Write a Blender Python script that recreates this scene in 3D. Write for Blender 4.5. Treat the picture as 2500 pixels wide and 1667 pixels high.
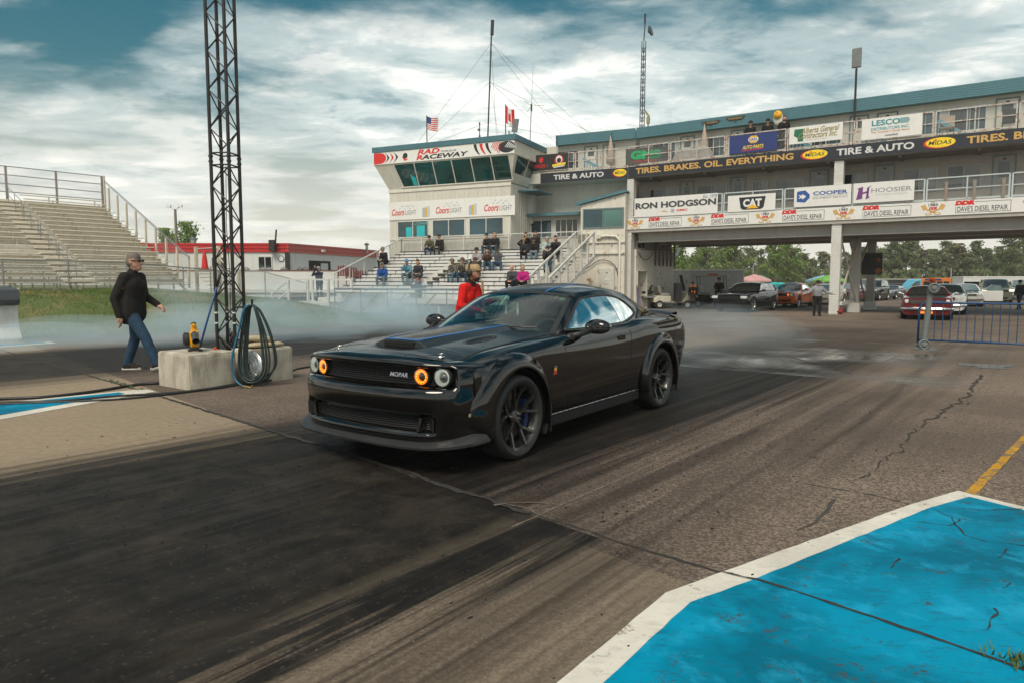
import bpy, bmesh, math, random
import numpy as np
from mathutils import Vector, Matrix
R = math.radians
random.seed(7); rng = np.random.default_rng(7)
S = bpy.context.scene
COL = S.collection
for o in list(bpy.data.objects): bpy.data.objects.remove(o)

FPX, HZ, CH = 1680.0, 690.0, 1.488          # focal length (px of a 2500 px frame), horizon row, eye height
TH = math.atan((833.5 - HZ) / FPX)
cam = bpy.data.objects.new('camera', bpy.data.cameras.new('camera')); COL.objects.link(cam)
cam.data.sensor_width = 36.0; cam.data.lens = 36.0 * FPX / 2500.0
cam.data.clip_start = 0.05; cam.data.clip_end = 3000
cam.location = (0, 0, CH); cam.rotation_euler = (R(90) - TH, 0, 0)
S.camera = cam
_F = np.array([0, math.cos(TH), -math.sin(TH)]); _U = np.array([0, math.sin(TH), math.cos(TH)])
def ray(px, py): return _F + np.array([1, 0, 0]) * (px - 1250) / FPX + _U * (833.5 - py) / FPX
def G(px, py, z=0.0):
    r = ray(px, py); return r * ((z - CH) / r[2]) + np.array([0, 0, CH])
def at(px, py, Y):
    r = ray(px, py); return r * (Y / r[1]) + np.array([0, 0, CH])

SUN_EL, SUN_AZ = R(52), R(200)              # azimuth clockwise from +Y: behind and to the left of the camera
W = bpy.data.worlds.new('World'); S.world = W; W.use_nodes = True
nt = W.node_tree; nt.nodes.clear()
def wn(t, **k):
    n = nt.nodes.new(t)
    for a, b in k.items(): setattr(n, a, b)
    return n
def wl(a, b): nt.links.new(a, b)
def wmath(op, a, b=None, clamp=False):
    n = wn('ShaderNodeMath', operation=op, use_clamp=clamp)
    for i, v in enumerate((a, b)):
        if v is None: continue
        if isinstance(v, (int, float)): n.inputs[i].default_value = v
        else: wl(v, n.inputs[i])
    return n.outputs[0]
out = wn('ShaderNodeOutputWorld'); bg = wn('ShaderNodeBackground'); bg.inputs[1].default_value = 0.1
wl(bg.outputs[0], out.inputs[0])
sky = wn('ShaderNodeTexSky', sky_type='NISHITA'); sky.sun_disc = False
sky.sun_elevation = SUN_EL; sky.sun_rotation = SUN_AZ; sky.air_density = 1.6; sky.dust_density = 0.6; sky.ozone_density = 3.0
tc = wn('ShaderNodeTexCoord'); sep = wn('ShaderNodeSeparateXYZ'); wl(tc.outputs['Generated'], sep.inputs[0])
zz = wmath('ADD', wmath('MAXIMUM', sep.outputs[2], 0.0), 0.10)
cmb = wn('ShaderNodeCombineXYZ'); wl(wmath('DIVIDE', sep.outputs[0], zz), cmb.inputs[0]); wl(wmath('DIVIDE', sep.outputs[1], zz), cmb.inputs[1])
def wnoise(scale, detail, rough, dist, off, stretch=(1, 1, 1)):
    mp = wn('ShaderNodeMapping'); mp.inputs['Location'].default_value = off; mp.inputs['Scale'].default_value = stretch
    wl(cmb.outputs[0], mp.inputs[0])
    n = wn('ShaderNodeTexNoise'); n.inputs['Scale'].default_value = scale; n.inputs['Detail'].default_value = detail
    n.inputs['Roughness'].default_value = rough; n.inputs['Distortion'].default_value = dist
    wl(mp.outputs[0], n.inputs['Vector']); return n.outputs['Fac']
def wramp(v, pts, interp='EASE'):
    n = wn('ShaderNodeValToRGB'); n.color_ramp.interpolation = interp; el = n.color_ramp.elements
    while len(el) < len(pts): el.new(0.5)
    for e, (p, c) in zip(el, pts): e.position = p; e.color = c if len(c) == 4 else (*c, 1)
    wl(v, n.inputs[0]); return n.outputs[0]
def wmix(f, a, b):
    n = wn('ShaderNodeMix', data_type='RGBA')
    for i, v in ((0, f), (6, a), (7, b)):
        if isinstance(v, (int, float)): n.inputs[i].default_value = v
        elif isinstance(v, tuple): n.inputs[i].default_value = (*v, 1)
        else: wl(v, n.inputs[i])
    return n.outputs[2]
big = wnoise(0.42, 2.0, 0.5, 0.2, (3.1, 1.7, 0.0), (1.0, 1.25, 1))
mid_ = wnoise(1.15, 7.0, 0.56, 0.25, (0.6, 4.2, 0.0), (0.85, 1.2, 1))
cov = wmath('ADD', wmath('MULTIPLY', big, 0.62), wmath('MULTIPLY', mid_, 0.38))
hi_ = wn('ShaderNodeMapRange', interpolation_type='SMOOTHSTEP'); wl(sep.outputs[2], hi_.inputs[0]); hi_.inputs[1].default_value = 0.24; hi_.inputs[2].default_value = 0.46; hi_.inputs[3].default_value = 0.0; hi_.inputs[4].default_value = 0.014
cov = wmath('SUBTRACT', cov, hi_.outputs[0])     # the cover thins out towards the zenith
mask = wramp(cov, [(0.415, (0, 0, 0)), (0.48, (0.62, 0.62, 0.62)), (0.56, (1, 1, 1))])
shade = wnoise(2.6, 9.0, 0.63, 0.25, (5.5, 2.2, 1.0), (0.9, 1.2, 1))
cloudc = wramp(shade, [(0.32, (2.7, 3.7, 3.95)), (0.47, (5.6, 6.3, 6.2)), (0.62, (9.1, 9.0, 8.45))])
hs = wn('ShaderNodeHueSaturation'); hs.inputs['Hue'].default_value = 0.462; hs.inputs['Saturation'].default_value = 1.5; hs.inputs['Value'].default_value = 0.36
wl(sky.outputs[0], hs.inputs['Color'])
c1 = wmix(mask, hs.outputs[0], cloudc)
low = wramp(sep.outputs[2], [(0.0, (1, 1, 1)), (0.10, (0.55, 0.55, 0.55)), (0.26, (0, 0, 0))])
c2 = wmix(low, c1, (7.4, 7.25, 6.6))          # thick pale air near the horizon, all the way round
wl(c2, bg.inputs[0])
sun = bpy.data.objects.new('sun', bpy.data.lights.new('sun', 'SUN')); COL.objects.link(sun)
sun.data.energy = 2.3; sun.data.angle = R(25); sun.data.color = (1.0, 0.89, 0.74)
sun.rotation_euler = (R(90) - SUN_EL, 0, math.pi - SUN_AZ)
S.view_settings.view_transform = 'Standard'; S.view_settings.look = 'None'
S.view_settings.exposure = 0.42; S.view_settings.gamma = 1.0; S.view_settings.use_curve_mapping = False
S.render.engine = 'CYCLES'
S.cycles.max_bounces = 8; S.cycles.transparent_max_bounces = 24; S.cycles.volume_bounces = 3
S.cycles.use_denoising = True; S.cycles.volume_step_rate = 2.0; S.cycles.volume_max_steps = 128

class NT:
    def __init__(s, m): s.t = m.node_tree; s.bsdf = s.t.nodes.get('Principled BSDF')
    def n(s, t, **k):
        x = s.t.nodes.new(t)
        for a, b in k.items(): setattr(x, a, b)
        return x
    def put(s, sock, v):
        if isinstance(v, (int, float)): sock.default_value = v
        elif isinstance(v, (tuple, list)): sock.default_value = (*v, 1) if len(v) == 3 and len(sock.default_value) == 4 else v
        else: s.t.links.new(v, sock)
    def math(s, op, a, b=None, c=None, clamp=False):
        x = s.n('ShaderNodeMath', operation=op, use_clamp=clamp)
        for i, v in enumerate((a, b, c)):
            if v is not None: s.put(x.inputs[i], v)
        return x.outputs[0]
    def coord(s, kind='Object'): return s.n('ShaderNodeTexCoord').outputs[kind]
    def map(s, v, loc=(0, 0, 0), rot=(0, 0, 0), sc=(1, 1, 1)):
        x = s.n('ShaderNodeMapping'); s.put(x.inputs[0], v)
        x.inputs['Location'].default_value = loc; x.inputs['Rotation'].default_value = rot; x.inputs['Scale'].default_value = sc
        return x.outputs[0]
    def noise(s, v, scale, detail=4, rough=0.55, dist=0.0):
        x = s.n('ShaderNodeTexNoise'); s.put(x.inputs['Vector'], v); x.inputs['Scale'].default_value = scale
        x.inputs['Detail'].default_value = detail; x.inputs['Roughness'].default_value = rough; x.inputs['Distortion'].default_value = dist
        return x.outputs['Fac']
    def ramp(s, v, pts, interp='LINEAR'):
        x = s.n('ShaderNodeValToRGB'); x.color_ramp.interpolation = interp; el = x.color_ramp.elements
        while len(el) < len(pts): el.new(0.5)
        for e, (p, c) in zip(el, pts):
            e.position = p; c = (c, c, c) if isinstance(c, (int, float)) else c; e.color = (*c, 1)
        s.put(x.inputs[0], v); return x.outputs[0]
    def mix(s, f, a, b, mode='MIX'):
        x = s.n('ShaderNodeMix', data_type='RGBA', blend_type=mode)
        s.put(x.inputs[0], f); s.put(x.inputs[6], a); s.put(x.inputs[7], b); return x.outputs[2]
    def sep(s, v):
        x = s.n('ShaderNodeSeparateXYZ'); s.put(x.inputs[0], v); return x.outputs
    def bump(s, h, strength=0.3, dist=0.01):
        x = s.n('ShaderNodeBump'); x.inputs['Strength'].default_value = strength; x.inputs['Distance'].default_value = dist
        s.put(x.inputs['Height'], h); s.put(s.bsdf.inputs['Normal'], x.outputs[0])
    def set(s, **k):
        for a, v in k.items(): s.put(s.bsdf.inputs[a.replace('_', ' ')], v)
def newmat(name):
    m = bpy.data.materials.new(name); m.use_nodes = True; return m, NT(m)
MATS = {}
def mat(name, col=(0.5, 0.5, 0.5), rough=0.6, metal=0.0, var=0.12, scale=6.0, bump=0.0, coat=0.0, emit=None, estr=0.0, spec=None):
    """plain surface with slight procedural unevenness of colour and gloss"""
    if name in MATS: return MATS[name]
    m, n = newmat(name); MATS[name] = m
    co = n.coord('Object')
    f = n.noise(co, scale, 5, 0.6)
    lo = tuple(c * (1 - var) for c in col); hi = tuple(min(1, c * (1 + var)) for c in col)
    n.set(Base_Color=n.ramp(f, [(0.3, lo), (0.7, hi)]), Roughness=n.math('ADD', n.math('MULTIPLY', n.math('SUBTRACT', f, 0.5), 0.25 if rough > 0.15 else 0.03), rough, clamp=True), Metallic=metal)
    if coat: n.set(Coat_Weight=coat, Coat_Roughness=0.03)
    if spec is not None: n.set(Specular_IOR_Level=spec)
    if bump: n.bump(n.noise(co, scale * 8, 4, 0.6), bump, 0.01)
    if emit: n.set(Emission_Color=emit, Emission_Strength=estr)
    return m
def weathered(name, col, dirt, rough=0.6, scale=1.2, amt=0.5, metal=0.0, rust=None, streak=True):
    """painted or galvanised surface with stains that run down it"""
    if name in MATS: return MATS[name]
    m, n = newmat(name); MATS[name] = m
    co = n.coord('Object')
    v = n.map(co, sc=(1, 1, 0.22) if streak else (1, 1, 1))
    a = n.noise(v, scale * 3, 6, 0.65, 0.3); b = n.noise(co, scale * 11, 5, 0.6)
    f = n.math('ADD', n.math('MULTIPLY', a, 0.7), n.math('MULTIPLY', b, 0.3))
    c = n.mix(n.ramp(f, [(0.42, 0.0), (0.68, amt)]), col, dirt)
    if rust:
        r = n.noise(n.map(co, loc=(3, 1, 2)), scale * 4, 7, 0.7, 0.6)
        c = n.mix(n.ramp(r, [(0.60 - 0.12 * rust[3], 0.0), (0.66 - 0.12 * rust[3], 0.9)]), c, tuple(rust[:3]))
    n.set(Base_Color=c, Roughness=n.math('ADD', n.math('MULTIPLY', b, 0.3), rough - 0.15, clamp=True), Metallic=metal)
    return m

class MB:
    def __init__(s): s.v = []; s.f = []; s.m = []; s.n = 0; s.cur = 0
    def add(s, vs, fs, M=None, m=None):
        vs = np.asarray(vs, float).reshape(-1, 3)
        if M is not None:
            A = np.array(M); vs = vs @ A[:3, :3].T + A[:3, 3]
        s.v.append(vs); s.f.extend([tuple(i + s.n for i in f) for f in fs]); s.m.extend([s.cur if m is None else m] * len(fs)); s.n += len(vs)
        return s
    def box(s, c, d, M=None, rz=0.0, m=None):
        x, y, z = (np.array(d) / 2); P = np.array([(-x, -y, -z), (x, -y, -z), (x, y, -z), (-x, y, -z), (-x, -y, z), (x, -y, z), (x, y, z), (-x, y, z)])
        if rz: cz, sz = math.cos(rz), math.sin(rz); P = P @ np.array([[cz, sz, 0], [-sz, cz, 0], [0, 0, 1]])
        P = P + np.array(c)
        return s.add(P, [(0, 3, 2, 1), (4, 5, 6, 7), (0, 1, 5, 4), (1, 2, 6, 5), (2, 3, 7, 6), (3, 0, 4, 7)], M, m)
    def b2(s, lo, hi, M=None, m=None):
        lo = np.array(lo, float); hi = np.array(hi, float); return s.box((lo + hi) / 2, np.abs(hi - lo), M, 0.0, m)
    def tube(s, p0, p1, r0, r1=None, n=8, M=None, m=None, caps=True): return s.path([p0, p1], [r0, r0 if r1 is None else r1], n, M, m, caps)
    def path(s, pts, r, n=8, M=None, m=None, caps=True, closed=False):
        P = np.asarray(pts, float); k = len(P); rr = np.full(k, r) if np.isscalar(r) else np.asarray(r, float)
        T = np.zeros_like(P)
        if closed: T = np.roll(P, -1, 0) - np.roll(P, 1, 0)
        else: T[1:-1] = P[2:] - P[:-2]; T[0] = P[1] - P[0]; T[-1] = P[-1] - P[-2]
        T /= np.maximum(np.linalg.norm(T, axis=1, keepdims=True), 1e-9)
        a = np.array([0, 0, 1.0]) if abs(T[0][2]) < 0.9 else np.array([1.0, 0, 0])
        N = np.cross(T[0], a); N /= np.linalg.norm(N); vs = []
        ang = np.linspace(0, 2 * math.pi, n, endpoint=False)
        for i in range(k):
            N = N - T[i] * (N @ T[i]); N /= max(np.linalg.norm(N), 1e-9); B = np.cross(T[i], N)
            vs.append(P[i] + rr[i] * (np.cos(ang)[:, None] * N + np.sin(ang)[:, None] * B))
        vs = np.concatenate(vs); fs = []
        for i in range(k if closed else k - 1):
            j = (i + 1) % k
            for q in range(n): fs.append((i * n + q, i * n + (q + 1) % n, j * n + (q + 1) % n, j * n + q))
        if caps and not closed: fs.append(tuple(range(n - 1, -1, -1))); fs.append(tuple((k - 1) * n + q for q in range(n)))
        return s.add(vs, fs, M, m)
    def bar(s, p0, p1, w, t, M=None, m=None, up=(0, 0, 1)):
        """rectangular bar from p0 to p1, w across (horizontal), t the other way"""
        p0 = np.array(p0, float); p1 = np.array(p1, float); d = p1 - p0; L = np.linalg.norm(d); d /= L
        u = np.array(up, float)
        if abs(d @ u) > 0.95: u = np.array([0, 1.0, 0])
        a = np.cross(u, d); a /= np.linalg.norm(a); b = np.cross(d, a)
        A = np.eye(4); A[:3, 0] = d; A[:3, 1] = a; A[:3, 2] = b; A[:3, 3] = (p0 + p1) / 2
        P = MB().box((0, 0, 0), (L, w, t), A); return s.add(np.concatenate(P.v), P.f, M, m)
    def lathe(s, prof, n=24, M=None, m=None, caps=True):
        """profile (r, z) turned round z"""
        pr = np.asarray(prof, float); k = len(pr); ang = np.linspace(0, 2 * math.pi, n, endpoint=False)
        vs = np.concatenate([np.stack([r * np.cos(ang), r * np.sin(ang), np.full(n, z)], 1) for r, z in pr])
        fs = [(i * n + q, i * n + (q + 1) % n, (i + 1) * n + (q + 1) % n, (i + 1) * n + q) for i in range(k - 1) for q in range(n)]
        if caps and pr[0][0] > 1e-6: fs.append(tuple(range(n - 1, -1, -1)))
        if caps and pr[-1][0] > 1e-6: fs.append(tuple((k - 1) * n + q for q in range(n)))
        return s.add(vs, fs, M, m)
    def prism(s, poly, h0, h1, M=None, m=None):
        """2-D polygon (x, y) extruded from z=h0 to z=h1"""
        p = np.asarray(poly, float); k = len(p)
        vs = np.concatenate([np.c_[p, np.full(k, h0)], np.c_[p, np.full(k, h1)]])
        fs = [tuple(range(k - 1, -1, -1)), tuple(range(k, 2 * k))] + [(i, (i + 1) % k, k + (i + 1) % k, k + i) for i in range(k)]
        return s.add(vs, fs, M, m)
    def grid(s, P, M=None, m=None, flip=False):
        P = np.asarray(P, float); a, b = P.shape[:2]; fs = []
        for i in range(a - 1):
            for j in range(b - 1):
                q = (i * b + j, i * b + j + 1, (i + 1) * b + j + 1, (i + 1) * b + j); fs.append(q[::-1] if flip else q)
        return s.add(P.reshape(-1, 3), fs, M, m)
    def ball(s, c, r, M=None, m=None, nu=12, nv=8):
        r = np.full(3, r) if np.isscalar(r) else np.array(r); P = np.zeros((nv + 1, nu + 1, 3))
        for i in range(nv + 1):
            for j in range(nu + 1):
                a = math.pi * i / nv; b = 2 * math.pi * j / nu; P[i, j] = np.array(c) + r * np.array([math.sin(a) * math.cos(b), math.sin(a) * math.sin(b), math.cos(a)])
        return s.grid(P, M, m)
    def mesh(s, name, smooth=None):
        me = bpy.data.meshes.new(name)
        me.from_pydata(np.concatenate(s.v).tolist() if s.v else [], [], s.f)
        if any(s.m): me.polygons.foreach_set('material_index', s.m)
        if smooth: me.shade_smooth()
        if smooth and smooth is not True: me.set_sharp_from_angle(angle=R(smooth))
        return me
def weld(me, d=1e-4):
    b = bmesh.new(); b.from_mesh(me); bmesh.ops.remove_doubles(b, verts=b.verts, dist=d); bmesh.ops.recalc_face_normals(b, faces=b.faces); b.to_mesh(me); b.free(); return me
def obj(name, me, mats, parent=None, loc=None, rz=None, bevel=0.0, kind=None, smooth=None):
    if isinstance(me, MB): me = me.mesh(name, smooth)
    o = bpy.data.objects.new(name, me); COL.objects.link(o)
    for x in (mats if isinstance(mats, (list, tuple)) else [mats]):
        if len(me.materials) < (len(mats) if isinstance(mats, (list, tuple)) else 1): me.materials.append(x)
    if parent is not None: o.parent = parent
    if loc is not None: o.location = loc
    if rz is not None: o.rotation_euler[2] = rz
    if bevel:
        b = o.modifiers.new('edge', 'BEVEL'); b.width = bevel; b.segments = 2; b.limit_method = 'ANGLE'
    if kind: o['kind'] = kind
    return o
def tag(o, label, cat, group=None):
    o['label'] = label; o['category'] = cat
    if group: o['group'] = group
    return o
def thing(name, label, cat, loc=(0, 0, 0), rz=0.0, group=None):
    o = bpy.data.objects.new(name, None); COL.objects.link(o); o.location = loc; o.rotation_euler[2] = rz; o.empty_display_size = 0.2
    return tag(o, label, cat, group)
def copy_tree(o, parent=None):
    c = o.copy(); COL.objects.link(c); c.parent = parent
    for ch in KIDS(o): copy_tree(ch, c)
    return c
def KIDS(o): return [x for x in o.children]
def Tm(loc=(0, 0, 0), rx=0.0, ry=0.0, rz=0.0, s=1.0):
    return Matrix.Translation(loc) @ Matrix.Rotation(rz, 4, 'Z') @ Matrix.Rotation(ry, 4, 'Y') @ Matrix.Rotation(rx, 4, 'X') @ Matrix.Scale(s, 4)
def cr(P, n):
    """Catmull-Rom through the rows of P (k, ...) with n steps per span"""
    P = np.asarray(P, float); k = len(P); out = []
    E = np.concatenate([[2 * P[0] - P[1]], P, [2 * P[-1] - P[-2]]])
    for i in range(k - 1):
        a, b, c, d = E[i], E[i + 1], E[i + 2], E[i + 3]
        for q in range(n):
            t = q / n; out.append(0.5 * ((2 * b) + (c - a) * t + (2 * a - 5 * b + 4 * c - d) * t * t + (3 * b - a - 3 * c + d) * t ** 3))
    out.append(P[-1]); return np.array(out)
def lerp(x, xs, ys): return np.interp(x, xs, ys)

_TX = {}
def text_mesh(s, shear=0.0, bold=0.0, space=1.0):
    k = (s, shear, bold, space)
    if k not in _TX:
        cu = bpy.data.curves.new('t', 'FONT'); cu.body = s; cu.size = 1.0; cu.shear = shear; cu.offset = bold; cu.space_character = space
        cu.resolution_u = 3; cu.fill_mode = 'FRONT'
        o = bpy.data.objects.new('t', cu); COL.objects.link(o); bpy.context.view_layer.update()
        me = bpy.data.meshes.new_from_object(o.evaluated_get(bpy.context.evaluated_depsgraph_get()))
        v = np.array([x.co[:] for x in me.vertices]); f = [tuple(p.vertices) for p in me.polygons]
        bpy.data.objects.remove(o); bpy.data.curves.remove(cu); bpy.data.meshes.remove(me)
        _TX[k] = (v, f)
    return _TX[k]
def letters(parent, s, x0, x1, z0, z1, m, y=-0.006, shear=0.0, bold=0.0, name='lettering', space=1.0, arch=None):
    """text filling the box x0..x1, z0..z1 of a sign whose face looks along -y"""
    v, f = text_mesh(s, shear, bold, space)
    lo = v.min(0); hi = v.max(0); u = (v - lo) / np.maximum(hi - lo, 1e-6)
    P = np.stack([x0 + u[:, 0] * (x1 - x0), np.full(len(v), y), z0 + u[:, 1] * (z1 - z0)], 1)
    if arch: P[:, 2] += arch(u[:, 0])
    iv = sorted((min(u[i][0] for i in q), max(u[i][0] for i in q)) for q in f); cuts = []; e = iv[0][1]; gap = .22 * 1.0 / max(hi[0] - lo[0], 1e-6)
    for a, c in iv:
        if a - e > gap: cuts.append((a + e) / 2)
        e = max(e, c)
    o = None                                   # one mesh per word
    for k in range(len(cuts) + 1):
        l0 = cuts[k - 1] if k else -1; l1 = cuts[k] if k < len(cuts) else 2; fs = [q for q in f if l0 <= u[q[0]][0] < l1]; ids = sorted({i for q in fs for i in q}); ix = {a: b_ for b_, a in enumerate(ids)}
        b = MB(); b.add(P[ids], [tuple(ix[i] for i in q) for q in fs]); o = obj(name, b, m, parent)
    return o
def flat(parent, poly, m, y=-0.006, name='emblem', M=None):
    """flat printed shape (x, z) on a sign face"""
    b = MB(); b.add([(p[0], y, p[1]) for p in poly], [tuple(range(len(poly)))]); return obj(name, b, m, parent)
def ell(cx, cz, rx, rz_, n=28, a0=0, a1=360, tilt=0):
    o = []
    for i in range(n if a1 - a0 >= 360 else n + 1):
        a = R(a0 + (a1 - a0) * i / n); x, z = rx * math.cos(a), rz_ * math.sin(a); t = R(tilt)
        o.append((cx + x * math.cos(t) - z * math.sin(t), cz + x * math.sin(t) + z * math.cos(t)))
    return o
# ================================================================ ground
LA = R(38.5); LD = np.array([math.sin(LA), math.cos(LA)]); LE = np.array([math.cos(LA), -math.sin(LA)])   # lane direction, across (to the right)
def lane(a, c, z=0.0): p = LD * a + LE * c; return (p[0], p[1], z)     # along, across -> world
def ground_mat():
    m, n = newmat('track_surface'); co = n.coord('Object')
    x, y, z = n.sep(co)
    al = n.math('ADD', n.math('MULTIPLY', x, LD[0]), n.math('MULTIPLY', y, LD[1]))
    ac = n.math('ADD', n.math('MULTIPLY', x, LE[0]), n.math('MULTIPLY', y, LE[1]))
    jn = np.array([math.cos(R(43.5)), math.sin(R(43.5))]); jd = jn @ np.array([-2.82, 7.21])
    sj = n.math('SUBTRACT', n.math('ADD', n.math('MULTIPLY', x, float(jn[0])), n.math('MULTIPLY', y, float(jn[1]))), float(jd))
    fine = n.noise(co, 90, 3, 0.7); med = n.noise(co, 14, 4, 0.6); big = n.noise(co, 0.35, 5, 0.6, 0.4); huge = n.noise(co, 0.07, 3, 0.5)
    vor = n.n('ShaderNodeTexVoronoi'); n.put(vor.inputs['Vector'], co); vor.inputs['Scale'].default_value = 75
    stone = vor.outputs['Color']; sx = n.sep(stone)[0]
    asp = n.mix(n.ramp(sx, [(0.25, 0.0), (0.95, 1.0)]), (0.105, 0.080, 0.063), (0.29, 0.225, 0.178))
    asp = n.mix(n.ramp(big, [(0.38, 0.0), (0.62, 0.75)]), asp, (0.085, 0.065, 0.052))
    asp = n.mix(n.ramp(huge, [(0.45, 0.0), (0.65, 0.45)]), asp, (0.26, 0.20, 0.15))
    con = n.mix(n.ramp(med, [(0.3, 0.0), (0.7, 1.0)]), (0.25, 0.19, 0.13), (0.34, 0.265, 0.185))
    con = n.mix(n.ramp(fine, [(0.52, 0.0), (0.75, 0.75)]), con, (0.15, 0.12, 0.09))
    con = n.mix(n.ramp(big, [(0.4, 0.0), (0.75, 0.5)]), con, (0.19, 0.155, 0.115))
    con = n.mix(n.math('MULTIPLY', n.math('GREATER_THAN', ac, -2.6), 0.55), con, asp)
    base = n.mix(n.math('GREATER_THAN', sj, 0.0), con, asp)
    cx = n.n('ShaderNodeCombineXYZ'); n.put(cx.inputs[0], ac); n.put(cx.inputs[1], al); lc = cx.outputs[0]
    st = n.noise(n.map(lc, sc=(2.6, 0.10, 1)), 1.0, 6, 0.62, 0.15)
    st2 = n.noise(n.map(lc, sc=(9.0, 0.16, 1), loc=(7, 3, 0)), 1.0, 5, 0.6, 0.1)
    wob = n.math('MULTIPLY', n.math('SUBTRACT', n.noise(n.map(lc, sc=(0.5, 0.12, 1)), 1.0, 3, 0.5), 0.5), 0.9)
    acw = n.math('ADD', n.math('ADD', ac, wob), n.math('MULTIPLY', n.math('SUBTRACT', st2, 0.5), 1.6))
    def band(c, hw, soft): return n.math('SMOOTH_MIN', 1.0, n.math('DIVIDE', n.math('SUBTRACT', hw, n.math('ABSOLUTE', n.math('SUBTRACT', acw, c))), soft), 0.1)
    b1 = n.math('MAXIMUM', band(-4.55, 2.3, 0.85), 0.0)
    b2 = n.math('MAXIMUM', n.math('MULTIPLY', band(-14.6, 3.4, 1.2), 0.95), 0.0)
    near = n.math('MULTIPLY', n.math('LESS_THAN', sj, 0.15), n.math('MAXIMUM', band(-3.0, 1.75, 0.8), 0.0))
    near = n.math('MULTIPLY', near, n.math('MAXIMUM', n.ramp(st, [(0.42, 0.08), (0.50, 1.0)]), n.math('MULTIPLY', n.math('SUBTRACT', -1.9, ac), 1.2), clamp=True))
    far_soft = n.math('MULTIPLY', n.math('MAXIMUM', band(-2.1, 1.5, 1.3), 0.0), n.ramp(st, [(0.42, 0.0), (0.62, 0.7)]))
    rub = n.math('MAXIMUM', n.math('MAXIMUM', b1, b2), n.math('MAXIMUM', near, far_soft), clamp=True)
    fade = n.math('SUBTRACT', 1.0, n.math('MULTIPLY', n.math('SUBTRACT', al, 12.0), 0.05), clamp=True)      # burn-outs end beyond the car
    rub = n.math('MULTIPLY', rub, n.math('MAXIMUM', fade, 0.25))
    rub = n.math('MULTIPLY', rub, n.ramp(n.math('ADD', n.math('MULTIPLY', st2, 0.5), n.math('MULTIPLY', st, 0.5)), [(0.30, 0.92), (0.44, 0.99), (0.7, 1.0)]))
    rub = n.math('MULTIPLY', rub, n.ramp(n.noise(co, 55, 3, .75), [(0.54, 1.0), (0.72, 0.95)])); rub = n.math('MULTIPLY', rub, n.ramp(sx, [(0.95, 1.0), (0.99, 0.9)])); rub = n.math('MULTIPLY', rub, n.ramp(n.noise(co, 2.2, 6, .7, .6), [(0.42, 1.0), (0.68, 0.92)]))
    rc = n.mix(n.ramp(st2, [(0.3, 0.0), (0.7, 1.0)]), (0.003, 0.0027, 0.0025), (0.0165, 0.0142, 0.0125))
    rc = n.mix(n.ramp(n.noise(co, 3.0, 5, 0.7), [(0.55, 0.0), (0.8, 0.3)]), rc, (0.030, 0.0255, 0.0215))
    col = n.mix(rub, base, rc)
    wet = n.math('MULTIPLY', n.ramp(n.noise(n.map(co, loc=(2, 5, 0)), 0.40, 4, 0.5), [(0.46, 0.0), (0.62, 0.9)]), n.math('MULTIPLY', n.math('GREATER_THAN', al, 11.5), n.math('LESS_THAN', al, 19.0)))
    wet = n.math('MULTIPLY', wet, n.math('LESS_THAN', n.math('ABSOLUTE', n.math('SUBTRACT', acw, -3.6)), 2.6))
    col = n.mix(n.math('MULTIPLY', wet, 0.5), col, (0.06, 0.052, 0.047))
    ro = n.math('SUBTRACT', n.math('SUBTRACT', 0.86, n.math('MULTIPLY', rub, n.ramp(st2, [(0.3, 0.12), (0.7, 0.32)]))), n.math('MULTIPLY', wet, 0.62))
    n.set(Base_Color=col, Roughness=ro, Specular_IOR_Level=n.math('ADD', 0.14, n.math('MULTIPLY', wet, 0.6)))
    n.bump(n.math('ADD', n.math('MULTIPLY', sx, 0.5), n.math('MULTIPLY', med, 0.6)), 0.35, 0.006)
    return m
M_ground = ground_mat()
g = MB(); g.add([(-320, -60, 0), (520, -60, 0), (520, 800, 0), (-320, 800, 0)], [(0, 1, 2, 3)])
ground = obj('ground', g, M_ground, kind='structure')

def paint_mat(name, col, wear, under, rough=0.5, mottle=0.25):
    m, n = newmat(name); co = n.coord('Object')
    a = n.noise(co, 5, 6, 0.65, 0.3); b = n.noise(co, 45, 4, 0.7); c = n.noise(co, 1.3, 4, 0.6, 0.5)
    col2 = n.mix(n.ramp(c, [(0.40, 0.0), (0.62, mottle)]), col, tuple(k * 0.36 for k in col)); sc_ = n.noise(n.map(co, rot=(0, 0, 1.0), sc=(2.2, 6, 1)), 4.5, 6, .7, .5); col2 = n.mix(n.ramp(sc_, [(0.52, 0.0), (0.64, mottle * .45)]), col2, (0.02, 0.06, 0.08)); col2 = n.mix(n.ramp(n.noise(co, 3.2, 6, .7, .2), [(0.52, 0.0), (0.66, mottle * .8)]), col2, tuple(min(1, k * 1.35 + .02) for k in col))
    col2 = n.mix(n.ramp(b, [(0.55, 0.0), (0.8, 0.35)]), col2, tuple(k * 0.5 for k in col))
    f = n.ramp(n.math('ADD', n.math('MULTIPLY', a, 0.6), n.math('MULTIPLY', b, 0.4)), [(0.57 - wear, 0.0), (0.62 - wear, 0.9)])
    n.set(Base_Color=n.mix(f, col2, under), Roughness=rough, Specular_IOR_Level=.05); n.bump(b, 0.25, 0.004); return m
M_blue = paint_mat('blue_track_paint', (0.0, 0.25, 0.41), -0.01, (0.05, 0.075, 0.08), 0.6, 0.75)
M_white = paint_mat('white_track_paint', (0.66, 0.62, 0.54), 0.0, (0.26, 0.22, 0.17), 0.6, 0.3)
M_yel = paint_mat('yellow_line_paint', (0.52, 0.27, 0.03), 0.075, (0.16, 0.13, 0.10), 0.7)
M_tar = mat('dark_crack', (0.028, 0.024, 0.020), 0.9, var=0.6, scale=30)
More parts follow.
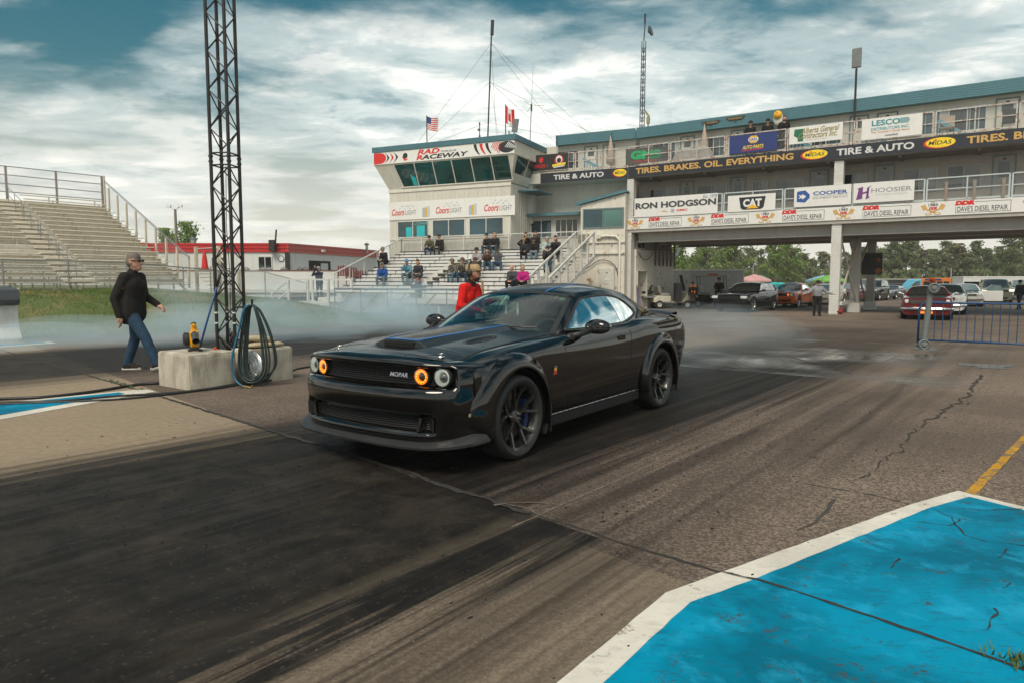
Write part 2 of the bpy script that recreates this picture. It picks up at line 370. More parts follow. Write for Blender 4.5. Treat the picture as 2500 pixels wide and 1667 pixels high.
def sheet(name, poly, z, m, parent=ground, kind=None):
    b = MB(); b.add([(p[0], p[1], z) for p in poly], [tuple(range(len(poly)))]); o = obj(name, b, m, parent)
    if kind: o['kind'] = kind
    return o
def gp(*pts): return [G(*p)[:2] for p in pts]
def dense(pts, step=0.12, j=0.006):
    P = [np.array(p[:2]) for p in pts]; o = []
    for a, b in zip(P, P[1:] + P[:1]):
        L = np.linalg.norm(b - a); k = max(1, int(L / step)); nn = np.array([-(b - a)[1], (b - a)[0]]) / L
        for i in range(k): o.append(a + (b - a) * i / k + nn * random.uniform(-j, j) * (1 if i else 0))
    return o
wout = gp((1360, 1667), (1625, 1447), (1775, 1392), (2222, 1232), (2339, 1198))
win = gp((1476, 1667), (1686, 1472), (1860, 1408), (2272, 1240), (2366, 1214))
d0 = wout[0] - wout[1]; d0 = d0 / np.linalg.norm(d0); dr = G(2500, 1237)[:2] - wout[4]; dr = dr / np.linalg.norm(dr)
wout = [wout[0] + d0 * 3.0] + wout + [wout[4] + dr * 4.5]
win = [win[0] + d0 * 3.0] + win + [win[4] + dr * 4.5]
far_c = wout[0] * 0 + np.array(wout[-1]) + d0 * 5.0
b = MB(); P = []
Wd = dense(wout + [far_c], 0.10, 0.004); sheet('white_border', Wd, 0.004, M_white)
Bd = dense(win + [far_c - 0.0 * d0], 0.10, 0.005); sheet('blue_island', Bd, 0.008, M_blue)
ls = gp((0, 1024), (381, 955), (352, 949), (0, 983)); dl = ls[0] - ls[1]; dl /= np.linalg.norm(dl); du = ls[3] - ls[2]; du /= np.linalg.norm(du)
sheet('white_border', dense([ls[0] + dl * 2, ls[1], ls[2], ls[3] + du * 2], 0.1, 0.004), 0.004, M_white)
li = gp((0, 1012), (305, 961), (290, 958), (0, 990)); sheet('blue_strip', dense([li[0] + dl * 2, li[1], li[2], li[3] + du * 2], 0.1, 0.004), 0.008, M_blue)
lb = gp((0, 848), (138, 838), (120, 834), (0, 835)); dl2 = lb[0] - lb[1]; dl2 /= np.linalg.norm(dl2)
sheet('white_border', [lb[0] + dl2 * 3, lb[1], lb[2], lb[3] + dl2 * 3], 0.004, M_white)
lb = gp((0, 844), (112, 837.5), (104, 835.5), (0, 837)); sheet('blue_strip', [lb[0] + dl2 * 3, lb[1], lb[2], lb[3] + dl2 * 3], 0.008, M_blue)
yl = gp((2356, 1202), (2380, 1209), (2500, 1082), (2482, 1077)); dy = yl[3] - yl[0]; dy /= np.linalg.norm(dy)
sheet('yellow_line', dense([yl[0], yl[1], yl[2] + dy * 1.5, yl[3] + dy * 1.5], 0.05, 0.004), 0.004, M_yel)

def crack(pts, w0, w1, z=0.009, jit=0.02, step=0.06, name='crack', m=None, w_noise=0.6):
    """ragged dark gap that follows a line over the ground"""
    P = [np.array(p[:2], float) for p in pts]; line = []
    for a, b in zip(P, P[1:]):
        k = max(2, int(np.linalg.norm(b - a) / step))
        for i in range(k): line.append(a + (b - a) * i / k)
    line.append(P[-1]); k = len(line); L = []; Rr = []
    off = 0.0
    for i, p in enumerate(line):
        t = line[min(i + 1, k - 1)] - line[max(i - 1, 0)]; t = t / max(np.linalg.norm(t), 1e-6); nn = np.array([-t[1], t[0]])
        off = off * 0.8 + random.uniform(-jit, jit); w = (w0 + (w1 - w0) * i / k) * (1 + random.uniform(-w_noise, w_noise)) * 0.5
        L.append((*(p + nn * (off + w)), z)); Rr.append((*(p + nn * (off - w)), z))
    b = MB(); b.grid(np.array([L, Rr])); return obj(name, b, m or M_tar, ground)
jp = gp((160, 900), (298, 940), (398, 969), (602, 1033), (801, 1091), (1023, 1165), (1299, 1254), (1438, 1295), (1498, 1320), (1758, 1397), (1847, 1417), (2499, 1635))
ext = jp[0] - jp[1]; ext /= np.linalg.norm(ext)
crack([jp[0] + ext * 22] + jp[:6], 0.035, 0.045, 0.003, 0.006)
crack(jp[3:7], 0.030, 0.050, 0.0065, 0.016)
crack(jp[6:10], 0.02, 0.02, 0.003, 0.006)
crack(jp[9:] + [jp[-1] + (jp[-1] - jp[-2]) * 2], 0.014, 0.05, 0.011, 0.006)
M_dust = mat('pale_joint_sand', (0.15, 0.125, 0.095), 0.9, var=0.5, scale=40)
crack([lane(a, -2.55)[:2] for a in (3.2, 6, 9, 12, 16, 22)], 0.012, 0.02, 0.0035, 0.004, m=M_dust, name='slab_joint')
crack(gp((1205, 1234), (1240, 1228), (1300, 1225), (1370, 1230)), 0.014, 0.008, 0.0075, 0.012, m=M_dust)
crack(gp((1240, 1232), (1275, 1240), (1312, 1258)), 0.012, 0.008, 0.008, 0.01, m=M_dust)
crack(gp((2100, 1168), (2190, 1105), (2230, 1068), (2240, 1050), (2300, 1000), (2330, 985), (2370, 950), (2400, 915)), 0.008, 0.032, 0.006, 0.03, 0.05, w_noise=.95)
crack(gp((2190, 1105), (2215, 1100), (2232, 1108)), 0.006, 0.004, 0.006, 0.02, 0.04); crack(gp((2300, 1000), (2262, 1004), (2235, 1012)), 0.008, 0.004, 0.006, 0.02, 0.04); crack(gp((2330, 985), (2362, 988), (2380, 980)), 0.02, 0.006, 0.006, 0.02, 0.04)
crack(gp((1900, 1170), (2010, 1188), (2130, 1208), (2215, 1228)), 0.006, 0.01, 0.0035, 0.006)
crack(gp((1945, 1294), (1990, 1275), (2015, 1250), (2035, 1218)), 0.010, 0.034, 0.0035, 0.004, 0.05, m=mat('tar_streak', (0.05, 0.043, 0.038), 0.8), w_noise=0.25)
for q in ([(2273, 1241), (2320, 1265), (2335, 1285), (2360, 1310), (2405, 1325)], [(2240, 1277), (2290, 1283), (2318, 1287)], [(2318, 1287), (2338, 1275), (2336, 1268)], [(2435, 1325), (2500, 1337)], [(2340, 1242), (2420, 1248), (2500, 1246)], [(2405, 1540), (2415, 1522), (2440, 1500), (2425, 1488)], [(2435, 1363), (2452, 1350), (2455, 1342)], [(2170, 1390), (2180, 1375), (2192, 1365)], [(2450, 1440), (2470, 1428)]):
    crack(gp(*q), 0.005, 0.010, 0.011, 0.008, 0.03)
crack([lane(a, -0.2)[:2] for a in (13, 18, 26, 38)], 0.05, 0.08, 0.003, 0.03, 0.2, name='slab_joint')
crack(gp((1630, 868), (1900, 862), (2085, 914)), 0.02, 0.03, 0.0042, 0.01, 0.1, name='slab_joint')
M_weed = mat('weed_green', (0.055, 0.10, 0.02), 0.7, var=0.4)
def tuft(x, y, n, h, spread, b):
    for _ in range(n):
        a = random.uniform(0, 6.28); r = random.uniform(0, spread); px, py = x + r * math.cos(a), y + r * math.sin(a)
        l = random.uniform(0.4, 1) * h; d = random.uniform(0, 6.28); w = l * 0.14
        b.add([(px - w * math.sin(d), py + w * math.cos(d), 0), (px + w * math.sin(d), py - w * math.cos(d), 0), (px + math.cos(d) * l * 0.6, py + math.sin(d) * l * 0.6, l)], [(0, 1, 2)])
w = MB()
for px, py in ((280, 933), (270, 930), (300, 938), (318, 945), (345, 951), (2480, 1622), (2495, 1612), (2499, 1630), (2440, 1607), (2262, 868), (2285, 868), (2235, 868)):
    p = G(px, py); tuft(p[0], p[1], 26, 0.05, 0.07, w)
tag(obj('joint_weeds', w, M_weed, kind='stuff'), 'small green weeds growing in the pavement joints', 'weeds')
pp = G(2412, 893); m, n = newmat('puddle_water'); n.set(Base_Color=(0.03, 0.03, 0.03), Roughness=0.22, Specular_IOR_Level=1.0)
poly = []
for i in range(40):
    a = 2 * math.pi * i / 40; r = 0.40 * (1 + 0.3 * math.sin(3 * a + 1) + 0.16 * math.sin(7 * a) + random.uniform(-0.06, 0.06)); poly.append((pp[0] + 1.0 * r * math.cos(a), pp[1] + 0.9 * r * math.sin(a)))
o = sheet('puddle', poly, 0.005, m, None, 'structure')
M_fgrass, n = newmat('grass_ground'); co = n.coord('Object')
f1 = n.noise(co, 0.7, 5, 0.65, 0.4); f2 = n.noise(co, 9, 4, 0.7)
gcol = n.mix(f2, (0.055, 0.085, 0.022), (0.13, 0.155, 0.045)); gcol = n.mix(n.ramp(f1, [(0.48, 0.0), (0.66, 0.85)]), gcol, (0.22, 0.17, 0.075))
n.set(Base_Color=gcol, Roughness=0.95); n.bump(f2, 0.8, 0.05)
sheet('far_grass', [(-300, 66), (-10, 66), (10, 96), (40, 112), (300, 100), (515, 300), (515, 790), (-315, 790)], 0.02, M_fgrass, ground)

random.seed(44)
for nm, m_, k, sz, lab in (('rubber_crumbs', mat('rubber_crumb', (.008, .0075, .007), .9), 1500, (.005, .020), 'black rubber crumbs scattered over the lane'), ('loose_grit', mat('pale_grit', (.26, .22, .17), .9, var=.4), 1500, (.002, .006), 'pale grit scattered over the pavement')):
    b = MB()
    for _ in range(k):
        a = random.uniform(1.5, 10) ** 1.0; c = random.gauss(-4.2, 1.3) if 'rub' in nm else random.uniform(-2.3, 3); x, y, _z = lane(a, c); s_ = random.uniform(*sz); t = random.uniform(0, 6.28); ux, uy = math.cos(t), math.sin(t); w_ = s_ * random.uniform(.3, .7)
        if 'rub' in nm: ux, uy = LD[0] + random.gauss(0, .3), LD[1] + random.gauss(0, .3)
        b.add([(x - ux * s_, y - uy * s_, .001), (x + uy * w_, y - ux * w_, .001), (x + ux * s_, y + uy * s_, .001), (x - uy * w_, y + ux * w_, .001), (x, y, s_ * .45)], [(0, 1, 4), (1, 2, 4), (2, 3, 4), (3, 0, 4)])
    tag(obj(nm, b, m_, kind='stuff'), lab, 'debris')
# ================================================================ black coupe (hero car), +x forward, +y its left
def paint(name, col, rough=0.08, coat=1.0, flake=0.0, orange=0.012):
    m, n = newmat(name); co = n.coord('Object')
    n.set(Base_Color=col, Roughness=rough + 0.12 if coat else rough, Coat_Weight=coat, Coat_Roughness=0.025, Specular_IOR_Level=0.0, Metallic=flake)
    d = n.noise(co, 3.0, 5, 0.65, 0.3)
    n.bsdf.inputs['Coat IOR'].default_value = 1.62
    n.put(n.bsdf.inputs['Coat Roughness'], n.ramp(d, [(0.45, 0.02), (0.75, 0.07)]))
    b = n.n('ShaderNodeBump'); b.inputs['Strength'].default_value = orange; b.inputs['Distance'].default_value = 0.004
    n.put(b.inputs['Height'], n.noise(co, 160, 2, 0.5)); n.put(n.bsdf.inputs['Coat Normal'], b.outputs[0])
    MATS[name] = m; return m
def glass(name, tint, mirror, rough=0.0):
    m, n = newmat(name); t = n.t; t.nodes.remove(n.bsdf)
    tr = n.n('ShaderNodeBsdfTransparent'); tr.inputs[0].default_value = (*tint, 1)
    gl = n.n('ShaderNodeBsdfGlossy'); gl.inputs['Roughness'].default_value = rough; gl.inputs[0].default_value = (0.93, 1.0, 0.98, 1)
    fr = n.n('ShaderNodeFresnel'); fr.inputs[0].default_value = 1.5
    f = n.math('ADD', n.math('MULTIPLY', fr.outputs[0], 1.5), mirror, clamp=True)
    mx = n.n('ShaderNodeMixShader'); t.links.new(f, mx.inputs[0]); t.links.new(tr.outputs[0], mx.inputs[1]); t.links.new(gl.outputs[0], mx.inputs[2])
    t.links.new(mx.outputs[0], t.nodes['Material Output'].inputs[0]); MATS[name] = m; return m
M_blk = paint('black_gloss_paint', (0.0035, 0.0033, 0.0032), 0.06)
M_satin = mat('satin_black_paint', (0.008, 0.008, 0.008), 0.34, var=0.1, scale=2, coat=0.25)
M_plas = mat('black_plastic', (0.018, 0.018, 0.018), 0.5, var=0.2, scale=30)
M_split = mat('grey_black_splitter', (0.028, 0.029, 0.029), 0.42, var=0.25, scale=14)
M_void = mat('dark_cavity', (0.004, 0.004, 0.004), 0.8)
M_tyre = mat('tyre_rubber', (0.020, 0.019, 0.018), 0.72, var=0.3, scale=18)
M_rim = mat('satin_graphite_rim', (.10, .10, .097), .27, metal=.85, var=.15, scale=10)
M_steel = mat('bright_steel', (0.45, 0.44, 0.42), 0.28, metal=1.0, var=0.15, scale=20)
M_bluem = mat('blue_stripe_vinyl', (0.02, 0.15, 0.48), 0.45, var=0.06)
M_seat = mat('black_leather', (0.012, 0.012, 0.013), 0.5, var=0.2, scale=12)
M_ws = glass('windshield_glass', (0.74, 0.92, 0.86), 0.0)
M_sg = glass('tinted_side_glass', (0.62, 0.80, 0.75), 0.40)
M_rg = glass('rear_glass', (0.22, 0.30, 0.28), 0.10)
M_lens = glass('lamp_lens', (0.9, 0.9, 0.9), 0.02)
M_amber = mat('amber_lamp_ring', (0.6, 0.15, 0.01), 0.3, emit=(1.0, 0.20, 0.008), estr=1.15)
M_amber2 = mat('amber_lamp_core', (0.5, 0.2, 0.02), 0.3, emit=(1.0, 0.45, 0.04), estr=1.7)
M_halo = mat('white_lamp_ring', (0.7, 0.72, 0.66), 0.3, emit=(0.80, 0.88, 0.74), estr=0.22)
M_chrome = mat('chrome', (0.72, 0.72, 0.70), 0.09, metal=1.0, var=0.05)
M_redtail = mat('red_tail_lens', (0.16, 0.006, 0.006), 0.15, coat=1.0)

def mir(me_or_mb):
    """mirror a MB across y=0 (returns combined)"""
    b = MB(); V = np.concatenate(me_or_mb.v); b.add(V, me_or_mb.f); b.m = list(me_or_mb.m)
    V2 = V * np.array([1, -1, 1]); b.v.append(V2); b.f.extend([tuple(i + b.n for i in f[::-1]) for f in me_or_mb.f]); b.m.extend(me_or_mb.m); b.n += len(V2); return b
def mir1(mb):
    b = MB(); V = np.concatenate(mb.v) * np.array([1, -1, 1]); b.add(V, [f[::-1] for f in mb.f]); b.m = list(mb.m); return b

SIDE = {   # x: profile (y, z) from under the sill to the top seam
 2.05: [(.78, .20), (.87, .235), (.915, .38), (.93, .54), (.935, .68), (.925, .79), (.90, .83), (.845, .858), (.775, .866), (.765, .84)],
 1.78: [(.80, .20), (.89, .24), (.935, .40), (.945, .55), (.948, .70), (.943, .815), (.925, .865), (.85, .905), (.755, .917), (.745, .895)],
 1.475: [(.80, .20), (.90, .24), (.938, .40), (.947, .55), (.95, .70), (.946, .825), (.928, .885), (.85, .932), (.745, .945), (.735, .925)],
 1.10: [(.80, .21), (.905, .25), (.938, .40), (.947, .55), (.95, .70), (.947, .832), (.93, .905), (.86, .955), (.738, .972), (.728, .95)],
 0.75: [(.80, .22), (.91, .265), (.938, .40), (.945, .55), (.949, .70), (.947, .836), (.93, .918), (.878, .975), (.755, .992), (.74, .975)],
 0.55: [(.80, .22), (.912, .27), (.937, .40), (.945, .55), (.949, .70), (.947, .838), (.93, .922), (.895, .982), (.80, 1.003), (.775, .998)],
 0.30: [(.80, .22), (.915, .27), (.936, .40), (.945, .55), (.949, .70), (.947, .838), (.93, .924), (.905, .982), (.865, 1.008), (.838, 1.010)],
 -0.20: [(.80, .22), (.915, .27), (.935, .40), (.944, .55), (.949, .70), (.947, .840), (.93, .926), (.907, .986), (.875, 1.012), (.845, 1.015)],
 -0.65: [(.80, .22), (.915, .27), (.935, .40), (.945, .55), (.950, .70), (.948, .842), (.935, .93), (.912, .993), (.878, 1.025), (.848, 1.032)],
 -1.05: [(.80, .22), (.915, .265), (.938, .40), (.949, .55), (.957, .70), (.958, .848), (.948, .94), (.922, 1.025), (.868, 1.07), (.81, 1.083)],
 -1.475: [(.80, .22), (.91, .26), (.94, .40), (.953, .55), (.963, .70), (.966, .852), (.956, .95), (.925, 1.04), (.858, 1.086), (.77, 1.098)],
 -1.90: [(.78, .24), (.88, .28), (.92, .41), (.937, .56), (.948, .71), (.950, .855), (.938, .948), (.903, 1.033), (.835, 1.078), (.745, 1.092)],
 -2.25: [(.74, .27), (.83, .31), (.875, .43), (.902, .58), (.915, .72), (.914, .86), (.898, .95), (.862, 1.02), (.795, 1.06), (.705, 1.076)],
 -2.44: [(.68, .30), (.78, .34), (.83, .45), (.862, .60), (.878, .73), (.876, .86), (.858, .94), (.825, 1.0), (.765, 1.038), (.68, 1.056)],
}
def side_grid(nx=14, nl=5):
    xs = sorted(SIDE, reverse=True); P = np.array([[(x, y, z) for y, z in SIDE[x]] for x in xs])
    A = cr(P, nx); return np.swapaxes(cr(np.swapaxes(A, 0, 1), nl), 0, 1)
SG = side_grid(); SV = SG.reshape(-1, 3)
def y_side(x, z):
    d = (SV[:, 0] - x) ** 2 + (SV[:, 2] - z) ** 2; i = np.argsort(d)[:4]; w = 1 / (d[i] + 1e-5); return float((SV[i, 1] * w).sum() / w.sum())
AX = 1.475; WR = 0.36
def seam(x): i = np.argmin(abs(SG[:, -6, 0] - x)); return SG[i, -6]      # top seam (y, z) at x

def side_parts():
    body, door = MB(), MB(); fb, fd = [], []
    a, b = SG.shape[:2]; C = (SG[:-1, :-1] + SG[1:, 1:]) / 2
    for i in range(a - 1):
        for j in range(b - 1):
            x, y, z = C[i, j]
            if min(math.hypot(x - AX, z - WR), math.hypot(x + AX, z - WR)) < 0.455 or (abs(abs(x) - AX) < 0.44 and z < 0.36): continue
            q = (i * b + j, (i + 1) * b + j, (i + 1) * b + j + 1, i * b + j + 1)
            (fd if (-0.70 < x < 0.70 and z > 0.285 and y > 0.86) else fb).append(q)
    body.add(SV, fb); door.add(SV, fd); return body, door

def fascia_grid():
    plan = cr(np.array([(2.43, 0), (2.425, .22), (2.408, .42), (2.372, .60), (2.315, .735), (2.225, .845), (2.09, .915), (1.95, .942), (1.86, .948)]), 10)
    T = np.gradient(plan, axis=0); T /= np.linalg.norm(T, axis=1, keepdims=True); N = np.stack([T[:, 1], -T[:, 0]], 1)
    lev = [(.235, -.12, -.10), (.255, -.03, -.03), (.31, -.012, -.012), (.333, -.018, -.012), (.343, -.11, -.012), (.452, -.12, -.008), (.462, -.04, -.006), (.52, -.010, -.002),
           (.59, 0, 0), (.650, -.003, 0), (.682, -.03, 0), (.690, -.15, 0), (.832, -.175, -.006), (.842, -.06, -.012), (.872, -.035, -.03), (.903, -.068, -.075), (.915, -.14, -.17)]
    sm = lambda t: np.clip(t, 0, 1) ** 2 * (3 - 2 * np.clip(t, 0, 1))
    P = np.zeros((len(plan), len(lev), 3))
    for k, (z, oc, oe) in enumerate(lev):
        y = plan[:, 1]
        f = sm((y - (.70 if k < 7 else .842)) / (.05 if k < 7 else .035))
        e = sm((y - .25) / .65)
        off = oc * (1 - f) + oe * f
        zz = z if z < .83 else z - e * (z - .83) * .42 - e * .004
        P[:, k, 0] = plan[:, 0] + N[:, 0] * off; P[:, k, 1] = np.maximum(plan[:, 1] + N[:, 1] * off, 0); P[:, k, 2] = zz
    P[0, :, 1] = 0
    return P
def sstep(a, b, x): t = np.clip((x - a) / (b - a), 0, 1); return t * t * (3 - 2 * t)
XS = 1.92                                                              # front of the hood scoop
def hood_z(x, y, feat=True):
    y = abs(y); s = seam(min(max(x, 0.6), 2.05)); ye, ze = s[1], s[2]
    zc = lerp(x, [.55, .75, 1.0, 1.5, 1.9, 2.15, 2.32], [1.048, 1.046, 1.030, .988, .955, .932, .905])
    z = zc - (zc - ze) * min(1.05, y / ye) ** 2.0
    if feat:
        w = lerp(x, [.6, XS], [.275, .19])
        bul = (1 - sstep(w - .02, w + .15, y)) * (.028 + .014 * sstep(1.0, XS, x)) * (1 - sstep(XS - .012, XS + .004, x))
        dip = -.022 * (1 - sstep(.15, .28, y)) * sstep(XS - .02, XS, x) * (1 - sstep(XS, XS + .24, x))
        r = math.hypot((x - 1.38 - .12 * (y - .45)) / .24, (y - .475) / .085)
        ext = -.026 * (1 - sstep(.72, 1.0, r)) + .026 * (1 - sstep(.0, .62, math.hypot((x - 1.30) / .17, (y - .475) / .075)))
        z += bul + dip + ext
    return z
def hood_grid():
    nb = 64; xs = np.concatenate([np.linspace(.62, XS - .014, 70), np.linspace(XS - .012, XS + .006, 7), np.linspace(XS + .01, 2.0, 8), np.linspace(2.02, 2.30, 14)])
    P = np.zeros((len(xs), nb + 1, 3))
    for i, x in enumerate(xs):
        for j in range(nb + 1):
            b = j / nb; xf = x if x < 2.0 else 2.0 + (x - 2.0) * (1 - .62 * b ** 2.4)
            xr = xf if x > .85 else x + (0.85 - x) * 0.0
            ye = seam(min(xr, 2.05))[1] - .006 if xr < 2.05 else .772 - (xr - 2.05) * .25
            y = b * ye; P[i, j] = (xr, y, hood_z(xr, y) + .003 - (.02 * sstep(.985, 1, b)))
    return P
CAB_C = np.array([(.78, 1.040), (.45, 1.222), (.08, 1.398), (-.35, 1.462), (-.75, 1.477), (-1.15, 1.436), (-1.5, 1.285), (-1.88, 1.112)])
CAB_E = np.array([(.60, .765, 1.002), (.31, .690, 1.172), (-.03, .600, 1.345), (-.38, .598, 1.392), (-.75, .598, 1.402), (-1.12, .602, 1.365), (-1.48, .640, 1.235), (-1.86, .690, 1.092)])
CAB_L = np.array([(.60, .770, .998), (.33, .845, 1.010), (0, .866, 1.014), (-.38, .868, 1.020), (-.75, .862, 1.040), (-1.12, .83, 1.085), (-1.48, .775, 1.098), (-1.86, .70, 1.090)])
def cab_top(n=12, m=16):
    Cc = cr(CAB_C, n); Ee = cr(CAB_E, n); s = np.linspace(0, 1, m + 1); P = np.zeros((len(Cc), m + 1, 3))
    for j, t in enumerate(s):
        P[:, j, 0] = Cc[:, 0] + (Ee[:, 0] - Cc[:, 0]) * t ** 2.2; P[:, j, 1] = Ee[:, 1] * t; P[:, j, 2] = Cc[:, 1] + (Ee[:, 2] - Cc[:, 1]) * (t ** 2.6)
    return P
def cab_side(n=24, m=30):
    E = cr(CAB_E, n); L = cr(CAB_L, n); P = np.zeros((len(E), m + 1, 3))
    for j in range(m + 1):
        t = j / m; P[:, j] = L + (E - L) * t; P[:, j, 1] += .028 * math.sin(math.pi * t)
    P[:, m, :] = E; return P
WIN = np.array([(.49, 1.03), (.30, 1.128), (.10, 1.232), (-.07, 1.308), (-.25, 1.334), (-.50, 1.345), (-.72, 1.338), (-.86, 1.312), (-.96, 1.262), (-1.05, 1.160), (-.98, 1.115), (-.74, 1.062), (-.60, 1.048), (-.2, 1.036), (.2, 1.031)])
def inpoly(x, z, Q):
    c = False; k = len(Q); j = k - 1
    for i in range(k):
        if (Q[i][1] > z) != (Q[j][1] > z) and x < (Q[j][0] - Q[i][0]) * (z - Q[i][1]) / (Q[j][1] - Q[i][1]) + Q[i][0]: c = not c
        j = i
    return c
def tyre_wheel(parent, x, y, flip, r=WR, w=.285, rimr=.283, rim=M_rim, spokes=5, caliper=None, name='wheel', yspoke=True, tyre=M_tyre, n=48):
    """wheel with its outer face on local +y; the tyre's outer wall lies at y"""
    wh = bpy.data.objects.new(name, None); COL.objects.link(wh); wh.parent = parent; wh.location = (x, y, r); wh.rotation_euler[2] = math.pi if flip else 0
    A = Matrix.Rotation(R(-90), 4, 'X')       # lathe axis z -> +y
    t = MB(); t.lathe([(rimr - .01, -w + .02), (rimr + .02, -w), (r - .04, -w), (r - .008, -w + .03), (r, -w + .06), (r, -.06), (r - .006, -.028), (r - .022, -.008), (r - .05, .002), (rimr + .035, .004), (rimr + .012, -.002), (rimr - .004, -.014), (rimr - .01, -w + .02)], n, A, caps=False)
    obj('tyre', t, tyre, wh, smooth=40)
    b = MB(); b.lathe([(rimr, -w + .03), (rimr - .03, -w + .06), (rimr - .035, -.07), (rimr - .022, -.03), (rimr - .006, -.018), (rimr + .006, -.006), (rimr + .008, -.012), (rimr, -.03)], n, A, caps=False)
    fd = -.045                                  # depth of the spoke face
    for k in range(spokes):
        a0 = 2 * math.pi * k / spokes + .3
        def pt(rr, a, dy): return (rr * math.cos(a), dy, rr * math.sin(a))
        if yspoke:
            b.bar(pt(.04, a0, fd - .035), pt(rimr * .50, a0, fd - .03), .03, .045, up=(0, 1, 0))
            for sgn in (-1, 1):
                b.bar(pt(rimr * .44, a0 + sgn * .06, fd - .03), pt(rimr - .012, a0 + sgn * .285, fd + .022), .022, .026, up=(0, 1, 0))
        else: b.bar(pt(.03, a0, fd - .02), pt(rimr - .01, a0, fd + .015), rimr * .26, .03, up=(0, 1, 0))
    b.lathe([(.0, fd - .005), (.045, fd - .008), (.062, fd - .02), (.066, fd - .06), (0, fd - .06)], 20, A)
    obj('rim', b, rim, wh, smooth=35)
    d = MB(); d.lathe([(0, -.12), (rimr * .72, -.12), (rimr * .72, -.14), (0, -.14)], 32, A); obj('brake_disc', d, mat('brake_iron', (.10, .095, .09), .35, metal=.8), wh)
    nuts = MB()
    for k in range(5):
        a = 2 * math.pi * k / 5; nuts.tube((.035 * math.cos(a), fd - .02, .035 * math.sin(a)), (.035 * math.cos(a), fd + .012, .035 * math.sin(a)), .0095, n=6)
    obj('lug_nuts', nuts, M_steel, wh)
    bk = MB(); bk.lathe([(0, -w + .08), (rimr - .04, -w + .08)], 24, A); obj('wheel_back', bk, M_void, wh)
    if caliper:
        c = MB(); a0, a1 = caliper
        for k in range(6):
            a = a0 + (a1 - a0) * k / 5; c.box((rimr * .68 * math.cos(a), -.105, rimr * .68 * math.sin(a)), (.05, .06, .062), None)
        obj('brake_caliper', c, mat('blue_caliper', (.006, .024, .09), .35, coat=.6), wh)
    return wh

def flare(xc, front):
    """wide bolt-on arch flare round the wheel at xc"""
    ph = np.radians(np.linspace(-14, 196, 64)); b = MB(); P = np.zeros((64, 8, 3))
    for i, a in enumerate(ph):
        d = math.degrees(a)
        ri = .425
        if front: ro = lerp(d, [-14, 0, 20, 45, 90, 135, 170, 196], [.56, .60, .62, .585, .545, .525, .500, .47])
        else: ro = lerp(d, [-14, 10, 45, 90, 135, 165, 196], [.46, .485, .52, .535, .56, .58, .56])
        for j, t in enumerate([-.12, 0, .2, .45, .7, .92, 1.0]):
            rr = ro + (ri - ro) * max(t, 0) + (.012 if t < 0 else 0); x = xc + rr * math.cos(a); z = WR + rr * math.sin(a)
            yb = y_side(min(max(x, -2.4), 2.0), max(z, .24)); yo = .993 if front else 1.0
            y = yb - .02 if t < 0 else yb + (yo - yb) * (1 - (1 - t) ** 2.1) + .006
            P[i, j] = (x, y, z)
        P[i, 7] = (xc + (ri - .004) * math.cos(a), P[i, 6][1] - .06, WR + (ri - .004) * math.sin(a))
    b.grid(P); return b

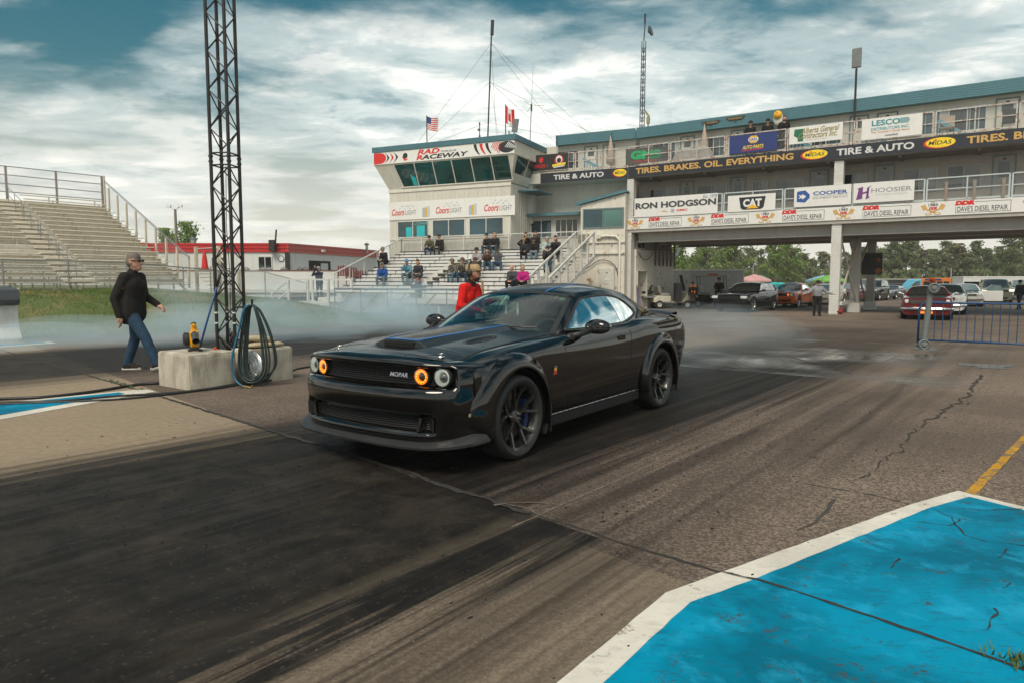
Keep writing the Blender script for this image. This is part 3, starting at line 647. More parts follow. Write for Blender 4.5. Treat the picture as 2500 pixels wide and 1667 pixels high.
HERO = thing('muscle_car', 'glossy black wide-body muscle coupe with blue pinstripes and lit amber lamps', 'car', (.134, 7.49, 0), R(234.7))
def build_hero(H, full=True):
    sb, sd = side_parts()
    fg = fascia_grid(); f = MB(); f.grid(fg, flip=True)
    r = MB(); RP = np.array([[(x, y, z) for (y, z) in SIDE[-2.44]] for x in (0,)])[0]
    plan = [(-2.44, 1.0), (-2.50, .93), (-2.545, .80), (-2.575, .55), (-2.585, 0.0)]; RG = np.zeros((len(plan), 10, 3))
    for i, (x, s) in enumerate(plan):
        for k, (y, z) in enumerate(SIDE[-2.44]): RG[i, k] = (x + (.08 if k < 2 else .05 if k == 2 else 0) * (1 - s * .5) - (.03 if k in (5, 6) else 0) * (1 - s), y * s, z + (.03 if k > 6 else 0) * (1 - s) + (0.0 if k < 9 else -.02))
    r.grid(cr(RG, 6), flip=False)
    allb = MB(); V = np.concatenate(sb.v); allb.add(V, sb.f); allb.add(np.concatenate(f.v), f.f); allb.add(np.concatenate(r.v), r.f)
    obj('body', weld(mir(allb).mesh('body', True), 2e-4), M_blk, H); bpy.data.objects[-1] if False else None
    for s_, nm in ((1, 'l'), (-1, 'r')):
        d = sd if s_ > 0 else mir1(sd); dn = obj('door', weld(d.mesh('door', True), 2e-4), M_blk, H)
        hd = MB(); hd.box((-.47, s_ * .936, .905), (.17, .03, .055)); obj('handle', hd, M_blk, dn, bevel=.012)
        rc = MB(); rc.ball((-.47, s_ * .925, .90), (.075, .012, .04)); obj('handle_recess', rc, M_void, dn, smooth=True)
        gp_ = MB(); pts = [(.70, z) for z in np.linspace(.99, .30, 14)] + [(x, .288) for x in np.linspace(.66, -.66, 14)] + [(-.70, z) for z in np.linspace(.30, 1.02, 14)]
        gp_.path([(x, s_ * (y_side(x, z) + .0005), z) for x, z in pts], .0032, 6); obj('panel_gap', gp_, M_void, dn)
    hood = MB(); hood.grid(hood_grid(), flip=False); hood = obj('hood', weld(mir(hood).mesh('hood', True), 2e-4), M_satin, H)
    sm_ = MB(); sm_.b2((XS - .004, -.175, .934), (XS + .003, .175, .984)); obj('scoop_mouth', sm_, M_void, hood)
    for k in range(3):
        s2 = MB(); s2.b2((XS + .002, -.172, .942 + k * .013), (XS + .009, .172, .947 + k * .013)); obj('scoop_slat', s2, M_plas, hood)
    for sgn in (1, -1):
        st = MB(); L = [];
        for x in np.linspace(.72, XS - .02, 40):
            w = lerp(x, [.6, XS], [.268, .182]); L.append([(x, sgn * (w - .012), hood_z(x, w - .012) + .0052), (x, sgn * (w + .012), hood_z(x, w + .012) + .0052)])
        st.grid(np.array(L)); obj('stripe', st, M_bluem, hood)
        pin = MB(); px, py = 2.06, .60; pz = hood_z(px, py) + .003
        pin.lathe([(0, .010), (.03, .008), (.035, 0)], 18, Tm((px, sgn * py, pz))); pin.tube((px, sgn * py, pz), (px, sgn * py, pz + .03), .007)
        pin.path([(px + .022 * math.cos(a), sgn * py + .022 * math.sin(a), pz + .026) for a in np.linspace(0, 6.28, 14)], .0032, 6); obj('hood_pin', pin, M_steel, hood)
        cab = MB(); cab.path(cr(np.array([(px, sgn * py, pz + .02), (px + .10, sgn * (py - .10), pz + .012), (2.26, sgn * (py - .18), .925), (2.33, sgn * (py - .2), .86)]), 6), .0025, 5); obj('pin_cable', cab, M_plas, hood)
        ex = MB()
        for k in range(3): ex.box((1.50 + .035 * k, sgn * .475, hood_z(1.5 + .035 * k, .475) + .012), (.012, .13 - .03 * k, .004))
        obj('vent_slat', ex, M_plas, hood)
    st = MB(); L = []
    for y in np.linspace(-.182, .182, 24): L.append([(XS - .014, y, hood_z(XS - .016, y) + .006), (XS - .04, y, hood_z(XS - .04, y) + .006)])
    st.grid(np.array(L), flip=True); obj('stripe', st, M_bluem, hood)
    for sgn in (1, -1):
        sg_ = MB(); sg_.path([(x, sgn * seam(x)[1], seam(x)[2] + .001) for x in np.linspace(.66, 2.03, 24)], .0035, 5); obj('panel_gap', sg_, M_void, hood)
        fs_ = MB(); fs_.path([(1.97, sgn * (y_side(1.97, z) + .001), z) for z in np.linspace(.86, .66, 8)], .003, 5); obj('panel_gap', fs_, M_void, hood)
    cw = MB(); L = []
    for s_ in np.linspace(-1, 1, 24): L.append([(.80 - .16 * s_ * s_, .755 * s_, 1.036 - .04 * s_ * s_), (.66 - .1 * s_ * s_, .755 * s_, 1.046 - .045 * s_ * s_)])
    cw.grid(np.array(L)); obj('cowl', cw, M_plas, H)
    for sgn, x0 in ((1, .1), (-1, -.55)):
        wp = MB(); wp.path([(.74, sgn * .1 + .1, 1.055), (.72, sgn * .3 + .15, 1.06), (.66, sgn * .45 + .15, 1.058)], .008, 6); obj('wiper', wp, M_plas, H)
    T = cab_top(); n = 12
    wsP = T[:2 * n + 1]; ro = T[2 * n:5 * n + 1]; rg = T[5 * n:]
    def full_(Pg): return np.concatenate([(Pg * np.array([1, -1, 1]))[:, :0:-1], Pg], 1)
    roof = MB(); roof.grid(full_(ro), flip=False)
    cs = cab_side(); fs = []; a, b = cs.shape[:2]; Cc = (cs[:-1, :-1] + cs[1:, 1:]) / 2
    for i in range(a - 1):
        for j in range(b - 1):
            if not inpoly(Cc[i, j, 0], Cc[i, j, 2], WIN): fs.append((i * b + j, i * b + j + 1, (i + 1) * b + j + 1, (i + 1) * b + j))
    pil = MB(); pil.add(cs.reshape(-1, 3), fs); pil = mir(pil); roof.add(np.concatenate(pil.v), pil.f)
    rme = weld(roof.mesh('roof', True), 3e-4); rf = obj('roof', rme, M_blk, H)
    hl = MB(); q = full_(ro) - np.array([0, 0, .03]); hl.grid(q, flip=True); obj('headliner', hl, M_seat, rf)
    rp = MB(); rr = full_(ro); c0 = rr.shape[1] // 2; rp.grid(rr[:, c0 - 8:c0 + 9] + np.array([0, 0, .0022])); obj('roof_panel', rp, M_satin, rf, smooth=True)
    for sgn in (1, -1):
        L = [];
        for i in range(0, len(ro) - 8):
            y = .30; row = ro[i]; yy = row[:, 1]; x = np.interp(y, yy, row[:, 0]); z = np.interp(y, yy, row[:, 2]) + .004; z2 = np.interp(y + .022, yy, row[:, 2]) + .004
            L.append([(x, sgn * y, z), (x, sgn * (y + .022), z2)])
        st = MB(); st.grid(np.array(L)); obj('stripe', st, M_bluem, rf)
    w = MB(); w.grid(full_(wsP)); ws = obj('windshield', w, M_ws, H, smooth=True)
    fr = MB(); fp = full_(wsP); e = .0025
    for sl in (fp[:, :2], fp[:, -2:], fp[-3:, :], ): fr.grid(sl + np.array([e, 0, e]))
    obj('glass_border', fr, M_plas, ws)
    rgm = MB(); rgm.grid(full_(rg)); obj('rear_window', rgm, M_rg, H, smooth=True)
    def yc(x, z):
        d = (cs[:, :, 0] - x) ** 2 + (cs[:, :, 2] - z) ** 2; i, j = np.unravel_index(np.argmin(d), d.shape); return cs[i, j, 1]
    up = WIN[:10]; lo = np.concatenate([WIN[9:], WIN[:1]])[::-1]
    def strip(x0, x1, n=26):
        P = np.zeros((n + 1, 9, 3))
        for i, x in enumerate(np.linspace(x0, x1, n + 1)):
            zu = np.interp(-x, -up[:, 0], up[:, 1]); zl = np.interp(-x, -lo[:, 0], lo[:, 1])
            for j in range(9):
                z = zl + (zu - zl) * j / 8; P[i, j] = (x, yc(x, z) + .001, z)
        for _ in range(3): P[1:-1, :, 1] = (P[:-2, :, 1] + 2 * P[1:-1, :, 1] + P[2:, :, 1]) / 4; P[:, 1:-1, 1] = (P[:, :-2, 1] + 2 * P[:, 1:-1, 1] + P[:, 2:, 1]) / 4
        return P
    for sgn in (1, -1):
        for nm, x0, x1 in (('door_window', .488, -.60), ('quarter_window', -.612, -1.049)):
            g_ = MB(); P = strip(x0, x1) * np.array([1, sgn, 1]); g_.grid(P, flip=sgn < 0); obj(nm, g_, M_sg, H, smooth=True)
        tr = MB(); ring = np.concatenate([WIN, WIN[:1]]); pts = cr(np.array([(x, yc(x, z), z) for x, z in ring]), 5);
        for _ in range(2): pts[1:-1] = (pts[:-2] + 2 * pts[1:-1] + pts[2:]) / 4
        tr.path(pts * np.array([1, sgn, 1]), .015, 6); obj('window_trim', tr, M_plas, H, smooth=True)
        bl = MB(); bl.path([(x, sgn * (yc(x, np.interp(-x, -lo[:, 0], lo[:, 1])) + .012), np.interp(-x, -lo[:, 0], lo[:, 1]) - .006) for x in np.linspace(.47, -.70, 20)], .0075, 6); obj('belt_moulding', bl, mat('dark_chrome', (.16, .16, .155), .25, metal=.9), H)
        m_ = MB(); m_.ball((.27, sgn * 1.045, 1.062), (.075, .135, .072), nu=20, nv=12); mo = obj('door_mirror', m_, M_blk, H, smooth=True)
        am = MB(); am.path([(.52, sgn * .90, .975), (.44, sgn * .95, .995), (.33, sgn * 1.0, 1.03)], [.035, .026, .03], 8); am.ball((.53, sgn * .895, .965), (.065, .04, .045)); obj('mirror_arm', am, M_plas, mo, smooth=True)
        gm = MB(); gm.ball((.215, sgn * 1.05, 1.062), (.024, .118, .058)); obj('mirror_glass', gm, M_chrome, mo, smooth=True)
        lowc = MB(); lowc.ball((.27, sgn * 1.045, 1.048), (.077, .136, .060)); obj('mirror_base', lowc, M_plas, mo, smooth=True)
        for xc, front in ((AX, True), (-AX, False)):
            fl = flare(xc, front); fl = fl if sgn > 0 else mir1(fl); obj('fender_flare', fl, M_blk, H, smooth=50)
            wl_ = MB(); ph = np.linspace(-.5, math.pi + .5, 30); P = np.array([[(xc + .43 * math.cos(a), sgn * yy, WR + .43 * math.sin(a)) for yy in (.985, .62)] for a in ph]); wl_.grid(P)
            ds = MB(); ds.prism([(xc + .44 * math.cos(a), WR + .44 * math.sin(a)) for a in np.linspace(-.6, math.pi + .6, 24)], .62, .63, Matrix(((1, 0, 0, 0), (0, 0, sgn, 0), (0, 1, 0, 0), (0, 0, 0, 1))))
            wl_.add(np.concatenate(ds.v), ds.f); obj('wheel_liner', wl_, M_void, H)
            wh = tyre_wheel(H, xc, sgn * .978, sgn < 0, caliper=None if not front else ((R(150), R(205)) if sgn > 0 else (R(-25), R(30))))
            mf = MB(); mf.b2((xc - .470, sgn * .70, .16), (xc - .458, sgn * .985, .42)); obj('mud_flap', mf, M_plas, H)
        sk = MB(); sk.b2((-.96, sgn * .84, .175), (.98, sgn * .925, .285)); obj('side_skirt', sk, M_void, H, bevel=.02)
        sl = MB(); sl.path([(x, sgn * .927, .292) for x in np.linspace(.98, -.92, 12)], .0042, 6); obj('skirt_line', sl, M_steel, H)
        for nm, y, x, rr in (('headlight', .745, 2.185, .067), ('turn_lamp', .572, 2.232, .061)):
            Mx = Matrix.Translation((x, sgn * y, .762)) @ Matrix.Rotation(R(sgn * 9), 4, 'Z') @ Matrix.Rotation(R(90), 4, 'Y')
            lm = MB(); lm.lathe([(rr + .012, .0), (rr + .012, .035), (rr + .003, .045), (rr - .004, .03), (rr * .5, -.02), (0, -.025)], 30, Mx, caps=False); lo_ = obj(nm, lm, M_plas, H, smooth=40)
            ring = MB(); ring.lathe([(rr, .036), (rr - .006, .044), (rr - (.016 if nm == 'headlight' else .022), .036), (rr - .026, .014)], 30, Mx, caps=False)
            obj('light_ring', ring, M_halo if nm == 'headlight' else M_amber, lo_, smooth=40)
            if nm == 'headlight':
                pj = MB(); pj.lathe([(rr * .62, .0), (rr * .55, .02), (rr * .3, .034), (0, .038)], 20, Mx, caps=False); obj('projector', pj, mat('projector_lens', (.12, .12, .12), .08, metal=.3, coat=1.0), lo_, smooth=True)
            else:
                cl = MB()
                for k in range(12):
                    a = 2 * math.pi * k / 12; cl.ball((0, 0, 0), (.007, .007, .004), Mx @ Tm((math.cos(a) * (rr - .017), math.sin(a) * (rr - .017), .040)), nu=6, nv=4)
                obj('lamp_cells', cl, M_amber2, lo_); hb = MB(); hb.lathe([(rr * .42, .02), (rr * .42, .034), (0, .036)], 16, Mx); obj('lamp_hub', hb, M_plas, lo_)
            ln = MB(); ln.lathe([(rr + .004, .048), (rr * .6, .056), (0, .060)], 24, Mx, caps=False); obj('lens', ln, M_lens, lo_, smooth=True)
        sm2 = MB(); P = []
        for x in np.linspace(2.10, 1.93, 6):
            pl = np.interp(-x, [-2.225, -2.09, -1.95, -1.86], [.845, .915, .942, .948]); P.append([(x + .004, sgn * (pl + .004), .455), (x + .004, sgn * (pl + .005), .482)])
        sm2.grid(np.array(P), flip=sgn < 0); obj('side_marker', sm2, mat('marker_lens', (.30, .27, .16), .2, coat=.8), H)
        bd = MB(); bz = lambda x, z: sgn * (y_side(x, z) + .003)
        bd.grid(np.array([[(.925, bz(.925, .66), .66), (.865, bz(.865, .66), .66)], [(.92, bz(.92, .692), .692), (.862, bz(.862, .692), .692)]]), m=0); bo = obj('badge', bd, mat('badge_red', (.5, .04, .03), .35), H)
        b2_ = MB(); b2_.ball((.89, bz(.89, .70), .703), (.024, .004, .015)); obj('badge_bee', b2_, mat('badge_yellow', (.75, .36, .02), .4), bo)
        b3_ = MB(); b3_.grid(np.array([[(.915, bz(.915, .712), .714), (.862, bz(.862, .712), .714)], [(.908, bz(.908, .735), .738), (.858, bz(.858, .735), .738)]])); obj('badge_figures', b3_, M_chrome, bo)
        tl = MB(); tl.b2((-2.59, sgn * .10, .86), (-2.555, sgn * .72, .965)); obj('tail_lamp', tl, M_redtail, H, bevel=.01)
    fc = MB(); fc.lathe([(.0, .012), (.05, .012), (.062, .006), (.068, -.01)], 24, Matrix.Translation((-1.78, .90, 1.015)) @ Matrix.Rotation(R(-58), 4, 'X')); obj('fuel_cap', fc, mat('brushed_dark_metal', (.22, .22, .21), .3, metal=.9), H, smooth=40)
    gr = MB(); gb = MB()
    for P_, k0, k1 in ((gr, 11, 12),):
        pass
    grille = obj('grille', (lambda q: (q.grid(np.array([[p[11] + (.012, 0, 0), p[12] + (.012, 0, 0)] for p in fg[:48]]), flip=True), mir(q))[1])(MB()), M_void, H)
    for k in range(8):
        z = .703 + k * .0165; b = MB(); rows = []
        for s_ in (-1, 1):
            pts = [(np.interp(z, [.69, .832], [p[11][0], p[12][0]]) + .022, s_ * p[11][1], z) for p in fg[:36]]
            rows.append(pts)
        b.path(rows[0][::-1] + rows[1][1:], .0042, 5); obj('grille_bar', b, M_plas, grille)
    vb = MB()
    for y in np.arange(-.46, .461, .035): vb.tube((2.43 - .155 - .12 * y * y + .012, y, .70), (2.43 - .165 - .12 * y * y + .012, y, .825), .003, n=5)
    obj('grille_mesh', vb, M_plas, grille)
    lg = obj('lower_grille', (lambda q: (q.grid(np.array([[p[4] + (.012, 0, 0), p[5] + (.012, 0, 0)] for p in fg[:42]]), flip=True), mir(q))[1])(MB()), M_void, H)
    for k in range(6):
        z = .358 + k * .0165; b = MB(); pts = [(np.interp(z, [.343, .452], [p[4][0], p[5][0]]) + .024, p[4][1], z) for p in fg[:40]]
        b.path([(x, -y, z_) for x, y, z_ in pts[::-1]] + pts[1:], .004, 5); obj('grille_bar', b, M_plas, lg)
    for sgn in (1, -1):
        b = MB(); b.bar((2.33, sgn * .60, .345), (2.32, sgn * .63, .45), .03, .03); obj('grille_divider', b, M_blk, lg)
    em = MB(); v, f_ = text_mesh('MOPAR', .25, .02); lo_, hi = v.min(0), v.max(0); u = (v - lo_) / np.maximum(hi - lo_, 1e-6)
    em.add([(2.322 - .02 * (.30 + .19 * a), .285 + .19 * a, .752 + .036 * b_) for a, b_, _ in u], f_); obj('emblem', em, mat('emblem_silver', (.55, .58, .68), .3, metal=.4), grille)
    sp = MB(); P = []
    plan = cr(np.array([(2.47, 0), (2.468, .25), (2.45, .48), (2.405, .68), (2.33, .83), (2.22, .93), (2.08, .985), (1.93, .992)]), 6)
    for x, y in plan:
        e = max(0, (y - .6) / .4); up_ = .05 * e ** 2 * 0.9
        P.append([(x - .16, y * .94, .272 + up_ * 1.6), (x - .05, y * .99, .262 + up_), (x, y, .238 + up_ * .6), (x - .004, y, .220 + up_ * .5), (x - .10, y * .96, .216), (x - .5, y * .8, .216)])
    sp.grid(np.array(P), flip=True); obj('splitter', mir(sp), M_split, H, smooth=35)
    dk = MB(); P = []
    for x in np.linspace(-1.80, -2.47, 14):
        ye = seam(max(x, -2.43))[1] - .03; ze = seam(max(x, -2.43))[2]; P.append([(x, ye * t, ze + .006 + .018 * (1 - t * t)) for t in np.linspace(0, 1, 12)])
    dk.grid(np.array(P)); tr_ = obj('trunk_lid', mir(dk), M_blk, H, smooth=True)
    s_ = MB(); P = []
    for t in np.linspace(-1, 1, 30):
        e = abs(t) ** 4; x0 = -2.24 + .10 * e; P.append([(x0, .80 * t, 1.085 - .01 * e), (x0 - .05, .80 * t, 1.12 - .02 * e), (x0 - .21, .795 * t, 1.142 - .035 * e), (x0 - .245, .79 * t, 1.132 - .035 * e), (x0 - .22, .79 * t, 1.085 - .02 * e)])
    s_.grid(np.array(P), flip=True); obj('spoiler', s_, M_satin, tr_, smooth=40)
    at_ = MB(); at_.prism([(-1.06, 1.435), (-1.14, 1.428), (-1.16, 1.475), (-1.13, 1.475)], -.008, .008, Matrix(((1, 0, 0, 0), (0, 0, 1, 0), (0, 1, 0, 0), (0, 0, 0, 1)))); obj('roof_antenna', at_, M_plas, H)
    for x, y, z, m_, nm in ((-.012, .435, 1.352, mat('sticker_yellow', (.80, .48, .04), .5), 'sticker'), (-.018, .505, 1.340, mat('sticker_green', (.02, .42, .10), .5), 'sticker')):
        b = MB(); b.ball((0, 0, 0), (.034, .034, .002), Matrix.Translation((x + .055, y, z - .014)) @ Matrix.Rotation(R(6), 4, 'X') @ Matrix.Rotation(R(27), 4, 'Y'), nu=18, nv=4); obj(nm, b, m_, ws)
    if full:
        fl = MB(); fl.b2((-1.5, -.80, .22), (1.2, .80, .30)); fl.b2((.80, -.78, .3), (.90, .78, .96)); fl.b2((-1.75, -.72, .3), (-1.55, .72, 1.03)); obj('cabin_floor', fl, M_void, H)
        db = MB(); P = []
        for t in np.linspace(-1, 1, 12): P.append([(.78 - .12 * t * t, .78 * t, .98), (.55, .78 * t, 1.0), (.40, .78 * t, .99), (.30, .78 * t, .92), (.34, .78 * t, .65)])
        db.grid(np.array(P)); db.b2((-.6, -.12, .3), (.4, .12, .62)); obj('dashboard', db, M_plas, H, smooth=30)
        for sgn in (1, -1):
            s = MB(); s.b2((-.45, sgn * .38 - .26, .42), (.12, sgn * .38 + .26, .58)); st_ = obj('seat', s, M_seat, H, bevel=.05)
            bk = MB(); P = []
            for t in np.linspace(0, 1, 9): P.append([(-.42 - .26 * t, sgn * .38 + w_ * (.27 - .05 * t), .50 + .62 * t) for w_ in (-1, -.85, 0, .85, 1)])
            bk.grid(np.array(P)); P2 = np.array(P) + np.array([-.10, 0, 0]); bk.grid(P2, flip=True); bk.bar((-.68, sgn * .38, 1.12), (-.70, sgn * .38, 1.18), .12, .05)
            bk.ball((-.70, sgn * .38, 1.20), (.05, .13, .085)); obj('seat_back', bk, M_seat, st_, smooth=40)
            dp = MB(); dp.b2((-1.0, sgn * .80, .35), (.7, sgn * .84, 1.0)); obj('door_card', dp, M_plas, H)
        rs = MB(); rs.b2((-1.5, -.62, .45), (-1.0, .62, .60)); rs.b2((-1.6, -.62, .55), (-1.42, .62, 1.02)); obj('rear_seat', rs, M_seat, H, bevel=.05)
        wv = MB(); A = Matrix.Translation((.16, .38, .93)) @ Matrix.Rotation(R(68), 4, 'Y')
        wv.path([(.185 * math.cos(a), .185 * math.sin(a), 0) for a in np.linspace(0, 2 * math.pi, 28, endpoint=False)], .016, 8, A, closed=True); wv.tube((0, -.18, 0), (0, .18, 0), .02, M=A); wv.tube((0, 0, 0), (.18, 0, 0), .02, M=A); wv.tube((0, 0, 0), (0, 0, .2), .03, M=A); obj('steering_wheel', wv, M_plas, H)
        rv = MB(); rv.box((.10, 0, 1.315), (.03, .24, .065)); rv.tube((.08, 0, 1.33), (.05, 0, 1.38), .012); rv.b2((.04, -.10, 1.335), (.16, .10, 1.372)); obj('rearview_mirror', rv, M_plas, H, bevel=.01)
        fr_ = MB(); tree = [(0, .09), (-.012, .06), (-.006, .06), (-.022, .03), (-.012, .03), (-.032, 0), (-.02, 0), (-.036, -.03), (-.01, -.03), (-.014, -.055), (.014, -.055), (.01, -.03), (.036, -.03), (.02, 0), (.032, 0), (.012, .03), (.022, .03), (.006, .06), (.012, .06)]
        fr_.prism([(a, b_) for a, b_ in tree], -.001, .001, Matrix.Translation((.10, -.02, 1.19)) @ Matrix.Rotation(R(-35), 4, 'Z') @ Matrix(((0, 0, 1, 0), (1, 0, 0, 0), (0, 1, 0, 0), (0, 0, 0, 1)))); obj('air_freshener', fr_, mat('pale_green_card', (.55, .75, .65), .6), H)
    ub = MB(); ub.b2((-2.3, -.72, .19), (2.2, .72, .24)); obj('underbody', ub, M_void, H)
    bm = MB(); bm.b2((-2.4, -.70, .24), (-1.0, .70, .95)); bm.b2((.95, -.60, .24), (2.0, .60, .80)); obj('chassis', bm, M_void, H)
build_hero(HERO)
# ================================================================ foreground props
M_conc, n = newmat('cast_concrete'); co = n.coord('Object')
a = n.noise(co, 4, 6, 0.6); bb = n.noise(co, 30, 5, 0.7); c_ = n.noise(n.map(co, sc=(1, 1, 0.25)), 5, 5, 0.6)
cc = n.mix(n.ramp(a, [(.3, 0), (.7, 1)]), (.40, .36, .285), (.54, .50, .41)); cc = n.mix(n.ramp(c_, [(.46, 0), (.68, .75)]), cc, (.20, .165, .12)); cc = n.mix(n.ramp(bb, [(.62, 0), (.72, .7)]), cc, (.13, .11, .09))
n.set(Base_Color=cc, Roughness=.9); n.bump(n.math('ADD', bb, n.math('MULTIPLY', a, .5)), .5, .012)
def block(x, y, dx, dy, h, rz, label, seed):
    rg = random.Random(seed); b = bmesh.new(); bmesh.ops.create_cube(b, size=1)
    bmesh.ops.scale(b, vec=(dx, dy, h), verts=b.verts); bmesh.ops.translate(b, vec=(0, 0, h / 2), verts=b.verts)
    es = [e for e in b.edges if max(v.co.z for v in e.verts) > h * .5]; bmesh.ops.bevel(b, geom=es, offset=.045, segments=2, affect='EDGES', profile=.6)
    bmesh.ops.subdivide_edges(b, edges=b.edges, cuts=5, use_grid_fill=True)
    for v in b.verts:
        if v.co.z > .01: v.co += Vector((rg.uniform(-1, 1), rg.uniform(-1, 1), rg.uniform(-1, 1))) * .004
    me = bpy.data.meshes.new('concrete_block'); b.to_mesh(me); b.free(); me.shade_smooth(); me.set_sharp_from_angle(angle=R(40))
    return tag(obj('concrete_block', me, M_conc, loc=(x, y, 0), rz=rz), label, 'concrete block', 'concrete ballast blocks at the truss')
BR = R(-36.9)
block(-4.606, 10.0, .88, .72, .50, BR, 'pale cast concrete block with a yellow leaf blower on top', 1)
block(-3.848, 10.546, .50, .76, .50, BR, 'cast concrete block topped with tan sandbags, nearer the black car', 2)
M_truss = mat('black_truss_paint', (.017, .014, .013), .45, var=.35, scale=12)
TX, TY = -4.44, 10.85
tr = thing('truss_mast', 'tall black four-chord lattice truss mast standing between the concrete blocks', 'truss', (TX, TY, 0), R(37))
s = .21; C4 = [(s * math.cos(R(90 * k)), s * math.sin(R(90 * k))) for k in range(4)]; HT = 8.2
for x, y in C4:
    b = MB(); b.tube((x, y, .02), (x, y, HT), .026, n=10); obj('chord', b, M_truss, tr, smooth=40)
for k in range(4):
    p, q = C4[k], C4[(k + 1) % 4]; z = .12; i = 0
    while z < HT - .35:
        b = MB(); a_, b_ = (p, q) if i % 2 == k % 2 else (q, p); b.tube((*a_, z), (*b_, z + .285), .0105, n=6); obj('lattice_brace', b, M_truss, tr); z += .285; i += 1
        if 3.15 < z < 3.42: z = 3.55
    for zz in (3.28, 3.46):
        b = MB(); b.tube((*p, zz), (*q, zz), .012, n=6); obj('cross_bar', b, M_truss, tr)
for x, y in C4:
    for zz in (3.33, 3.41):
        b = MB(); b.lathe([(.027, -.012), (.036, -.012), (.036, .012), (.027, .012)], 12, Tm((x, y, zz))); obj('coupler', b, M_truss, tr)
    b = MB(); b.lathe([(.0265, -.012), (.029, -.012), (.029, .012), (.0265, .012)], 12, Tm((x, y, 1.02))); b.lathe([(.0265, -.012), (.029, -.012), (.029, .012), (.0265, .012)], 12, Tm((x, y, .86))); obj('white_tie', b, mat('white_tape', (.6, .6, .56), .6), tr)
b = MB(); b.b2((-.26, -.26, 0), (.26, .26, .022)); obj('base_plate', b, M_truss, tr)
M_cable = mat('black_cable', (.012, .012, .012), .45, var=.3, scale=20)
cb = MB(); random.seed(3)
for k in range(7):
    r = random.uniform(.10, .17); z = random.uniform(.42, .62); ph = random.uniform(0, 6)
    cb.path([(.02 * math.sin(3 * a + ph) + .03 * (k % 3 - 1), r * math.cos(a) * .8, z + r * 1.25 * math.sin(a)) for a in np.linspace(0, 6.283, 26, endpoint=False)], .006, 5, closed=True)
cb.path([(0.0, .0, .9), (.02, .03, 1.6), (-.01, .02, 2.4), (.01, .0, 3.3)], .006, 5)
tag(obj('cable_coil', cb, M_cable, loc=(TX, TY, 0), rz=R(37)), 'loose black cables coiled inside the foot of the truss mast', 'cable')
HX, HY, HZ_ = float(at(615, 736, 9.86)[0]), 9.86, 1.20
M_hose = mat('dark_green_hose', (.016, .030, .030), .42, var=.3, scale=9); M_bhose = mat('blue_air_hose', (.008, .11, .20), .4, var=.2)
hk = MB(); hk.path([(TX + .12, TY - .16, 1.10), (HX + .02, HY + .05, 1.15), (HX, HY, 1.17), (HX + .005, HY - .01, 1.245)], .016, 8); hb = tag(obj('hose_hook', hk, M_truss, smooth=40), 'black steel hook reaching out from the truss with hose loops on it', 'hook')
hs = thing('hose', 'dark green air hose looped over a hook beside the truss mast', 'hose', (HX, HY, 0))
random.seed(11)
for k, (wl_, wr_, bt) in enumerate([(-.20, .20, .06), (-.17, .24, .05), (-.19, .15, .09), (-.14, .19, .04), (-.12, .30, .05), (-.10, .32, .10), (-.16, .12, .12)]):
    dy = -.045 + .013 * k; p = [(0, dy * .3, 1.165), (wl_ * .34, dy, 1.10), (wl_ * .72, dy, .80), (wl_, dy, .42), (wl_ * .86, dy - .02, bt + .10), (wl_ * .3 + wr_ * .15, dy - .03, bt), (wr_ * .7, dy - .02, bt + .08), (wr_, dy, .36), (wr_ * .80, dy, .74), (wr_ * .36, dy, 1.07), (0.01, dy * .3, 1.165)]
    b = MB(); b.path(cr(np.array(p), 6), .0135, 8); obj('hose_loop', b, M_hose, hs, smooth=True)
b = MB(); b.path(cr(np.array([(-.02, -.06, 1.17), (-.10, -.07, 1.08), (-.17, -.08, .80), (-.26, -.10, .48), (-.27, -.12, .26), (-.20, -.15, .10), (-.10, -.20, .035)]), 6), .0155, 8); bh = obj('blue_hose_end', b, M_bhose, hs, smooth=True)
b = MB(); b.path([(-.10, -.20, .035), (-.03, -.22, .028), (.04, -.24, .02), (.06, -.235, .05)], .009, 6); obj('brass_nozzle', b, mat('brass', (.45, .33, .12), .35, metal=.8), bh)
LX, LY = float(at(610, 891, 9.97)[0]), 9.97
M_galv = mat('galvanised_steel', (.40, .41, .41), .33, metal=.85, var=.3, scale=14)
A = Matrix.Translation((LX, LY, .265)) @ Matrix.Rotation(R(-28), 4, 'Z') @ Matrix.Rotation(R(80), 4, 'X')
b = MB(); b.lathe([(.235, -.02), (.238, .0), (.228, .008), (.215, .004), (.205, .015), (.165, .020), (.160, .028), (.118, .032), (.113, .042), (.07, .045), (.066, .052), (0, .056)], 48, A)
for k in range(8):
    a = k * math.pi / 4 + .2; b.bar((.12 * math.cos(a), .12 * math.sin(a), .03), (.20 * math.cos(a), .20 * math.sin(a), .016), .008, .012, A)
ld = tag(obj('can_lid', b, M_galv, smooth=30), 'round galvanised steel bin lid leaning between the concrete blocks', 'bin lid')
b = MB(); b.path([(-.012, -.055, .052), (-.012, -.05, .08), (-.012, .05, .08), (-.012, .055, .052)], .010, 8, A); obj('handle', b, M_galv, ld)
M_bag = mat('tan_sandbag_cloth', (.44, .36, .24), .95, var=.2, scale=9, bump=.4)
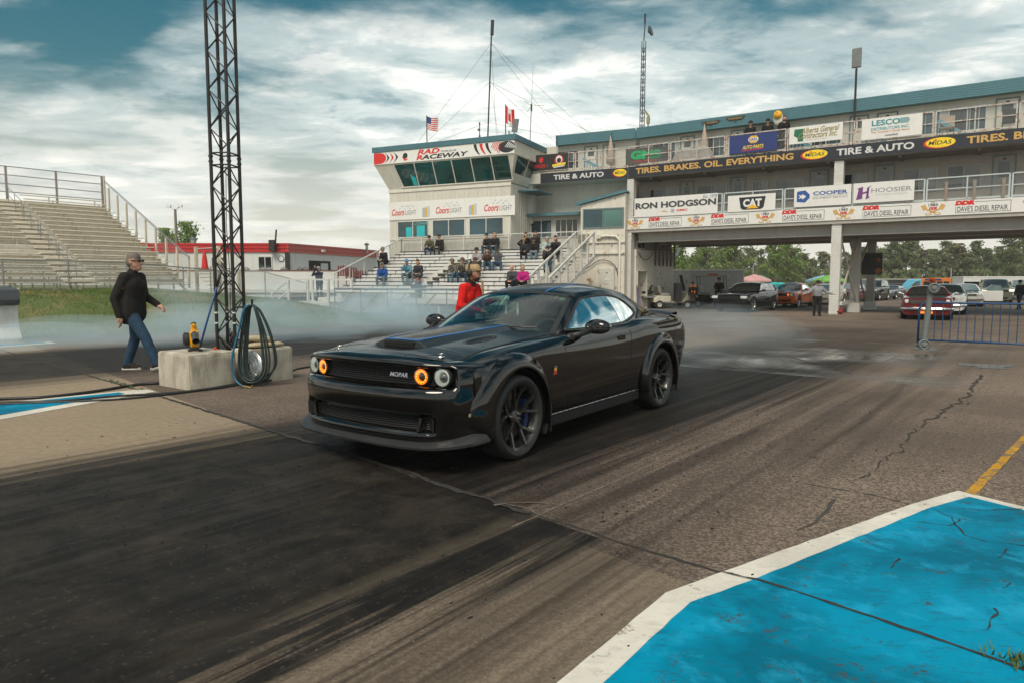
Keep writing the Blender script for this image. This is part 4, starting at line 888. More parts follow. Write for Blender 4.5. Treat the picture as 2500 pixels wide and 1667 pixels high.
def pillow(name, lx, ly, h, M, label=None, seed=0):
    rg = random.Random(seed); nu, nv = 26, 18; P = []
    for s_ in (1, -1):
        Q = np.zeros((nu + 1, nv + 1, 3))
        for i in range(nu + 1):
            for j in range(nv + 1):
                u, v = 2 * i / nu - 1, 2 * j / nv - 1; e = (max(0, 1 - abs(u) ** 3.2) * max(0, 1 - abs(v) ** 3.2)) ** .5
                Q[i, j] = (u * lx / 2 * (1 - .06 * v * v), v * ly / 2 * (1 - .06 * u * u), (h * .5 * e * (1 + .12 * math.sin(5 * u + seed) * math.cos(4 * v)) if s_ > 0 else -h * .42 * e * .9))
        P.append(Q)
    b = MB(); b.grid(P[0], M); b.grid(P[1], M, flip=True); o = obj(name, weld(b.mesh(name, True), 1e-4), M_bag); return tag(o, label, 'sandbag', 'sandbags on the block')
pillow('sandbag', .62, .40, .10, Tm((-3.85, 10.52, .542), rz=R(50)), 'lower tan sandbag sagging over the concrete block edge', 1)
pillow('sandbag', .50, .32, .11, Tm((-3.90, 10.50, .625), rz=R(44), ry=R(4)), 'upper tan sandbag lying on another sandbag', 2)
M_yb = mat('blower_yellow', (.72, .33, .008), .38, var=.08); BX, BY = float(at(474, 820, 9.98)[0]), 9.98
bl = thing('leaf_blower', 'yellow and black handheld leaf blower standing on the concrete block', 'leaf blower', (BX, BY, .50), R(-62))
A = Matrix.Rotation(R(90), 4, 'X')
b = MB(); b.lathe([(0, -.06), (.10, -.06), (.13, -.04), (.135, 0), (.13, .04), (.09, .065), (0, .07)], 28, Matrix.Translation((0, 0, .17)) @ A); obj('fan_housing', b, M_yb, bl, smooth=35)
b = MB(); b.lathe([(0, .07), (.085, .068), (.098, .085), (.098, .13), (.07, .15), (0, .15)], 22, Matrix.Translation((0, 0, .17)) @ A); obj('engine_cover', b, M_plas, bl, smooth=35)
b = MB(); b.path([(-.10, 0, .16), (-.09, 0, .30), (-.03, 0, .38), (.05, 0, .37)], [.05, .042, .03, .028], 10); b.b2((-.085, -.04, .22), (-.01, .04, .36)); obj('handle', b, M_yb, bl, smooth=50, bevel=.012)
b = MB(); b.ball((0, 0, .395), (.04, .035, .022)); b.b2((-.02, -.012, .37), (.04, .012, .385)); obj('throttle', b, M_plas, bl, smooth=40)
b = MB(); b.path([(.04, 0, .235), (.12, 0, .225), (.34, 0, .16)], [.058, .05, .046], 18, caps=False); b.path([(.34, 0, .16), (.10, 0, .225)], [.041, .03], 18, caps=False); obj('nozzle', b, mat('grey_nozzle', (.055, .058, .058), .45, var=.2), bl, smooth=40)
b = MB(); b.b2((-.14, -.09, 0), (.12, -.05, .022)); b.b2((-.14, .05, 0), (.12, .10, .022)); b.b2((-.13, -.06, .018), (-.09, .06, .05)); b.b2((.06, -.06, .018), (.09, .06, .05)); obj('foot', b, M_plas, bl, bevel=.006)
b = MB(); b.ball((-.13, .02, .11), (.05, .07, .06)); obj('fuel_tank', b, M_plas, bl, smooth=True)
ob = MB(); p = at(525, 848, 10.1); ob.ball((p[0], p[1], .524), .021); ob.tube((p[0], p[1], .51), (p[0] + .06, p[1] + .02, .507), .004); tag(obj('orange_knob', ob, mat('safety_orange', (.70, .06, .008), .5), smooth=True), 'small orange ball fitting lying on the concrete block', 'fitting')
p1 = at(534, 684, 10.66); p0 = at(496, 819, 10.78); d = p1 - p0; pb = p0 - d * (p0[2] / d[2]); pt = p1 + d * .02
b = MB(); b.tube(pb, p0 + d * .88, .015, n=10); po = tag(obj('blue_pole', b, mat('blue_pole_paint', (.008, .055, .20), .4), smooth=True), 'long blue broom pole leaning against the truss mast', 'pole')
b = MB(); b.tube(p0 + d * .88, p1 + d * .14, .018, n=10); obj('black_grip', b, M_plas, po, smooth=True)
def gcable(pts, r, label, seed):
    random.seed(seed); P = []
    for px, py in pts: g_ = G(px, py); P.append((g_[0], g_[1], r))
    b = MB(); b.path(cr(np.array(P), 6), r, 8); return tag(obj('power_cable', b, M_cable, smooth=True), label, 'cable', 'cables along the track edge')
gcable([(-120, 990), (0, 977), (110, 972), (230, 958), (330, 942), (395, 937), (420, 930)], .020, 'black cable running to the left face of the pale block', 1)
gcable([(-120, 990), (0, 985), (140, 981), (300, 968), (420, 961), (500, 952), (560, 942), (600, 935), (660, 930), (700, 915), (722, 903), (760, 896), (800, 890)], .016, 'black cable passing in front of both concrete blocks', 2)
gcable([(-120, 998), (0, 989), (180, 982), (330, 973), (470, 957), (540, 948), (590, 939), (625, 936), (668, 926), (690, 912)], .014, 'thinner black cable lying nearest the camera along the blue strip', 3)
M_jb = weathered('white_barrier_paint', (.66, .66, .62), (.36, .33, .28), .75, 2.0, .5)
jp_ = np.array([-12.95, 18.0]); prof = [(-.30, 0), (.30, 0), (.30, .07), (.13, .33), (.085, .90), (-.085, .90), (-.13, .33), (-.30, .07)]
A = Matrix(((LE[0], 0, -LD[0], jp_[0]), (LE[1], 0, -LD[1], jp_[1]), (0, 1, 0, 0), (0, 0, 0, 1)))
b = MB(); b.prism(prof, 0, 3.6, A); tag(obj('jersey_barrier', b, M_jb, bevel=.02), 'white concrete jersey barrier at the left edge with a speaker on it', 'barrier')
sp = thing('loudspeaker', 'dark grey wedge loudspeaker lying on the white barrier', 'loudspeaker', (jp_[0] - .30, jp_[1] - .32, .90), math.atan2(LE[1], LE[0]))
b = MB(); b.prism([(-.32, 0), (.34, -.06), (.42, .08), (.36, .34), (-.32, .42)], -.42, .42, Matrix(((1, 0, 0, 0), (0, 0, 1, 0), (0, 1, 0, .06), (0, 0, 0, 1)))); obj('cabinet', b, mat('speaker_grey', (.055, .06, .066), .5, var=.2, scale=8), sp, bevel=.02)
b = MB(); b.path([(.30, -.434, .10), (-.05, -.44, .40), (-.30, -.434, .34)], .018, 6); obj('handle', b, M_plas, sp)
b = MB(); b.b2((-.2, -.1, .0), (.2, .1, .062)); obj('foot', b, M_plas, sp)

# ================================================================ grass bank at the left
EDGE = np.array([(-46, -2), (-30, 8), (-22, 13), (-13.2, 18.3), (-10.2, 20.0), (-7.0, 22.3), (-5.0, 25.6), (-4.0, 28.4)])
OUT = np.array([(-.55, .83), (-.55, .83), (-.55, .83), (-.55, .83), (-.5, .87), (-.5, .87), (-.55, .83), (-.8, .6)])
HT_ = np.array([1.12, 1.12, 1.12, 1.12, 1.10, .80, .38, .10])
eg = cr(np.c_[EDGE, OUT, HT_], 8); ds = np.array([0, .4, .9, 1.6, 2.5, 3.5, 4.6, 5.8, 7.2, 9, 12, 18, 28, 45])
def bank(i, d): p = eg[i]; f = 1 / (1 + math.exp(-(d - 3.9) * 1.05)); f0 = 1 / (1 + math.exp(3.9 * 1.05)); return np.array([p[0] + p[2] * d, p[1] + p[3] * d, .012 + p[4] * (f - f0) / (1 - f0) + .03 * math.sin(1.7 * d + i) * min(d, 1)])
P = np.array([[bank(i, d) for d in ds] for i in range(len(eg))])
b = MB(); b.grid(P, flip=True); obj('grass_bank', b, M_fgrass, kind='structure', smooth=True)
random.seed(5); gb = MB(); vs = []; fs = []
for _ in range(52000):
    i = random.uniform(14, len(eg) - 1.01); d = random.uniform(.02, 11) ** 1.0; i0 = int(i); f = i - i0
    p = bank(i0, d) * (1 - f) + bank(i0 + 1, d) * f; l = random.uniform(.03, .11) * (1.5 if random.random() < .1 else 1); a = random.uniform(0, 6.28); w_ = random.uniform(.006, .016); t = random.uniform(-.6, .6) * l
    k = len(vs); vs += [(p[0] - w_ * math.cos(a), p[1] - w_ * math.sin(a), p[2] - .01), (p[0] + w_ * math.cos(a), p[1] + w_ * math.sin(a), p[2] - .01), (p[0] + t, p[1] + t * .6, p[2] + l)]; fs.append((k, k + 1, k + 2))
gb.add(vs, fs)
M_blade, n = newmat('grass_blades'); co = n.coord('Object'); f1 = n.noise(co, .55, 5, .65, .4); f2 = n.noise(co, 6, 3, .6)
c = n.mix(f2, (.05, .10, .018), (.16, .21, .05)); c = n.mix(n.ramp(f1, [(.50, 0), (.64, .9)]), c, (.28, .21, .085)); n.set(Base_Color=c, Roughness=.8, Specular_IOR_Level=.2)
tag(obj('grass_blades', gb, M_blade, kind='stuff'), 'patchy green and dry grass on the bank beside the track', 'grass')
def bankz(x, y):
    q = (P[:, :, 0] - x) ** 2 + (P[:, :, 1] - y) ** 2; i, j = np.unravel_index(np.argmin(q), q.shape); return P[i, j, 2]

# ================================================================ fences
M_pipe = weathered('galvanised_pipe', (.30, .31, .31), (.17, .16, .15), .45, 2, .6, metal=.6)
M_wire = mat('galvanised_wire', (.30, .31, .31), .45, metal=.5, var=.2)
M_whp = weathered('white_rail_paint', (.62, .61, .57), (.34, .30, .25), .6, 2, .5)
def chainlink(b, p0, p1, h0, h1, step=.085, w=.0055):
    """crossing wires between p0 and p1 (bottom points), from h0 to h1 above them"""
    p0 = np.array(p0, float); p1 = np.array(p1, float); L = np.linalg.norm((p1 - p0)[:2]); H = h1 - h0; k = int((L + H) / step); vs = []; fs = []
    def pt(s_, h): return p0 + (p1 - p0) * (s_ / L) + np.array([0, 0, h0 + h])
    for i in range(1, k):
        t = i * step
        for sg in (0, 1):
            s0, e0 = (t, 0) if t <= L else (L, t - L); s1, e1 = (0, t) if t <= H else (t - H, H)
            if sg: s0, s1 = L - s0, L - s1
            a = pt(s0, e0); c = pt(s1, e1); q = len(vs); o_ = np.array([0, 0, w]); vs += [a - o_, a + o_, c + o_, c - o_]; fs.append((q, q + 1, q + 2, q + 3))
    b.add(vs, fs)
def fence(name, pts, h, label, post_step=2.6, rail=True, m=None, mesh=True, group=None, mid=False, r=.03):
    m = m or M_pipe; t = thing(name, label, 'fence', tuple(pts[0]), group=group); o0 = np.array(pts[0], float)
    for a, c in zip(pts, pts[1:]):
        a = np.array(a, float) - o0; c = np.array(c, float) - o0; L = np.linalg.norm(c - a); k = max(1, round(L / post_step))
        for i in range(k + 1):
            if i == 0 and a is not None and np.linalg.norm(a) > 1e-6: continue
            p = a + (c - a) * i / k; b = MB(); b.tube(p - (0, 0, .15), p + (0, 0, h + .02), r, n=8); obj('post', b, m, t, smooth=40)
        if rail:
            b = MB(); b.tube(a + (0, 0, h), c + (0, 0, h), .022, n=8); obj('top_rail', b, m, t, smooth=40)
            if mid: b = MB(); b.tube(a + (0, 0, .06), c + (0, 0, .06), .02, n=8); obj('bottom_rail', b, m, t, smooth=40)
        if mesh: b = MB(); chainlink(b, a, c, .03, h); obj('wire_mesh', b, M_wire, t)
    return t
fa = np.array([-14.2, 32.4]); rd = np.array([.643, .766])
fz = lambda p: (p[0], p[1], bankz(p[0], p[1]))
fence('chain_link_fence', [fz(fa + rd * 1.2), fz(fa - rd * 3.6), fz(fa - rd * 8), fz(fa - rd * 16)], 1.2, 'grey chain-link fence along the foot of the left grandstand')
pts = [at(515, 705, 34.5), at(648, 715, 34.0), at(750, 745, 33.2)]; pts[0][2] = 1.0; pts[1][2] = .75; pts[2][2] = .2
fence('chain_link_fence', [tuple(p) for p in pts], 1.25, 'grey chain-link fence stepping down the grass bank by the red-roofed building', 2.5)
# ================================================================ left grandstand (rows run beside the lane)
M_alu = weathered('bleacher_aluminium', (.80, .74, .62), (.50, .44, .35), .5, 1.0, .5, metal=.1, streak=False)
M_alu2 = weathered('bleacher_riser', (.62, .56, .46), (.38, .32, .25), .6, 1.0, .6, metal=.1, streak=False)
gs = thing('grandstand', 'large weathered aluminium grandstand on the grass bank at the left', 'grandstand', (-15.7, 33.7, 0), R(90 - 40))
NR, DV, RZ, Z0 = 19, .60, .262, 1.50; SR, SL, SE = -3.95, -5.35, -22.0
def plank(name, x0, x1, y0, y1, z0, z1, m, par=gs):
    b = MB(); b.b2((x0, y0, z0), (x1, y1, z1)); return obj(name, b, m, par)
for k in range(NR):
    y, z = k * DV, Z0 + k * RZ
    for x0, x1 in ((SR, .12), (SE, SL)):
        if x0 == SE and k in (6, 7): x1 = -8.5
        plank('seat_plank', x0, x1, y - .02, y + .24, z - .035, z, M_alu)
        for xs in np.arange(x1 - .4, x0, -2.3):
            b = MB(); b.b2((xs - .02, y + .06, z - .40), (xs + .02, y + .12, z - .036)); obj('seat_leg', b, M_alu2, gs)
    if k < 2: plank('foot_plank', SE, .05, y - .42, y - .12, z - .40, z - .365, M_alu)
    else:
        plank('foot_plank', SE, .05, y - .40, y - .02 if k else y, z - .40, z - .365, M_alu)
        plank('riser', SE, .02, y - .41, y - .395, z - .60, z - .405, M_alu2)
    if 1 < k: plank('aisle_step', SL + .12, SR - .12, y - .68, y - .43, z - .50, z - .47, M_alu)
M_dark = mat('understructure_shadow_steel', (.06, .065, .055), .8)
for xs in np.arange(0, SE, -2.3):
    b = MB(); b.bar((xs, 0, .9), (xs, (NR - 1) * DV, Z0 + (NR - 1) * RZ - .5), .06, .10)
    for k in range(0, NR, 3): b.bar((xs, k * DV, .6), (xs, k * DV, Z0 + k * RZ - .45), .06, .06)
    obj('support_frame', b, M_alu2, gs)
for k0, k1 in ((2, 5), (6, 9), (10, 13), (14, 17)):
    b = MB(); p = [(-4.62, k0 * DV - .3, Z0 + k0 * RZ - .40), (-4.62, k0 * DV - .25, Z0 + k0 * RZ + .45), (-4.62, k1 * DV, Z0 + k1 * RZ + .50), (-4.62, k1 * DV + .04, Z0 + k1 * RZ - .35)]
    b.path(p, .02, 7); q = [np.array(p[1]) - (0, 0, .42), np.array(p[2]) - (0, 0, .42)]; b.tube(q[0], q[1], .016, n=6)
    m_ = (np.array(p[1]) + np.array(p[2])) / 2; b.tube(m_, m_ - (0, 0, .9), .018, n=6); obj('handrail', b, M_pipe, gs, smooth=40)
tp = [(.28, k * DV + .1, Z0 + k * RZ) for k in range(0, NR)]
for k in list(range(1, NR, 2)) + [NR - 1]:
    b = MB(); b.b2((.24, k * DV + .05, Z0 + k * RZ - .55), (.32, k * DV + .16, Z0 + k * RZ + .98 + (.5 if k == NR - 1 else 0))); obj('guard_post', b, M_alu2, gs)
b = MB(); b.tube((.28, .6, Z0 + RZ + .98), (.28, (NR - 1) * DV + .1, Z0 + (NR - 1) * RZ + 1.2), .024, n=8); b.tube((.28, .6, Z0 + RZ + .90), (.28, (NR - 1) * DV + .1, Z0 + (NR - 1) * RZ + 1.1), .018, n=8); obj('guard_rail', b, M_pipe, gs, smooth=40)
b = MB(); chainlink(b, (.28, .6, Z0 + RZ - .2), (.28, (NR - 1) * DV + .1, Z0 + (NR - 1) * RZ - .2), 0, 1.15, .10); obj('guard_mesh', b, M_wire, gs)
yb, zb = NR * DV - .15, Z0 + (NR - 1) * RZ
for xs in np.arange(.28, SE, -2.35):
    b = MB(); b.b2((xs - .05, yb - .04, zb - .5), (xs + .05, yb + .04, zb + 1.5)); obj('fence_post', b, mat('fence_post_brown', (.26, .23, .21), .6), gs)
for dz in (.12, .55, 1.02, 1.48):
    b = MB(); b.tube((.28, yb, zb + dz), (SE, yb, zb + dz), .024, n=8); obj('fence_rail', b, M_pipe, gs, smooth=40)
b = MB(); chainlink(b, (.28, yb, zb), (SE, yb, zb), .1, 1.48, .10); obj('back_mesh', b, M_wire, gs)
b = MB()
for k in range(7): b.b2((1.2 - .1, -.3 + .3 * k, .95 + .19 * k), (2.3, .02 + .3 * k, .99 + .19 * k))
obj('end_stair', b, M_alu2, gs)
for x, y, z0, z1 in ((1.1, 1.6, 1.0, 3.3), (2.3, 1.6, 1.0, 3.4), (2.3, -.4, .9, 2.1), (1.1, -.4, .9, 2.1)):
    b = MB(); b.b2((x - .07, y - .07, z0), (x + .07, y + .07, z1)); obj('stair_post', b, M_alu2, gs)
b = MB(); b.tube((2.3, 1.6, 3.3), (2.3, -.5, 2.0), .025); b.tube((1.1, 1.6, 3.2), (2.3, 1.6, 3.3), .025); b.tube((2.3, 1.6, 2.8), (2.3, -.5, 1.5), .025); obj('stair_rail', b, M_whp, gs)

# ================================================================ frames of reference of the main buildings
class Fr:
    """building frame: x along the facade (to the right), y into the building, z up"""
    def __init__(s, o, ang): s.o = np.array([o[0], o[1], 0.0]); s.rz = R(ang - 90); a = R(ang); s.u = np.array([math.sin(a), -math.cos(a), 0]); s.d = np.array([math.cos(a), math.sin(a), 0])
    def w(s, x, y, z): return tuple(s.o + s.u * x + s.d * y + np.array([0, 0, z]))
    def thing(s, name, label, cat, x=0, y=0, z=0, group=None): return thing(name, label, cat, s.w(x, y, z), s.rz, group)
    def uz(s, px, py, y=0.0):
        r = ray(px, py); c = np.array([0, 0, CH]); t = ((s.o + s.d * y - c) @ s.d) / (r @ s.d); p = c + r * t; return float((p - s.o) @ s.u), float(p[2])
TW = Fr((-.067, 38.315), 65.0); BG = Fr((6.2976, 37.885), 56.5); WG = Fr((6.2976, 37.885), 65.0)

# ================================================================ centre bleachers below the tower
M_bl = weathered('bleacher_white', (.68, .67, .63), (.42, .39, .34), .5, 1.4, .4, metal=.1, streak=False)
M_nv = mat('bleacher_navy_edge', (.018, .024, .05), .45)
cbs = TW.thing('bleachers', 'white and navy aluminium bleachers in front of the control tower', 'bleachers')
NB = 12
def brow(k): return .6 + .6 * k, 3.28 - .193 * k      # distance in front of the tower wall, seat height
for k in range(NB):
    v, z = brow(k); drift = .06 * k
    secs = ((-6.9 + drift, -2.45 + drift * .8), (-1.35, 3.7)) if k > 1 else ((-6.9 + drift, 3.7),)
    for x0, x1 in secs:
        b = MB(); b.b2((x0, -v, z - .03), (x1, -v + .24, z)); sp_ = obj('seat_plank', b, M_bl, cbs)
        b = MB(); b.b2((x0, -v - .014, z - .045), (x1, -v - .002, z + .003)); obj('seat_nosing', b, M_nv, sp_)
        b = MB(); b.b2((x0, -v - .36, z - .385), (x1, -v - .03, z - .355)); obj('foot_plank', b, M_bl, cbs)
        b = MB(); b.b2((x0, -v - .01, z - .35), (x1, -v + .004, z - .075)); obj('riser', b, M_bl, cbs)
        for xs in np.arange(x0 + .3, x1, 1.5):
            b = MB(); b.b2((xs - .02, -v - .02, z - .36), (xs + .02, -v + .1, z - .036)); obj('seat_bracket', b, M_pipe, cbs)
    if k > 1: b = MB(); b.b2((-2.35 + drift * .8, -v - .3, z - .19), (-1.45, -v - .02, z - .155)); obj('aisle_step', b, M_bl, cbs)
vb_, zb_ = brow(NB - 1)
b = MB(); b.b2((-6.3, -vb_ - 1.3, zb_ - .42), (3.7, -vb_ - .3, zb_ - .38)); obj('front_walkway', b, M_bl, cbs)
b = MB(); b.b2((-6.3, -vb_ - 1.3, zb_ - .62), (3.7, -vb_ - 1.26, zb_ - .42)); obj('walkway_fascia', b, M_bl, cbs)
for xs in np.arange(-6.2, 3.8, 1.65):
    b = MB(); b.b2((xs - .04, -vb_ - 1.2, 0), (xs + .04, -vb_ - 1.12, zb_ - .4)); b.bar((xs, -vb_ - 1.1, .4), (xs, -.6, 2.85), .05, .08); b.b2((xs - .04, -1.0, 0), (xs + .04, -.9, 2.7)); b.b2((xs - .04, -3.6, 0), (xs + .04, -3.5, 1.7)); obj('support_frame', b, M_bl, cbs)
M_mesh2 = M_wire
def rail3(par, p0, p1, h, posts, m, mesh=True, name='guard_rail', sq=.05, low=.1):
    p0 = np.array(p0, float); p1 = np.array(p1, float)
    for i in range(posts + 1):
        p = p0 + (p1 - p0) * i / posts; b = MB(); b.b2(p - (sq / 2, sq / 2, .25), p + (sq / 2, sq / 2, h)); obj('rail_post', b, m, par)
    b = MB(); b.bar(p0 + (0, 0, h), p1 + (0, 0, h), sq + .01, sq); b.bar(p0 + (0, 0, low), p1 + (0, 0, low), sq * .7, sq * .7); obj(name, b, m, par)
    if mesh: b = MB(); chainlink(b, p0, p1, low, h, .10); obj('rail_mesh', b, M_wire, par)
rail3(cbs, (-6.95, -.35, 2.95), (4.25, -.35, 2.98), 1.15, 8, M_whp)
rail3(cbs, (-6.95, -.35, 2.95), (-6.2, -vb_ - .2, .82), 1.10, 5, M_whp)
x0, x1 = 3.95, 4.9
for k in range(13):
    v, z = .5 + .52 * k, 2.86 - .2 * k; b = MB(); b.b2((x0, -v - .28, z - .04), (x1, -v, z)); obj('stair_tread', b, M_bl, cbs)
for xx in (x0 - .04, x1 + .04):
    b = MB(); b.bar((xx, -.3, 2.80), (xx, -7.0, .25), .05, .22); obj('stair_stringer', b, M_bl, cbs)
    for k in range(7):
        v, z = .45 + .98 * k, 2.88 - .377 * k; b = MB(); b.b2((xx - .045, -v - .045, z - .25), (xx + .045, -v + .045, z + 1.12)); obj('stair_post', b, M_bl, cbs)
    b = MB(); b.bar((xx, -.35, 4.06), (xx, -6.6, 1.66), .08, .09); b.tube((xx, -6.6, 1.66), (xx, -6.6, 1.0), .04); obj('stair_rail', b, M_whp, cbs)
b = MB(); b.b2((3.9, -.45, 2.80), (5.0, .3, 2.86)); obj('landing', b, M_bl, cbs)

# ================================================================ rolling gate and photographer's platform
M_gate = weathered('gate_grey_pipe', (.20, .215, .22), (.12, .11, .10), .5, 2, .5, metal=.4)
g0 = np.array([*G(818, 768)[:2], 0]); g1 = np.array([*G(1020, 775)[:2], 0]); gd = (g1 - g0) / np.linalg.norm(g1 - g0); g2 = g0 + gd * 8.2
gt = thing('rolling_gate', 'long grey pipe and chain-link rolling gate in front of the bleachers', 'gate', tuple(g0)); Lg = 8.2
o_ = np.zeros(3)
for nm, z, r in (('top_rail', 1.20, .035), ('second_rail', 1.02, .028), ('bottom_rail', .12, .035)):
    b = MB(); b.tube(gd * 0 + (0, 0, z), gd * Lg + (0, 0, z), r, n=8); obj(nm, b, M_gate, gt, smooth=40)
for i in range(6):
    p = gd * Lg * i / 5; b = MB(); b.tube(p + (0, 0, 0 if i % 5 == 0 else .1), p + (0, 0, 1.2), .028, n=8); obj('upright', b, M_gate, gt, smooth=40)
    if i < 5:
        b = MB(); b.tube(p + gd * .05 + (0, 0, .14), p + gd * 1.1 + (0, 0, 1.02), .022, n=6); obj('diagonal_brace', b, M_gate, gt)
b = MB(); chainlink(b, (0, 0, 0), gd * Lg, .12, 1.02, .09); obj('wire_mesh', b, M_wire, gt)
tag(obj('mesh_banner', (lambda q: (q.bar(g0 + gd * .35 + np.array([.06, .10, .56]), g0 + gd * 3.1 + np.array([.06, .10, .56]), .012, .86), q)[1])(MB()), mat('pale_scrim', (.50, .49, .46), .8, var=.25, scale=1.5)), 'faded pale scrim banner hanging behind the rolling gate', 'banner')
pf = thing('camera_platform', 'low white wooden platform with railings left of the bleachers', 'platform', (-9.55, 33.4, 0), TW.rz)
b = MB(); b.b2((-.9, -.8, .50), (1.5, .9, .58)); obj('deck', b, M_bl, pf)
for x, y in ((-.9, -.8), (1.5, -.8), (-.9, .9), (1.5, .9), (.3, -.8)):
    b = MB(); b.b2((x - .05, y - .05, -.02), (x + .05, y + .05, 1.62)); obj('post', b, M_whp, pf)
for y in (-.8, .9):
    for z in (1.05, 1.58): b = MB(); b.b2((-.9, y - .03, z), (1.5, y + .03, z + .07)); obj('rail', b, M_whp, pf)
b = MB(); b.b2((-.9, -.83, .36), (1.5, -.77, .58)); obj('skirt', b, M_bl, pf)
for k in range(3): b = MB(); b.b2((-1.25 - .3 * k, -.6, .36 - .16 * k), (-.95 - .3 * k, .6, .42 - .16 * k)); obj('step', b, M_bl, pf)
b = MB(); b.bar((-.95, -.8, 1.55), (-1.95, -.8, .95), .05, .07); b.bar((-1.95, -.8, .0), (-1.95, -.8, 1.0), .06, .06); b.bar((-.95, -.8, 1.05), (-1.95, -.8, .45), .05, .07); obj('stair_rail', b, M_whp, pf)
# ================================================================ control tower, wing and bridge building
M_sid = weathered('cream_metal_siding', (.62, .60, .53), (.42, .38, .31), .55, .5, .45)
M_sidw = weathered('white_metal_siding', (.68, .65, .57), (.42, .36, .29), .6, .6, .5, rust=(.22, .10, .05, .15))
M_trim = weathered('cream_trim', (.66, .64, .56), (.42, .37, .30), .55, 1, .4)
M_teal = weathered('teal_roof_metal', (.085, .20, .235), (.06, .13, .15), .42, .6, .5, metal=.15, streak=False)
M_rustw = weathered('rusty_white_rail', (.55, .55, .52), (.38, .30, .24), .6, 2.0, .5, rust=(.30, .10, .035, .75))
M_railb = weathered('pale_blue_grey_rail', (.50, .56, .57), (.36, .33, .29), .55, 2.0, .4)
M_beam = weathered('painted_steel_beam', (.42, .40, .36), (.28, .24, .20), .6, .7, .5)
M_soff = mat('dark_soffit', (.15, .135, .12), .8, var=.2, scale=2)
M_winfr = mat('window_frame_white', (.60, .60, .56), .5)
M_dkfr = mat('window_frame_teal_grey', (.14, .19, .19), .5)
def wglass(name, col, tint=0.0, rough=.03):
    m, n = newmat(name); co = n.coord('Object'); f = n.noise(co, .35, 3, .5, .6)
    n.set(Base_Color=n.ramp(f, [(.35, tuple(c * .55 for c in col)), (.7, tuple(min(1, c * 1.5) for c in col))]), Roughness=rough, Specular_IOR_Level=.75, Coat_Weight=.4); MATS[name] = m; return m
M_gteal = wglass('teal_window_glass', (.004, .052, .055)); M_gblue = wglass('blue_window_glass', (.012, .045, .062)); M_gdark = wglass('dark_window_glass', (.012, .016, .017)); M_grefl = mat('painted_window_reflection', (.02, .42, .45), .2, var=.2, scale=1.0)  # last one is plain teal colour that paints a reflection on glass
def ribs(b, x0, x1, z0, z1, y, step=.30, w=.05, d=.022, holes=()):
    for x in np.arange(x0 + step / 2, x1, step):
        segs = [(z0, z1)]
        for hx0, hx1, hz0, hz1 in holes:
            if hx0 - .06 < x < hx1 + .06:
                ns = []
                for a, c in segs:
                    if hz1 <= a or hz0 >= c: ns.append((a, c)); continue
                    if hz0 > a: ns.append((a, hz0))
                    if hz1 < c: ns.append((hz1, c))
                segs = ns
        for a, c in segs:
            if c - a > .05: b.b2((x - w / 2, y - d, a), (x + w / 2, y + .01, c))
def hslats(b, x0, x1, y, z0, z1, n, d=.03):
    """horizontally ribbed fascia"""
    for k in range(n):
        a = z0 + (z1 - z0) * k / n; c = z0 + (z1 - z0) * (k + 1) / n; b.b2((x0, y - d, a + .012), (x1, y + .02, c)); b.b2((x0, y - d * .3, a), (x1, y + .02, a + .0115))
def window(par, x0, x1, z0, z1, y, panes=2, g=None, fr=None, fw=.05, name='window', d=.05):
    w = MB(); fr = fr or M_winfr
    w.b2((x0, y - d, z1 - fw), (x1, y + .02, z1)); w.b2((x0, y - d, z0), (x1, y + .02, z0 + fw)); w.b2((x0, y - d, z0 + fw), (x0 + fw, y + .02, z1 - fw)); w.b2((x1 - fw, y - d, z0 + fw), (x1, y + .02, z1 - fw))
    for i in range(1, panes): x = x0 + (x1 - x0) * i / panes; w.b2((x - fw * .4, y - d, z0 + fw), (x + fw * .4, y + .02, z1 - fw))
    o = obj(name, w, fr, par)
    for i in range(panes):
        a = x0 + (x1 - x0) * i / panes; c = x0 + (x1 - x0) * (i + 1) / panes; p = MB(); p.b2((a + fw * .4, y - .012, z0 + fw * .5), (c - fw * .4, y - .002, z1 - fw * .5)); obj('pane', p, (g[i % len(g)] if isinstance(g, list) else g) or M_gblue, o)
    return o
def door(par, x0, x1, z0, z1, y, glass_=True, m=None):
    f = MB(); fw = .06; f.b2((x0 - fw, y - .04, z0), (x0, y + .02, z1 + fw)); f.b2((x1, y - .04, z0), (x1 + fw, y + .02, z1 + fw)); f.b2((x0, y - .04, z1), (x1, y + .02, z1 + fw)); o = obj('door_frame', f, M_dkfr, par)
    d = MB(); d.b2((x0, y - .02, z0), (x1, y + .02, z1)); dd = obj('door', d, m or M_trim, par)
    if glass_: p = MB(); p.b2((x0 + .16, y - .026, z0 + 1.0), (x1 - .16, y - .021, z1 - .22)); obj('door_pane', p, M_gdark, dd)
    h = MB(); h.ball((x1 - .08, y - .05, z0 + .95), .03); obj('handle', h, M_steel, dd)
    pl = MB(); pl.b2(((x0 + x1) / 2 - .06, y - .027, z1 - .15), ((x0 + x1) / 2 + .06, y - .022, z1 - .07)); obj('number_plate', pl, mat('door_plate_dark', (.04, .04, .04), .5), dd)

